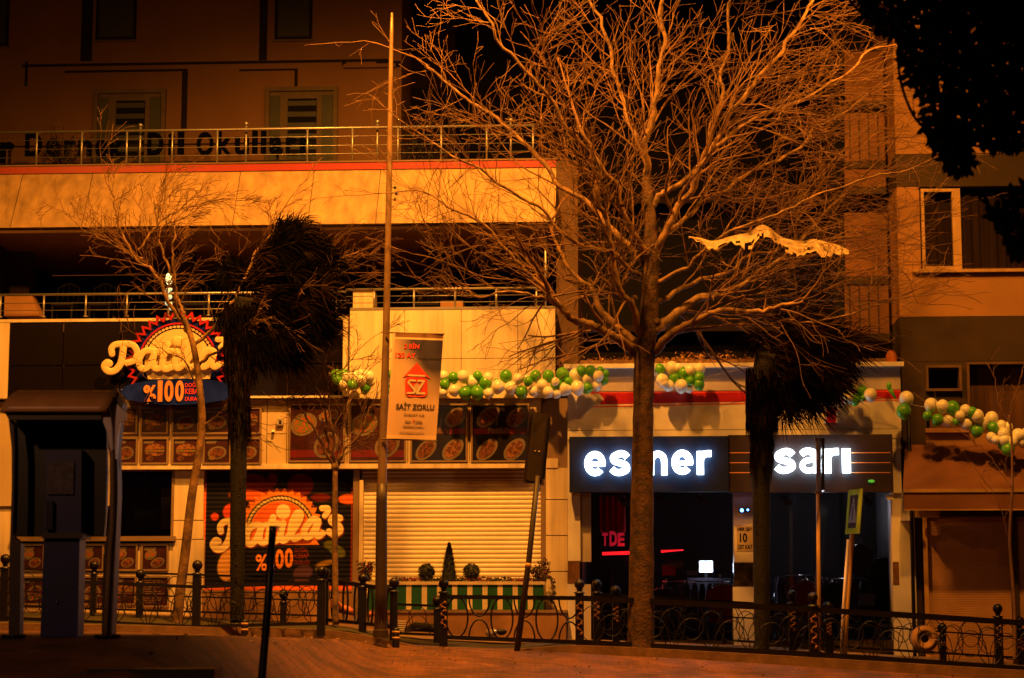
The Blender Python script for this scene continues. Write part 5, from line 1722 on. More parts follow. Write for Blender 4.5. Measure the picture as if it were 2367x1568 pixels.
# left part, front and rear rows
TL = [(-60, 1336), (50, 1341), (453, 1357), (742, 1351)]
BL = [(-60, 1424), (50, 1431), (453, 1453), (742, 1440)]
TL = [(-60, 1334), (50, 1341), (453, 1357), (600, 1360), (742, 1347)]
BL = [(-60, 1424), (50, 1431), (453, 1449), (600, 1449), (742, 1441)]
fence('front iron railing on the left, running behind the phone booth', 35.4, TL, BL, [(8, 1281, 1440, 18), (453, 1295, 1465, 18), (742, 1309, 1454, 18)], False, -60, 742, 'rings', 38, rr=.028)
TLb = [(-60, 1312), (52, 1317), (535, 1331), (742, 1338)]
BLb = [(-60, 1396), (52, 1403), (535, 1417), (742, 1424)]
MLb = [(-60, 1364), (52, 1368), (535, 1383), (742, 1388)]
fence('rear iron railing on the left in front of the mural shutter', 37.4, TLb, BLb, [(215, 1296, 1426, 13), (322, 1316, 1437, 15), (655, 1362, 1432, 14)], False, -60, 760, 'rings', 34, MLb, .018, size=.9)
# short return that runs toward the camera
t = root('railing', P(840, 1460, 35.8), 'short iron railing turning toward the road beside the tall street pole', 'railing', 'black iron railings along the verge')
yy = {750: 37.2, 838: 36.2, 910: 35.4}
for a, b, v in ((750, 838, (1340, 1353, 1433, 1441)), (838, 910, (1353, 1365, 1441, 1449))):
    rail_bar(t, P(a, v[0], yy[a]), P(b, v[1], yy[b]), .035)
    rail_bar(t, P(a, v[2], yy[a]), P(b, v[3], yy[b]), .030)
    for k in (.25, .55, .85):
        u = a + (b - a) * k; Yk = yy[a] + (yy[b] - yy[a]) * k
        c = (P(u, v[0] + (v[1] - v[0]) * k, Yk) + P(u, v[2] + (v[3] - v[2]) * k, Yk)) / 2
        hoop(t, c, .10, .34, .02, dx=.5, dy=-.85)
for u, v0, v1 in ((750, 1312, 1448), (838, 1325, 1456), (910, 1335, 1465)):
    ornate_post(t, u, v0, v1, yy[u], False, 17)
fence('short rear iron railing panel under the green and white planter', 37.0, [(912, 1397), (1010, 1401)], [(912, 1464), (1010, 1468)], [(1010, 1377, 1484, 15)], False, 914, 1010, 'rings', 32, rr=.022)

# striped bollards
def bollard(u, v0, v1, wpx, Y, label):
    base = P(u, v1, Y); top = P(u, v0, Y); h = top.z - base.z; r = wpx / 2 / (FPX / Y)
    t = root('bollard', base, label, 'bollard', 'low striped bollards')
    w = MB().m('black_metal', True).lathe(base, [(r, -.05), (r, h * .9), (r * .8, h), (0, h + .01)], 16); w.go('body', t)
    w = MB().m('yellow_strip', True)
    for k in (.42, .78):
        w.lathe(base, [(r * 1.02, h * k - h * .09), (r * 1.03, h * k - h * .09), (r * 1.03, h * k + h * .04), (r * 1.02, h * k + h * .04)], 16)
    w.go('stripe', t)
bollard(915, 1452, 1490, 17, 35.2, 'short black and yellow banded bollard in the gap between railings')
bollard(565, 1433, 1471, 16, 34.9, 'short dark banded bollard near the first palm')

# ================================================================== planter with topiary
pl = root('flower_planter', F(fu(1080, 1412, .55)[0], fu(1080, 1412, .55)[1], .5), 'long planter with green and white stripes on a stone plinth', 'planter')
pa0, pa1, pb0, pb1 = rect(850, 1352, 1256, 1410, .70)
w = FB().m('planter_green').box(pa0, pa1, pb0, pb1, .28, .70); w.go('box', pl)
w = FB().m('planter_white')
for uu in (873, 909, 945, 981, 1016, 1051, 1086, 1121, 1156, 1191, 1226):
    a = fu(uu - 6, 1380, .7)[0]; b = fu(uu + 6, 1380, .7)[0]
    w.box(a, b, pb0 + .004, pb1, .27, .704)
w.go('white_stripe', pl)
w = FB().m('planter_white').box(pa0 - .03, pa1 + .03, pb1 + .001, pb1 + .06, .25, .73); w.go('rim', pl)
w = FB().m('asphalt').box(pa0 + .02, pa1 - .02, pb1 - .03, pb1 + .045, .3, .68)
w.go('soil', pl)
w = FB().m('plinth')
q = rect(838, 1413, 1308, 1540, .78)
w.box(q[0], q[1], q[2], pb0 - .002, .12, .78)
w.m('frame_brown').box(q[0] - .001, q[1] + .02, pb0 - .055, pb0 - .0015, .1, .81)
w.go('plinth_wall', label='low ochre masonry plinth carrying the striped planter', cat='wall')
w = FB().m('shop_white'); q = rect(922, 1434, 1020, 1462, .79)
for k in range(6):
    w.box(fu(912, 1450, .79)[0], fu(938, 1450, .79)[0], q[2] + k * .04, q[2] + k * .04 + .02, .78, .80)
w.go('vent_grille', label='small white vent grille low on the plinth beside the bollard', cat='grille')
def leafball(w, c, rx, ry, rz, n, s, rnd, mn):
    w.m(mn)
    for i in range(n):
        d = Vector((rnd.gauss(0, 1), rnd.gauss(0, 1), rnd.gauss(0, 1))).normalized()
        k = rnd.uniform(.72, 1.03)
        p = c + Vector((d.x * rx * k, d.y * ry * k, d.z * rz * k))
        x = Vector((rnd.gauss(0, 1), rnd.gauss(0, 1), rnd.gauss(0, 1))).normalized()
        y = x.cross(d + Vector((.01, .02, .03))).normalized()
        z = x * s * rnd.uniform(.6, 1.3); y = y * s * .5
        w.add([p - z, p - y, p + z, p + y], [(0, 1, 2, 3)], True)
rnd = random.Random(5)
btop = pb1 + .045
for uu, lb in ((986, 'round clipped bush left of the small cypress in the planter'), (1090, 'round clipped bush right of the small cypress in the planter')):
    a, _ = fu(uu, 1328, .5)
    c = F(a, btop + .20, .5)
    t = root('topiary_bush', F(a, btop - .02, .5), lb, 'bush', 'clipped bushes in the planter')
    w = MB(); w.m('leaf_topiary', True).ball(c, .135, 14, 10, raw=True); leafball(w, c, .165, .165, .165, 700, .03, rnd, 'leaf_topiary'); w.go('foliage', t)
    w = MB().m('bark').tube([tuple(F(a, btop - .02, .5)), tuple(F(a, btop + .1, .5))], .02, 6); w.go('stem', t)
a, _ = fu(1038, 1300, .5)
t = root('cypress', F(a, btop - .02, .5), 'small pointed cypress in the middle of the planter', 'conifer')
w = MB()
H = fu(1038, 1259, .5)[1] - btop
w.m('leaf_topiary', True).lathe(F(a, btop, .5), [(.12, 0.02), (.14, .1), (.11, H * .4), (.05, H * .75), (.0, H * .95)], 12)
w.m('leaf_topiary')
for i in range(2200):
    k = rnd.random() ** .8
    r_ = .17 * (1 - k) ** .8 + .012
    th = rnd.uniform(0, 6.28)
    p = F(a, btop + .02 + H * k, .5) + Vector((math.cos(th) * r_, math.sin(th) * r_, 0)) * rnd.uniform(.7, 1.05)
    d = Vector((math.cos(th) * .5, math.sin(th) * .5, 1)).normalized() * rnd.uniform(.02, .045); y = Vector((-math.sin(th), math.cos(th), 0)) * .009
    w.add([p - y, p + y, p + d], [(0, 1, 2)], True)
w.go('foliage', t)
w = MB().m('bark').tube([tuple(F(a, btop - .02, .5)), tuple(F(a, btop + .15, .5))], .02, 6); w.go('stem', t)
w = MB()
for i in range(1100):
    u = rnd.uniform(915, 1250)
    a, _ = fu(u, 1340, .5)
    h = .03 + .10 * rnd.random() * (.6 + .6 * mnoise.noise(Vector((a * 3, 0, 1))))
    p = F(a, btop + h, rnd.uniform(.34, .66))
    red = mnoise.noise(Vector((a * 2.3, 5, 0))) > -.05 and rnd.random() < .55
    w.m('flower_red' if red else 'leaf_topiary')
    d1 = Vector((rnd.uniform(-1, 1), rnd.uniform(-1, 1), rnd.uniform(-1, 1))).normalized() * rnd.uniform(.015, .035); d2 = Vector((rnd.uniform(-1, 1), rnd.uniform(-1, 1), rnd.uniform(-1, 1))).normalized() * .018
    w.add([p - d1, p - d2, p + d1, p + d2], [(0, 1, 2, 3)], True)
w.go('flower_bed', kind='stuff', label='red flowers and low leaves filling the striped planter')
def shrub(u0, u1, v0, v1, off, label, seed, trail=False):
    rnd = random.Random(seed)
    a0, a1, b0, b1 = rect(u0, v0, u1, v1, off)
    t = root('shrub', F((a0 + a1) / 2, btop - .02, off), label, 'shrub', 'reddish shrubs at the ends of the planter')
    st = MB().m('twig', True); lf = MB()
    for i in range(11):
        x0 = (a0 + a1) / 2 + rnd.uniform(-.08, .08)
        x1 = rnd.uniform(a0, a1); zt_ = btop + (b1 - btop) * rnd.uniform(.5, 1.05)
        pts = spline([tuple(F(x0, btop - .01, off)), tuple(F((x0 + x1) / 2 + rnd.uniform(-.03, .03), (btop + zt_) / 2, off + rnd.uniform(-.08, .08))), tuple(F(x1, zt_, off + rnd.uniform(-.1, .1)))], 6)
        if trail and i > 8:
            pts = spline([tuple(F(x0, btop, off + .1)), tuple(F(a1, btop + .1, off + .25)), tuple(F(a1 + .08, btop - .15, off + .27)), tuple(F(a1 + .02, btop - .45, off + .27))], 7)
        st.tube([tuple(p) for p in pts], .006, 5)
        for p in pts[2:]:
            for k in range(5):
                q = p + Vector((rnd.uniform(-.04, .04), rnd.uniform(-.04, .04), rnd.uniform(-.04, .04)))
                lf.m('flower_red' if rnd.random() < .25 else 'leaf_topiary')
                d1 = Vector((rnd.uniform(-1, 1), rnd.uniform(-1, 1), rnd.uniform(-1, 1))).normalized() * .03; d2 = Vector((rnd.uniform(-1, 1), rnd.uniform(-1, 1), rnd.uniform(-1, 1))).normalized() * .018
                lf.add([q - d1, q - d2, q + d1, q + d2], [(0, 1, 2, 3)], True)
    st.go('stem', t); lf.go('foliage', t)
shrub(824, 868, 1300, 1346, .5, 'loose reddish shrub at the left end of the planter beside the tall street pole', 1)
shrub(1222, 1272, 1296, 1346, .5, 'loose reddish shrub trailing over the right end of the planter', 2, True)

# litter near the railings
def lump(name, u, v, Y, rx, rz, mn, label, cat, seed=0):
    c = P(u, v, Y)
    w = MB().m(mn, True)
    w.ball(c, 1, 18, 12, (rx, rx * .6, rz), raw=True)
    for i, p in enumerate(w.v):
        n_ = mnoise.noise(p * 9 + Vector((seed, 0, 0)))
        d = (p - c)
        w.v[i] = c + d * (1 + .45 * n_)
    w.go(name, label=label, cat=cat)
lump('plastic_bag', 857 - 0, 1420, 37.6, .10, .05, 'orange_plastic', 'pale crumpled rag low behind the turning railing', 'rag', 3)
c = P(787, 1404, 37.0)
w = MB().m('orange_plastic', True)
pts = [(765, 1385), (775, 1382), (788, 1396), (808, 1402), (822, 1412), (818, 1424), (795, 1420), (772, 1414), (764, 1402)]
ctr = P(790, 1405, 37.0)
ring_ = [P(u, v, 37.0) for u, v in pts]
vs = [p + Vector((0, -.0, 0)) for p in ring_] + [ctr + (p - ctr) * .6 + Vector((0, -.07, 0)) for p in ring_] + [ctr + Vector((0, -.10, .01))] + [ctr + (p - ctr) * .6 + Vector((0, .07, 0)) for p in ring_] + [ctr + Vector((0, .10, .01))]
n_ = len(pts)
fs = [(i, (i + 1) % n_, n_ + (i + 1) % n_, n_ + i) for i in range(n_)] + [(n_ + i, n_ + (i + 1) % n_, 2 * n_) for i in range(n_)]
fs += [((i + 1) % n_, i, 2 * n_ + 1 + i, 2 * n_ + 1 + (i + 1) % n_) for i in range(n_)] + [(2 * n_ + 1 + (i + 1) % n_, 2 * n_ + 1 + i, 3 * n_ + 1) for i in range(n_)]
w.add(vs, fs, True)
w.go('plastic_bag', label='orange plastic bag caught in the turning railing', cat='bag')
lump('foil_bag', 1137, 1462, 36.3, .12, .07, 'foil', 'crumpled shiny foil bag behind the looped railing', 'bag', 7)
lump('foil_bag', 1160, 1461, 36.5, .09, .05, 'black_metal', 'small dark bag beside the crumpled foil bag', 'bag', 9)
t = root('cable_drum', P(2137, 1507, 36.9), 'dull brown round drum standing between the railings on the right', 'drum')
c = P(2137, 1477, 36.9)
w = MB(lambda a, b, cc: c + Vector((a, -cc, b))).m('plinth', True)
w.ring(0, 0, .07, .235, -.12, .06, 0, 2 * math.pi, 40); w.ring(0, 0, .12, .20, .061, .09, 0, 2 * math.pi, 40); w.go('disc', t)
w = MB(lambda a, b, cc: c + Vector((a, -cc, b))).m('shop_dark').disc(0, 0, .07, .07, -.05, .02, 20); w.go('hub', t)
w = MB().m('black_metal', True)
pts = [(930 + 10, 1456), (960, 1449), (1000, 1452), (1030, 1460)]
w.tube([tuple(P(u, v, 37.8 - i * .25)) for i, (u, v) in enumerate(pts)], [.05, .09, .08, .05], 10)
w.go('sack', label='dark flattened sack lying behind the railing gap', cat='sack')

# ================================================================== LAMP POST with hanging banner
lp = root('street_pole', P(880, 1452, 35.0), 'tall thin tapering street pole with a hanging banner, left of the planter', 'street pole')
pts = [(880, 1462), (881, 1370), (882, 1162), (892.5, 780), (900, 389), (903, 180), (905, 80), (906, 30)]
rad = [.10, .092, .084, .062, .050, .040, .034, .018]
w = MB().m('pole_metal', True).tube([tuple(P(u, v, 35.0)) for u, v in pts], rad, 16); w.go('pole', lp)
w = MB().m('pole_dark', True).tube([tuple(P(u, v, 35.0)) for u, v in ((880, 1458), (881, 1370), (882, 1162), (883, 1119))], [.110, .103, .095, .092], 16); w.go('lower_section', lp)  # darker lower part: a tone change, with light falloff also in its colour
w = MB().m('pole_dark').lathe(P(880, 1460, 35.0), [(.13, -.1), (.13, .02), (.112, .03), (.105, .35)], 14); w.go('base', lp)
# three small dots: insulators on a wire beside the pole
for i, v in enumerate((443, 457, 470)):
    p = P(911 + (i % 2) * 3 + 2, v - 9, 35.0)
    w = MB().m('black_metal', True).ball(p, .028, 8, 6, raw=True).tube([tuple(p), tuple(P(903, v - 9, 35.0))], .006, 5); w.go('cable_clip', lp)
bn = root('hanging_banner', P(955, 1018, 34.85), 'tall banner with a red house emblem hanging from the tall street pole', 'banner')
def BQ(x, y, c=0.0):      # banner square 0..1 -> world, slightly bellied
    tl, tr_, br, bl = (909, 770), (1025, 774), (1008, 1017), (893, 1014)
    u = (tl[0] * (1 - x) + tr_[0] * x) * y + (bl[0] * (1 - x) + br[0] * x) * (1 - y)
    v = (tl[1] * (1 - x) + tr_[1] * x) * y + (bl[1] * (1 - x) + br[1] * x) * (1 - y)
    Yb = 34.85 - .05 * math.sin(math.pi * x) * math.sin(math.pi * y)
    return P(u, v, Yb - c)
def bxy(px, py):          # measured in the banner crop
    u = 872.9 + px / 5.631; v = 752.5 + py / 5.631
    y = (1015.5 - v) / (1015.5 - 772)
    l = 893 + (909 - 893) * y; r_ = 1008 + (1025 - 1008) * y
    return (u - l) / (r_ - l), y
w = MB().m('painted_art')
NA, NBn = 60, 120
GX, GY = np.meshgrid(np.linspace(0, 1, NA + 1), np.linspace(0, 1, NBn + 1))
w.add([BQ(x, y) for y in GY[:, 0] for x in GX[0]], [(j * (NA + 1) + i, j * (NA + 1) + i + 1, (j + 1) * (NA + 1) + i + 1, (j + 1) * (NA + 1) + i) for j in range(NBn) for i in range(NA)], True)
o = w.go('cloth', bn)
Cb = np.zeros(GX.shape + (3,)) + np.array((.72, .50, .33))
# printed night sky photograph in the upper right of the banner artwork
m = np.clip((GY - .30) / .5, 0, 1) * np.clip((GX - .15 + (GY - .6) * .9) / .75, 0, 1)
nz = np.array([[mnoise.noise(Vector((x * 3, y * 5, 2))) for x in GX[0]] for y in GY[:, 0]])
over(Cb, np.clip(m * 1.3 + nz * .25 * (m > .02), 0, 1), (.06, .05, .085))
over(Cb, (GY > .955) * 1.0, (.25, .13, .07)); over(Cb, (GY < .035) * 1.0, (.85, .62, .36)); over(Cb, (GX < .045) * (GY > .5) * 1.0, (.8, .6, .4))
over(Cb, (np.abs(GY - .955) < .008) * 1.0, (.85, .65, .4))
put_art(o, Cb.reshape(-1, 3))
bx_ = lambda mn: MB(lambda a, b, c: BQ(a, b, .006 + c)).m(mn)
w = bx_('print_red')
w.poly([bxy(330, 680), bxy(510, 485), bxy(690, 692), bxy(620, 660), bxy(405, 655)], 0, .003)
def rrect(x0, y0, x1, y1, r_, n=5):
    out = []
    for cx, cy, a in ((x1 - r_, y1 - r_, 0), (x0 + r_, y1 - r_, 90), (x0 + r_, y0 + r_, 180), (x1 - r_, y0 + r_, 270)):
        for k in range(n + 1):
            t = R(a + 90 * k / n); out.append((cx + r_ * math.cos(t), cy + r_ * math.sin(t)))
    return out
w.poly([bxy(*p) for p in rrect(358, 668, 648, 930, 60)], 0, .003)
w.go('emblem', bn)
w = bx_('planter_white')
def strokeb(pts, wd, c0, c1):
    for (x0, y0), (x1, y1) in zip(pts, pts[1:]):
        L = math.hypot(x1 - x0, y1 - y0); nx, ny = -(y1 - y0) / L * wd / 2, (x1 - x0) / L * wd / 2
        ex, ey = (x1 - x0) / L * wd * .3, (y1 - y0) / L * wd * .3
        w.poly([bxy(x0 - ex + nx, y0 - ey + ny), bxy(x1 + ex + nx, y1 + ey + ny), bxy(x1 + ex - nx, y1 + ey - ny), bxy(x0 - ex - nx, y0 - ey - ny)], c0, c1)
        c0 += .0006; c1 += .0006
strokeb([(400, 650), (618, 655)], 20, .0035, .005)
strokeb([(490, 720), (425, 716), (400, 745), (490, 850), (470, 880), (385, 882)], 26, .0035, .005)
strokeb([(525, 720), (605, 720), (510, 882), (612, 882)], 26, .0035, .005)
w.go('emblem_letters', bn)
def btext(s, x0, y0, x1, y1, mn, bold=.01):
    (a0, b1), (a1, b0) = bxy(x0, y0), bxy(x1, y1)
    bx_(mn).text(s, a0, a1, b0, b1, 0, .002, bold).go('lettering', bn)
btext('2 BİN', 350, 225, 540, 305, 'print_red', .03); btext('120 AY', 235, 362, 495, 430, 'print_red', .03); btext('VADE İMKANI', 515, 395, 820, 436, 'print_dark')
btext('SAİT ZORLU', 245, 1000, 735, 1095, 'print_dark', .02); btext('İNŞAAT A.Ş.', 345, 1140, 615, 1178, 'print_grey'); btext('444', 355, 1235, 430, 1270, 'print_grey')
btext('7', 455, 1222, 480, 1268, 'print_red'); btext('596', 492, 1235, 582, 1270, 'print_grey'); btext('TEKİRDAĞ ÇORLU', 325, 1295, 605, 1330, 'print_grey'); btext('www.saitzorlu.com.tr', 285, 1380, 600, 1402, 'print_grey', 0)
for v0_, u1_ in ((770, 1027), (1016, 1010)):
    w = MB().m('pole_metal', True).tube([tuple(P(891 if v0_ < 900 else 882, v0_ - 1, 34.9)), tuple(P(u1_, v0_ + 3, 34.85))], .014, 8); w.go('bracket', bn)

# ================================================================== TRAFFIC LIGHT seen from behind
tl = root('traffic_light', P(1196, 1506, 35.4), 'leaning traffic light seen from its dark side, in front of the cream pillars', 'traffic light')
w = MB().m('traffic_case', True).tube([tuple(P(1194, 1512, 35.4)), tuple(P(1222, 1300, 35.4)), tuple(P(1243, 1100, 35.4))], [.055, .05, .048], 12); w.go('pole', tl)
w = MB().m('yellow_strip', True).tube([tuple(P(1220.2, 1312, 35.4)), tuple(P(1221.8, 1302, 35.4))], [.054, .054], 12); w.go('pole_band', tl)
ctop = P(1251, 957, 35.4); cbot = P(1236, 1113, 35.4)
zax = (ctop - cbot).normalized(); xax = Vector((1, 0.25, 0)); xax = (xax - zax * xax.dot(zax)).normalized(); yax = zax.cross(xax)
Ht = (ctop - cbot).length
TF = lambda a, b, c: cbot + xax * a + zax * b - yax * c * -1
def tbox(w, a0, a1, b0, b1, c0, c1):
    return w.box(a0, a1, b0, b1, c0, c1)
w = MB(TF).m('traffic_case')
w.poly([(-.13, .02), (-.08, 0), (.10, 0), (.12, .03), (.12, Ht - .04), (.08, Ht), (-.11, Ht), (-.13, Ht - .03)], -.02, .12); w.go('case', tl)
w = MB(TF).m('traffic_case')
w.poly([(-.17, -.03), (.17, -.03), (.17, Ht + .03), (-.17, Ht + .03)], .125, .14); w.go('back_board', tl)
for k in range(3):
    z_ = Ht * (.18 + .32 * k)
    w = MB(TF).m('black_metal').disc(0, z_, .10, .10, .141, .16, 18)
    w.go('lens', tl)
w = MB(TF).m('rail_black').box(.12, .16, .05, Ht - .05, -.06, .10); w.go('visor', tl)
for q in (-.05, .02):
    w = MB(TF).m('dot_cream', True).ball((0, 0, 0), .013, 8, 6); 
    w.v = [v - TF(0, 0, 0) + TF(q, Ht * .44, -.03) for v in w.v]
    w.go('bolt', tl)

# ================================================================== poles and crossing sign on the right
t = root('street_sign', P(1894, 1530, 36.6), 'thin post carrying a narrow street sign seen edge on, in front of the white letters', 'sign')
w = MB().m('yellow_strip', True).tube([tuple(P(1894, 1532, 36.6)), tuple(P(1892, 1317, 36.6)), tuple(P(1890, 1020, 36.6))], .034, 10); w.go('post', t)
w = MB().m('sign_blue')
p0 = P(1893, 1136, 36.5); p1 = P(1893, 1016, 36.5)
w.add([p + Vector((x, y, 0)) for p in (p0, p1) for y, x in ((-.35, -.045), (-.35, -.02), (.35, .03), (.35, .005))], [(0, 1, 2, 3), (7, 6, 5, 4), (0, 4, 5, 1), (1, 5, 6, 2), (2, 6, 7, 3), (3, 7, 4, 0)], True); w.go('plate', t)
w = MB().m('chrome')
w.add([p + Vector((x, y, 0)) for p in (p0, p1) for y, x in ((-.30, .012), (-.30, .055), (.30, .10), (.30, .057))], [(0, 1, 2, 3), (7, 6, 5, 4), (0, 4, 5, 1), (1, 5, 6, 2), (2, 6, 7, 3), (3, 7, 4, 0)], True); w.go('edge_frame', t)
for v in (1016, 1138):
    w = MB().m('rail_gold', True).tube([tuple(P(1884, v, 36.5)), tuple(P(1900, v + 2, 36.5))], .03, 8); w.go('clamp', t)
t = root('crossing_sign', P(1950, 1530, 36.8), 'yellow framed pedestrian crossing sign turned sideways on a leaning two tone post', 'sign')
w = MB().m('yellow_strip', True).tube([tuple(P(1952, 1532, 36.8)), tuple(P(1957.5, 1402, 36.8)), tuple(P(1969, 1247, 36.8)), tuple(P(1972, 1215, 36.8))], .045, 10); w.go('post', t)
w = MB().m('booth_wing', True).tube([tuple(P(1943, 1532, 36.75)), tuple(P(1949, 1402, 36.75)), tuple(P(1960, 1247, 36.75))], .022, 8); w.go('post_edge', t)
sc_ = P(1974, 1183, 36.7)
zx = (P(1978, 1130, 36.7) - P(1970, 1238, 36.7)).normalized()
xx = Vector((.12, -.62, -.02)).normalized(); xx = (xx - zx * xx.dot(zx)).normalized(); nn = xx.cross(zx)
SG = lambda a, b, c: sc_ + xx * a + zx * b - nn * c * (1 if nn.y > 0 else -1)
hw_, hh_ = .33, .40
w = MB(SG).m('sign_yellow').box(-hw_, hw_, -hh_, hh_, -.015, .015); w.go('plate', t)
w = MB(SG).m('sign_blue').box(-hw_ * .6, hw_ * .6, -hh_ * .74, hh_ * .74, .0155, .019)
w.m('sign_white').poly([(-.19, -.20), (.19, -.20), (0, .26)], .0195, .022)
w.m('print_dark').poly([(-.05, -.16), (-.02, -.16), (.0, -.06), (.03, -.16), (.06, -.16), (.03, .02), (.05, .08), (0, .12), (-.05, .06)], .0225, .024).disc(.0, .15, .025, .025, .0225, .024, 12)
w.go('pictogram', t)
# broken dark post in the foreground
t = root('broken_post', P(604, 1600, 19.0), 'dark leaning post with a frayed broken top in the near foreground', 'post')
w = MB().m('black_metal', True).tube([tuple(P(600, 1640, 19.2)), tuple(P(606, 1560, 19.2)), tuple(P(619, 1400, 19.2)), tuple(P(631, 1216, 19.2))], [.040, .038, .036, .034], 14); w.go('shaft', t)
w = MB().m('booth_wing')
rnd = random.Random(2)
for i in range(26):
    p = P(631, 1219, 19.2) + Vector((rnd.uniform(-.03, .05), rnd.uniform(-.04, .04), -.01)); d = Vector((rnd.uniform(.0, .05), 0, rnd.uniform(-.06, .05)))
    w.add([p, p + Vector((.008, 0, 0)), p + d], [(0, 1, 2)], True)
w.go('frayed_top', t)

# ================================================================== PHONE BOOTH
bo = root('phone_booth', P(140, 1471, 20.0), 'curved phone booth with brown barrel roof, dark back panel and blue pedestal', 'phone booth')
def BP(px, py, Y=20.0):
    return P(px / 2.452, 865.3 + py / 2.452, Y)
def slab(pts, Ya, Yb, mn, name, parent=bo, label=None):
    n_ = len(pts)
    w = MB().m(mn)
    q = [BP(x, y, Ya) for x, y in pts]
    vs = [Vector((p.x, Ya, p.z)) for p in q] + [Vector((p.x, Yb, p.z)) for p in q]
    w.add(vs, [tuple(range(n_)), tuple(range(n_, 2 * n_))[::-1]] + [(i, (i + 1) % n_, n_ + (i + 1) % n_, n_ + i) for i in range(n_)], True)
    return w.go(name, parent, label)
slab([(60, 258), (590, 258), (604, 330), (608, 560), (600, 800), (590, 920), (58, 920), (66, 700), (72, 430), (70, 330)], 20.25, 20.33, 'booth_glass', 'back_panel')
slab([(48, 258), (76, 258), (84, 420), (80, 700), (72, 920), (118, 960), (112, 1490), (48, 1490), (54, 1000), (58, 900), (66, 640), (66, 420)], 19.85, 20.0, 'booth_grey', 'side_post')
slab([(590, 190), (600, 300), (622, 480), (622, 800), (592, 1000), (585, 1030), (575, 1490), (632, 1490), (645, 1200), (660, 860), (668, 700), (664, 400), (680, 260), (700, 160), (670, 100), (650, 88), (622, 130)], 19.80, 20.02, 'booth_grey', 'side_post')
w = MB().m('pole_metal', True).tube([tuple(BP(x, y, 19.79)) for x, y in ((655, 95), (638, 150), (636, 300), (640, 600), (636, 860), (622, 1010), (612, 1200), (600, 1480))], [.03] * 8, 10); w.go('front_tube', bo)
w = MB().m('chrome', True).tube([tuple(BP(x, y, 19.9)) for x, y in ((668, 420), (671, 520), (668, 620))], [.008, .014, .006], 8); w.go('glare_edge', bo)
slab([(562, 205), (600, 190), (616, 170), (634, 300), (640, 420), (632, 440), (618, 400), (604, 320), (580, 262), (566, 258)], 19.70, 19.79, 'booth_wing', 'flared_bracket')
slab([(662, 170), (700, 205), (712, 215), (710, 262), (680, 275), (668, 330), (656, 480), (650, 420), (654, 260)], 19.70, 19.79, 'booth_wing', 'flared_bracket')
w = MB().m('booth_roof', True)
vs, fs = [], []
prof = [(85, 20.25), (88, 20.05), (100, 19.88), (130, 19.72), (165, 19.62), (205, 19.58)]
prof2 = [(215, 19.60), (212, 20.3)]
def rx(py, side):
    if side < 0: return lerp(py, [(85, 105), (100, 80), (130, 45), (165, 15), (205, 0), (215, 0)])
    return lerp(py, [(85, 655), (100, 660), (130, 640), (165, 620), (205, 600), (215, 600)])
rows = prof + prof2
for py, Y in rows:
    for k in range(13):
        x = rx(py, -1) + (rx(py, 1) - rx(py, -1)) * k / 12
        p = BP(x, py, Y if Y < 20 else 20.0)
        vs.append(Vector((p.x, Y, p.z)))
for j in range(len(rows) - 1):
    for k in range(12):
        fs.append((j * 13 + k, j * 13 + k + 1, (j + 1) * 13 + k + 1, (j + 1) * 13 + k))
fs.append(tuple(j * 13 for j in range(len(rows)))); fs.append(tuple(j * 13 + 12 for j in range(len(rows))))
w.add(vs, fs, True); w.go('barrel_roof', bo)
slab([(22, 207), (575, 207), (572, 258), (50, 258)], 19.66, 19.70, 'booth_grey', 'header_panel')
slab([(262, 430), (462, 430), (460, 900), (250, 900)], 20.0, 20.24, 'navy_paint', 'phone_case')
slab([(268, 500), (420, 500), (415, 680), (266, 680)], 19.97, 19.999, 'notice', 'notice_sheet')
slab([(262, 720), (300, 720), (298, 880), (258, 880)], 19.93, 19.999, 'shop_dark', 'handset')
slab([(238, 900), (470, 900), (468, 930), (236, 930)], 19.85, 20.24, 'booth_grey', 'shelf')
slab([(248, 931), (452, 931), (440, 1488), (228, 1488)], 19.92, 20.2, 'navy_paint', 'pedestal')
w = MB().m('chrome', True).ball(BP(322, 1292, 19.9), .014, 8, 6, raw=True); w.go('lock', bo)
w = MB().m('black_metal').lathe(BP(78, 1487, 19.92), [(.12, 0), (.12, .02), (.0, .02)], 10); w.go('foot_plate', bo)
w = MB().m('black_metal').lathe(BP(605, 1487, 19.92), [(.13, 0), (.13, .02), (.0, .02)], 10); w.go('foot_plate', bo)

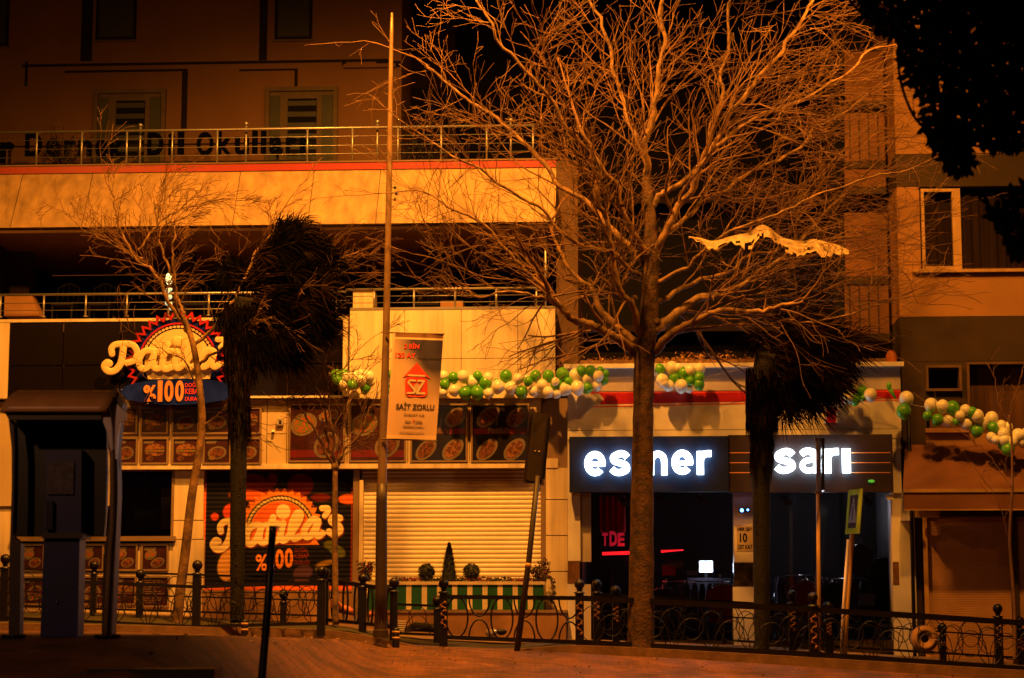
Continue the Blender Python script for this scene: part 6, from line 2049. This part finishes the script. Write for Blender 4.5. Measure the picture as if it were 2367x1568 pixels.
# ================================================================== TREES
def rvec(rnd, s=1.0):
    return Vector((rnd.gauss(0, s), rnd.gauss(0, s), rnd.gauss(0, s)))
def grow(w, rnd, p, d, L, r, lvl, trop, env, cnt, kids=(6, 5, 4), pm='twig'):
    """one branch, curving with trop, that forks into smaller ones"""
    n_ = max(3, min(9, int(L / .16)))
    pts = [p.copy()]
    d = d.normalized()
    kink = .12 if lvl < 2 else .16
    for i in range(n_):
        d = (d + rvec(rnd, kink) + trop * (.09 + .03 * lvl)).normalized()
        p = p + d * (L / n_)
        pts.append(p.copy())
    rmin = .0048
    rad = [max(rmin, r * (1 - .62 * i / n_)) for i in range(n_ + 1)]
    w.tube([tuple(q) for q in pts], rad, 6 if r > .03 else (4 if r > .014 else 3), cap=False)
    cnt[0] += 1
    if lvl >= len(kids):
        return
    nk = kids[lvl]
    for k in range(nk):
        t = .18 + .8 * (k + rnd.random()) / nk
        i = min(n_ - 1, int(t * n_)); f = t * n_ - i
        q = pts[i].lerp(pts[i + 1], f)
        ax = (pts[i + 1] - pts[i]).normalized()
        side = rvec(rnd); side = (side - ax * side.dot(ax)).normalized()
        ang = rnd.uniform(.35, .85)
        nd = ax * math.cos(ang) + side * math.sin(ang)
        nL = L * rnd.uniform(.45, .8) * (1.15 - .45 * t)
        if env and not env(q + nd * nL * .8):
            nL *= .45
        if nL > .12:
            grow(w, rnd, q, nd, nL, max(rmin, r * (1 - .6 * t) * .62), lvl + 1, trop, env, cnt, kids, pm)
def limb(w, wt, rnd, pts, r0, r1, cnt, trop, env, nk=9, Lk=(.9, 1.7), kids=(5, 4), t0=.15, sides=10):
    q = spline([tuple(P(u, v, Y)) for u, v, Y in pts], 7)
    n_ = len(q) - 1
    qq = []
    for i, p in enumerate(q):
        qq.append(p + ((rvec(rnd, .012) + Vector((mnoise.noise(p * 1.7), 0, mnoise.noise(p * 1.7 + Vector((9, 0, 0))))) * (.16 if r0 > .03 else .06) * min(1, i / 6, (n_ - i) / 4)) if 0 < i < n_ else Vector()))
    rad = [r0 + (r1 - r0) * (i / n_) ** .8 for i in range(n_ + 1)]
    w.tube([tuple(p) for p in qq], rad, sides, cap=True)
    for k in range(nk):
        t = t0 + (1 - t0) * (k + rnd.random() * .8) / nk
        i = min(n_ - 1, int(t * n_))
        p = qq[i]; ax = (qq[i + 1] - qq[i]).normalized()
        side = rvec(rnd); side = (side - ax * side.dot(ax)).normalized()
        ang = rnd.uniform(.35, .95)
        grow(wt, rnd, p, ax * math.cos(ang) + side * math.sin(ang), rnd.uniform(*Lk) * (1.1 - .4 * t), rad[i] * .42, 0, trop, env, cnt, kids)
    # the tip goes on
    grow(wt, rnd, qq[-1], (qq[-1] - qq[-3]).normalized(), rnd.uniform(*Lk), r1, 0, trop, env, cnt, kids)

# ---- big plane tree
rnd = random.Random(21)
TY = 35.9
big = root('plane_tree', P(1481, 1515, TY), 'large bare plane tree with wide crown and mottled trunk before the esmer sign', 'tree')
wt_ = MB().m('bark', True)
tp = [(1480, 1530, TY), (1481, 1490, TY), (1483, 1300, TY), (1485, 1100, TY), (1487, 950, TY), (1490, 830, TY), (1499, 740, TY), (1504, 650, TY), (1506, 560, TY), (1500, 480, TY), (1494, 420, TY)]
tr = [.29, .245, .215, .195, .18, .185, .165, .15, .13, .105, .085]
q = spline([tuple(P(*p)) for p in tp], 6)
rr_ = []
for i in range(len(q)):
    k = i / 6; j = min(int(k), len(tr) - 2); rr_.append(tr[j] + (tr[j + 1] - tr[j]) * (k - j) + .006 * math.sin(i * 1.7))
wt_.tube([tuple(p) for p in q], rr_, 20)
for (u, v, r_) in ((1462, 812, .10), (1470, 560, .09), (1516, 745, .09), (1498, 590, .10), (1492, 470, .08), (1467, 690, .06)):
    wt_.ball(P(u, v, TY - .05), r_, 10, 8, raw=True)
wt_.go('trunk', big)
def env_big(p):
    c = P(1530, 330, TY)
    return ((p.x - c.x) / 6.0) ** 2 + ((p.y - c.y) / 3.6) ** 2 + ((p.z - c.z) / 5.3) ** 2 < 1
cnt = [0]
wl_ = MB().m('bark_pale', True); wb = MB().m('twig', True)
WIND = Vector((.26, 0, .05))
LIMBS = [
    # low limbs, measured
    ([(1468, 815, TY), (1420, 786, TY - .3), (1370, 757, TY - .6), (1320, 728, TY - .9), (1282, 703, TY - 1.1), (1268, 672, TY - 1.2)], .085, .05, 10),
    ([(1478, 800, TY), (1430, 760, TY + .2), (1372, 690, TY + .5), (1345, 650, TY + .7), (1290, 570, TY + 1.0)], .07, .035, 12),
    ([(1478, 770, TY), (1455, 720, TY - .2), (1428, 660, TY - .5), (1412, 560, TY - .8), (1398, 470, TY - 1.0), (1370, 380, TY - 1.2), (1338, 290, TY - 1.3)], .08, .035, 16),
    ([(1510, 812, TY), (1560, 770, TY - .3), (1620, 737, TY - .6), (1700, 722, TY - .9), (1800, 712, TY - 1.1), (1860, 690, TY - 1.2)], .075, .03, 10),
    ([(1512, 765, TY), (1562, 722, TY + .1), (1640, 690, TY + .2), (1720, 648, TY + .3), (1790, 610, TY + .4), (1860, 550, TY + .5), (1930, 470, TY + .6)], .085, .03, 16),
    # middle limbs
    ([(1490, 610, TY), (1462, 572, TY + .2), (1410, 520, TY + .3), (1330, 450, TY + .4), (1250, 370, TY + .5), (1160, 290, TY + .6), (1060, 215, TY + .6), (985, 150, TY + .6)], .085, .022, 20),
    ([(1480, 640, TY), (1420, 600, TY - .3), (1330, 560, TY - .7), (1250, 490, TY - 1.0), (1130, 410, TY - 1.2), (1000, 330, TY - 1.3)], .06, .018, 15),
    ([(1498, 590, TY), (1450, 500, TY - .4), (1395, 400, TY - .8), (1320, 300, TY - 1.2), (1230, 190, TY - 1.5), (1150, 90, TY - 1.7), (1100, 0, TY - 1.8)], .075, .022, 20),
    ([(1496, 430, TY), (1478, 360, TY + .2), (1450, 260, TY + .5), (1420, 150, TY + .7), (1380, 30, TY + .9), (1350, -60, TY + 1)], .07, .025, 16),
    ([(1496, 430, TY), (1500, 340, TY - .3), (1512, 240, TY - .5), (1520, 130, TY - .6), (1535, 10, TY - .7), (1540, -80, TY - .8)], .075, .03, 18),
    ([(1506, 480, TY), (1545, 440, TY), (1600, 400, TY + .3), (1640, 330, TY + .6), (1660, 230, TY + .9), (1675, 120, TY + 1.1), (1690, -20, TY + 1.2)], .07, .025, 18),
    ([(1512, 600, TY), (1552, 520, TY - .2), (1600, 430, TY - .5), (1640, 350, TY - .8), (1690, 270, TY - 1.1), (1760, 180, TY - 1.3), (1830, 80, TY - 1.5), (1880, 0, TY - 1.6)], .09, .025, 22),
    ([(1515, 560, TY), (1600, 490, TY + .4), (1690, 440, TY + .8), (1780, 380, TY + 1.1), (1880, 310, TY + 1.3), (1990, 230, TY + 1.5)], .065, .022, 18),
    ([(1640, 350, TY - .8), (1720, 300, TY - 1.0), (1820, 250, TY - 1.2), (1930, 180, TY - 1.3), (2030, 110, TY - 1.4)], .055, .02, 16),
    ([(1516, 660, TY), (1600, 600, TY - .4), (1700, 540, TY - .7), (1820, 480, TY - .9), (1940, 430, TY - 1.0), (2060, 400, TY - 1.1)], .05, .016, 16),
    ([(1518, 700, TY), (1640, 640, TY + .6), (1760, 590, TY + .9), (1880, 555, TY + 1.1), (2020, 540, TY + 1.2)], .045, .015, 14),
    ([(1300, 720, TY - 1.0), (1240, 640, TY - 1.1), (1160, 560, TY - 1.2), (1060, 480, TY - 1.3), (960, 440, TY - 1.3)], .04, .014, 12),
    ([(1280, 700, TY - 1.1), (1210, 670, TY - 1.2), (1130, 690, TY - 1.3), (1060, 660, TY - 1.3)], .03, .012, 8),
    ([(1700, 722, TY - .9), (1820, 740, TY - 1.0), (1930, 735, TY - 1.0), (2050, 700, TY - 1.0)], .025, .010, 7),
]
for pts, r0, r1, nk in LIMBS:
    limb(wl_, wb, rnd, pts, r0 * (.85 if pts[-1][1] < 420 else 1.15), r1 * .9, cnt, WIND, env_big, nk=nk, Lk=(1.0, 2.3), kids=(4, 3))
# long whips blown to the right
for i in range(110):
    u = rnd.uniform(1680, 2010); v = rnd.uniform(20, 720)
    p = P(u, v, TY + rnd.uniform(-1.3, 1.3))
    grow(wb, rnd, p, Vector((1, rnd.uniform(-.3, .3), rnd.uniform(-.1, .45))), rnd.uniform(1.2, 2.3), .012, 1, Vector((.3, 0, .02)), None, cnt, (0, 2))
wl_.go('limb', big); wb.go('crown', big)
print('big tree branches', cnt[0], 'faces', len(wb.f))
# torn sheet caught in the branches
w = MB().m('sheet_plastic', True)
upper = [(1592, 546), (1618, 550), (1650, 557), (1690, 546), (1730, 537), (1755, 521), (1775, 524), (1795, 540), (1815, 551), (1850, 557), (1880, 553), (1905, 558), (1935, 566), (1962, 578)]
lower = [(1592, 548), (1618, 560), (1650, 580), (1690, 560), (1730, 576), (1755, 552), (1775, 550), (1795, 562), (1815, 578), (1850, 592), (1880, 580), (1905, 594), (1935, 586), (1962, 588)]
vs = []
up_ = spline([(a, b, 0) for a, b in upper], 4); lo_ = spline([(a, b, 0) for a, b in lower], 4)
rs = random.Random(77)
for i, (a_, b_) in enumerate(zip(up_, lo_)):
    rag = rs.uniform(-3, 5)
    for k in range(6):
        t_ = k / 5
        vs.append(P(a_.x + (b_.x - a_.x) * t_, a_.y + (b_.y + rag - a_.y) * t_, TY - 1.0 + .06 * math.sin(i * .7) + .05 * math.sin(k * 2.1 + i * .31) - .07 * k))
nn_ = len(up_)
fs = [(i * 6 + k, (i + 1) * 6 + k, (i + 1) * 6 + k + 1, i * 6 + k + 1) for i in range(nn_ - 1) for k in range(5) if not (k > 2 and rs.random() < .22)]
w.add(vs, fs, True)
w.go('plastic_sheet', label='torn pale sheet stretched among the plane tree branches', cat='plastic sheet')

# ---- left leaning tree
rnd = random.Random(5); cnt = [0]
LY = 36.3
lt = root('plane_tree', P(412, 1445, LY), 'young bare leaning tree in front of the round sign, twigs blown to the right', 'tree')
wl_ = MB().m('bark_pale', True); wb = MB().m('twig', True)
q = spline([tuple(P(*p)) for p in ((408, 1450, LY), (415, 1380, LY), (428, 1280, LY), (443, 1150, LY), (466, 1000, LY), (462, 900, LY - .1), (447, 800, LY - .1), (425, 735, LY - .1))], 6)
wl_.tube([tuple(p) for p in q], [.10 - .055 * i / (len(q) - 1) for i in range(len(q))], 14)
wl_.go('trunk', lt)
wl_ = MB().m('bark_pale', True)
WL = Vector((.75, 0, -.02))
for pts, r0, r1, nk in (
    ([(440, 775, LY), (405, 710, LY - .1), (360, 640, LY - .2), (318, 580, LY - .3), (272, 535, LY - .4), (262, 480, LY - .4), (255, 440, LY - .4)], .045, .012, 14),
    ([(330, 600, LY - .2), (290, 580, LY), (240, 555, LY + .1), (190, 530, LY + .2)], .025, .008, 5),
    ([(318, 580, LY - .3), (350, 540, LY - .3), (380, 510, LY - .3), (430, 480, LY - .3), (520, 460, LY - .3)], .026, .009, 9),
    ([(425, 735, LY), (415, 690, LY + .2), (385, 620, LY + .4), (370, 560, LY + .5), (385, 520, LY + .5), (440, 490, LY + .5)], .035, .010, 12),
    ([(430, 745, LY), (405, 700, LY - .4), (402, 600, LY - .6), (401, 540, LY - .6), (405, 500, LY - .6)], .03, .010, 9),
    ([(447, 800, LY), (520, 720, LY + .2), (575, 640, LY + .3), (600, 570, LY + .3), (640, 520, LY + .3)], .04, .012, 13),
    ([(455, 850, LY), (520, 800, LY - .4), (600, 745, LY - .5), (700, 700, LY - .6), (800, 660, LY - .6)], .03, .010, 12),
    ([(520, 720, LY + .3), (640, 660, LY + .5), (740, 620, LY + .6), (830, 580, LY + .6)], .028, .009, 12),
    ([(462, 900, LY), (420, 830, LY + .2), (360, 800, LY + .3)], .018, .007, 4),
    ([(466, 985, LY), (500, 960, LY - .1), (522, 945, LY - .2)], .022, .008, 2),
):
    limb(wl_, wb, rnd, pts, r0, r1, cnt, WL, None, nk=nk, Lk=(.5, 1.15), kids=(4, 3), sides=8)
wl_.go('limb', lt); wb.go('crown', lt)
# ---- slim tree before the mural
rnd = random.Random(8); cnt = [0]
MY = 36.6
mt = root('young_tree', P(776, 1440, MY), 'slim young bare tree in front of the right edge of the mural shutter', 'tree')
wl_ = MB().m('bark_pale', True); wb = MB().m('twig', True)
wl_.tube([tuple(p) for p in spline([tuple(P(*p)) for p in ((776, 1445, MY), (775, 1340, MY), (774, 1200, MY), (775, 1085, MY))], 5)], [.058 - .012 * i / 15 for i in range(16)], 12)
wl_.ball(P(775, 1080, MY), .075, 10, 8, raw=True)
wl_.go('trunk', mt)
wl_ = MB().m('bark_pale', True)
for pts, r0, r1, nk in (
    ([(772, 1082, MY), (735, 1010, MY - .2), (700, 950, MY - .3), (672, 900, MY - .4)], .03, .010, 9),
    ([(776, 1080, MY), (757, 1000, MY + .1), (745, 930, MY + .2), (720, 870, MY + .3)], .028, .009, 9),
    ([(778, 1080, MY), (765, 990, MY - .2), (757, 920, MY - .2), (752, 850, MY - .3), (765, 790, MY - .3)], .028, .009, 10),
    ([(780, 1082, MY), (800, 1040, MY - .1), (830, 1000, MY - .2), (858, 940, MY - .3)], .03, .009, 9),
    ([(780, 1080, MY), (790, 1000, MY + .3), (810, 930, MY + .4), (840, 870, MY + .5)], .024, .008, 9),
    ([(745, 930, MY), (760, 880, MY), (800, 840, MY), (850, 790, MY)], .016, .007, 7),
):
    limb(wl_, wb, rnd, pts, r0, r1, cnt, Vector((.22, 0, .08)), None, nk=nk, Lk=(.35, .75), kids=(4, 2), sides=7)
wl_.go('limb', mt); wb.go('crown', mt)
# ---- thin tree at the right
rnd = random.Random(9); cnt = [0]
RY = 36.8
rtree = root('young_tree', P(2350, 1530, RY), 'very thin bare tree in front of the brown shutter at the right', 'tree')
wl_ = MB().m('twig', True); wb = MB().m('twig', True)
wl_.tube([tuple(p) for p in spline([tuple(P(*p)) for p in ((2346, 1535, RY), (2345, 1400, RY), (2334, 1250, RY), (2340, 1130, RY), (2338, 1010, RY), (2332, 960, RY))], 5)], [.036 - .018 * i / 25 for i in range(26)], 8)
wl_.go('trunk', rtree)
wl_ = MB().m('twig', True)
for pts, r0, r1, nk in (
    ([(2334, 980, RY), (2312, 930, RY), (2295, 860, RY), (2285, 840, RY)], .014, .006, 4),
    ([(2334, 980, RY), (2345, 920, RY), (2362, 860, RY)], .014, .006, 4),
    ([(2340, 1130, RY), (2290, 1060, RY), (2230, 1000, RY), (2180, 960, RY)], .012, .005, 4),
    ([(2334, 1250, RY), (2305, 1160, RY), (2260, 1090, RY)], .012, .005, 4),
):
    limb(wl_, wb, rnd, pts, r0, r1, cnt, Vector((.05, 0, .15)), None, nk=nk, Lk=(.3, .6), kids=(2,), sides=6)
wl_.go('limb', rtree); wb.go('crown', rtree)

# ---- palms
def fan(w, rnd, c, axis, n_, L, spread, wid, droop, wind):
    ax = axis.normalized()
    side = ax.cross(Vector((rnd.uniform(-.3, .3), 1, rnd.uniform(-.3, .3)))).normalized()
    for i in range(n_):
        t = (i / (n_ - 1) - .5) * spread
        d = (ax * math.cos(t) + side * math.sin(t) + rvec(rnd, .06)).normalized()
        l = L * rnd.uniform(.75, 1.1) * (1 - .18 * abs(t))
        p0 = c
        p1 = c + d * l * .5
        p2 = c + (d + wind * .4).normalized() * l + Vector((0, 0, -droop * l)) 
        nrm = d.cross(Vector((rnd.uniform(-1, 1), 1, rnd.uniform(-1, 1)))).normalized() * wid
        w.add([p0 - nrm * .4, p0 + nrm * .4, p1 + nrm, p1 - nrm, p2], [(0, 1, 2, 3), (3, 2, 4)], True)
def palm(name_label, tpts, trad, fronds, skirt, seed, dry=.3):
    rnd = random.Random(seed)
    base = P(*tpts[0])
    t = root('palm_tree', base, name_label, 'palm tree')
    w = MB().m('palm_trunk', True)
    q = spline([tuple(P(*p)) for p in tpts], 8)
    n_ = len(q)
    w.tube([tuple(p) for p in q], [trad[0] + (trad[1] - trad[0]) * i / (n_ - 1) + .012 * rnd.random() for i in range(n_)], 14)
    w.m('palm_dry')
    for i in range(700):
        k = rnd.random(); p = q[min(n_ - 1, int(k * n_))]
        r_ = trad[0] + (trad[1] - trad[0]) * k
        th = rnd.uniform(0, 6.28)
        o_ = Vector((math.cos(th), math.sin(th), 0))
        a = p + o_ * r_ * .9 + Vector((0, 0, rnd.uniform(-.1, .1))); b = a + o_ * rnd.uniform(.01, .05) + Vector((0, 0, rnd.uniform(.03, .10))); s_ = Vector((-o_.y, o_.x, 0)) * rnd.uniform(.008, .022)
        w.add([a - s_, a + s_, b], [(0, 1, 2)], True)
    w.go('trunk', t)
    w = MB(); pt_ = MB().m('palm_dry', True)
    for (cu, cv, du, dv, L, n_, bl) in fronds:
        for _ in range(n_):
            c = P(cu, cv, tpts[-1][2]) + rvec(rnd, .08)
            e = P(cu + du, cv + dv, tpts[-1][2])
            d = (e - P(cu, cv, tpts[-1][2])).normalized() + rvec(rnd, .20) * 1.0
            d.y *= 1.2
            d.normalize()
            l = L * rnd.uniform(.6, 1.05)
            pts = [c]
            p = c
            dd = d.copy()
            for s_ in range(5):
                dd = (dd + Vector((.07, 0, -.06))).normalized()
                p = p + dd * l / 5
                pts.append(p)
            pt_.tube([tuple(x) for x in pts], [.014, .012, .011, .01, .009, .008], 4, cap=False)
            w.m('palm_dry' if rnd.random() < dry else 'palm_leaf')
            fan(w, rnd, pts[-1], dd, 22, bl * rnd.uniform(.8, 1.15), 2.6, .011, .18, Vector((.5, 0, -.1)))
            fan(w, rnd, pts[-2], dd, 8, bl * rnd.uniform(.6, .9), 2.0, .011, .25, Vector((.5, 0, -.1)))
    w.go('crown', t); pt_.go('frond_stalks', t)
    w = MB().m('palm_dry')
    for (u0, u1, v0, v1, n_) in skirt:
        for i in range(n_):
            u = rnd.uniform(u0, u1); v = v0 + (v1 - v0) * rnd.random()
            c = P(u, v, tpts[-1][2] + rnd.uniform(-.22, .22))
            l = rnd.uniform(.15, .42)
            e = c + Vector((rnd.uniform(-.03, .06), rnd.uniform(-.03, .03), -l)); s_ = Vector((rnd.uniform(.3, 1), rnd.uniform(-.5, .5), 0)).normalized() * .010
            w.m('palm_leaf' if rnd.random() < .6 else 'palm_dry')
            w.add([c - s_, c + s_, e], [(0, 1, 2)], True)
    w.go('leaf_skirt', t)
PY = 35.9
palm('wind blown palm with dense dark crown pushed right, left of the tall street pole',
     [(548, 1440, PY), (549, 1300, PY), (551, 1100, PY), (553, 950, PY), (552, 800, PY), (565, 690, PY)], (.115, .17),
     [(590, 600, 24, -26, .85, 16, .6), (600, 590, 40, -22, .9, 18, .6), (610, 600, 40, -6, 1.0, 22, .6), (585, 650, 10, -16, .95, 10, .62), (590, 640, 30, -20, 1.0, 16, .62), (590, 650, 40, -6, 1.15, 22, .62), (590, 670, 45, 4, 1.2, 26, .62), (585, 700, 40, 16, 1.1, 24, .6), (575, 720, 25, 24, .95, 20, .58),
      (570, 690, -12, 20, .35, 16, .45), (565, 720, 5, 30, .7, 18, .55), (575, 640, -14, -4, .3, 8, .42), (600, 690, 30, 5, .5, 26, .6), (590, 620, 14, -14, .5, 14, .6)],
     [(518, 592, 700, 860, 2600), (528, 578, 860, 1010, 900)], 3, .18)
w = MB()
rnd = random.Random(4)
PY2 = 36.3
palm('shaggy palm with drooping fans pointing right, between the two lit words',
     [(1762, 1530, PY2), (1761, 1420, PY2), (1760, 1200, PY2), (1758, 1050, PY2), (1760, 930, PY2), (1772, 820, PY2)], (.115, .20),
     [(1790, 800, 35, -14, .8, 7, .6), (1795, 800, 40, -4, .95, 9, .62), (1795, 815, 40, 6, 1.0, 12, .66), (1790, 830, 36, 16, .95, 13, .66), (1785, 850, 26, 24, .85, 12, .62), (1775, 860, 12, 26, .6, 9, .55), (1800, 790, 40, -20, 1.0, 8, .7), (1800, 800, 40, -8, 1.2, 9, .7), (1800, 810, 40, 4, 1.2, 9, .7), (1800, 830, 40, 14, 1.1, 8, .7),
      (1780, 790, 14, -26, .55, 7, .55), (1770, 800, -16, -6, .25, 6, .38), (1790, 830, 30, 8, .45, 14, .6), (1775, 850, -3, 28, .3, 8, .45)],
     [(1724, 1796, 850, 980, 2400), (1734, 1786, 960, 1080, 700)], 6, .5)

# ---- dark foliage close to the camera, top right
rnd = random.Random(12)
ft = root('leafy_tree', P(2620, 1560, 17.0), 'black leafy tree silhouette overhanging the top right corner', 'tree')
w = MB().m('bark', True)
fy = 17.0
w.tube([tuple(p) for p in spline([tuple(P(*p)) for p in ((2620, 1600, fy), (2600, 1100, fy), (2560, 600, fy), (2480, 200, fy), (2400, 0, fy), (2300, -150, fy))], 6)], [.22 - .15 * i / 30 for i in range(31)], 12)
w.go('trunk', ft)
wb = MB().m('leaf_dark', True); wf = MB().m('leaf_dark')
def inpoly(u, v, poly):
    c = False
    j = len(poly) - 1
    for i in range(len(poly)):
        (x0, y0), (x1, y1) = poly[i], poly[j]
        if (y0 > v) != (y1 > v) and u < (x1 - x0) * (v - y0) / (y1 - y0) + x0:
            c = not c
        j = i
    return c
REG = [(1955, -60), (1990, 20), (2035, 60), (2075, 90), (2078, 150), (2100, 185), (2125, 200), (2140, 250), (2138, 300), (2165, 318), (2195, 345), (2230, 330), (2255, 320), (2300, 338), (2367, 332), (2560, 330), (2560, -80)]
REG2 = [(2150, 318), (2190, 330), (2250, 335), (2246, 372), (2222, 396), (2196, 388), (2172, 352)]
REG3 = [(2275, 470), (2300, 455), (2330, 440), (2380, 430), (2400, 560), (2345, 590), (2318, 540), (2290, 500)]
def leaf(w, c, s, rnd):
    d = Vector((rnd.gauss(0, .6), rnd.gauss(0, .5), rnd.gauss(-.5, .6))).normalized()
    x = d.cross(Vector((rnd.gauss(0, .5), 1, rnd.gauss(0, .5)))).normalized()
    L = s * rnd.uniform(.7, 1.3)
    w.add([c, c + d * L * .3 + x * L * .22, c + d * L * .65 + x * L * .2, c + d * L, c + d * L * .65 - x * L * .2, c + d * L * .3 - x * L * .22], [(0, 1, 2, 3), (0, 3, 4, 5)], True)
def fill(reg, n_, s, dY):
    us_ = [p[0] for p in reg]; vs_ = [p[1] for p in reg]
    k = 0
    while k < n_:
        u = rnd.uniform(min(us_), max(us_)); v = rnd.uniform(min(vs_), max(vs_))
        if not inpoly(u, v, reg):
            continue
        k += 1
        if mnoise.noise(Vector((u / 26, v / 26, 3))) < -.22 - max(0, (u - 2080)) / 900 + max(0, v - 250) / 900:
            continue
        leaf(wf, P(u, v, fy + rnd.uniform(-dY, dY)), s, rnd)
fill(REG, 6400, .105, 1.2); fill(REG2, 260, .10, .2); fill(REG3, 210, .13, .3)
for pts in ([(1940, -30), (1990, 30), (2040, 60), (2075, 75)], [(2075, 140), (2085, 200), (2110, 265), (2140, 300), (2160, 325)], [(2600, 300), (2450, 340), (2320, 350), (2240, 335), (2180, 345)], [(2560, 560), (2420, 540), (2330, 520), (2290, 480), (2262, 458)],
            [(2480, 200), (2300, 180), (2180, 150), (2080, 110)], [(2480, 200), (2330, 260), (2200, 300)], [(2330, 590), (2325, 545), (2318, 520)], [(2400, 0), (2200, 10), (2000, 0)]):
    wb.tube([tuple(p) for p in spline([tuple(P(u, v, fy)) for u, v in pts], 6)], .012, 6)
wb.go('limb', ft); wf.go('crown', ft)
# round seed heads hanging from the near tree
w = MB().m('leaf_dark', True).ball(P(2112, 262, fy), .018, 8, 6, (1, 1, 1.6), raw=True).tube([tuple(P(2112, 262, fy)), tuple(P(2110, 225, fy))], .004, 4)
w.go('seed_pod', ft)
# small dark tree on the roof terrace
rnd = random.Random(14)
for (uc, vc, nm, W_) in ((150, 300, 'leafless potted tree on the roof terrace at far left, before the ochre block', .9), (960, 330, 'dark bushy potted plant on the roof terrace right of the tall street pole', .6)):
    a, b = fu(uc, 385, -2.0)
    t = root('terrace_plant', F(a, bR + .0, -2.0), nm, 'potted plant', 'plants on the roof terrace')
    w = MB().m('slab_brown').lathe(F(a, bR, -2.0), [(.14, 0), (.2, .3), (.17, .3), (.12, .05), (0, .05)], 12); w.go('pot', t)
    w = MB().m('palm_dry', True); cn = [0]
    for i in range(9):
        grow(w, rnd, F(a, bR + .25, -2.0), Vector((rnd.uniform(-.8, .8) * W_, rnd.uniform(-.4, .4), .8)), .8, .014, 1, Vector((0, 0, .1)), None, cn, (0, 5))
    w.go('stem', t)
    w = MB()
    for i in range(500):
        leafball(w, F(a + rnd.gauss(0, .28 * W_), bR + .62 + rnd.gauss(0, .2), -2.0 + rnd.gauss(0, .15)), .02, .02, .02, 1, .03, rnd, 'leaf_dark')
    w.go('foliage', t)

# ---- things lying on the pavement
def pave_at(u, t):
    return pave_pt(u, t)
p = pave_at(362, .475)
w = MB().m('black_metal').box(p.x - .55, p.x + .55, p.y - .25, p.y + .25, p.z - .05, p.z + .05)
w.go('drain_cover', label='flat dark iron cover at the bottom edge left of the broken post', cat='drain cover')
rnd = random.Random(31)
w = MB().m('dry_leaves')
for i in range(260):
    u = rnd.uniform(330, 2360); t = rnd.uniform(.3, .5) if u > 900 else rnd.uniform(0.1, .4)
    q = pave_at(u, t)
    i0 = q + Vector((0, 0, .012))
    d1 = Vector((rnd.uniform(-1, 1), rnd.uniform(-1, 1), rnd.uniform(-.1, .3))).normalized() * rnd.uniform(.015, .04)
    d2 = Vector((-d1.y, d1.x, .01)) * .6
    w.add([i0 - d1, i0 - d2, i0 + d1, i0 + d2], [(0, 1, 2, 3)], True)
w.go('fallen_leaves', kind='stuff', label='scattered dry leaves on the brick pavement')
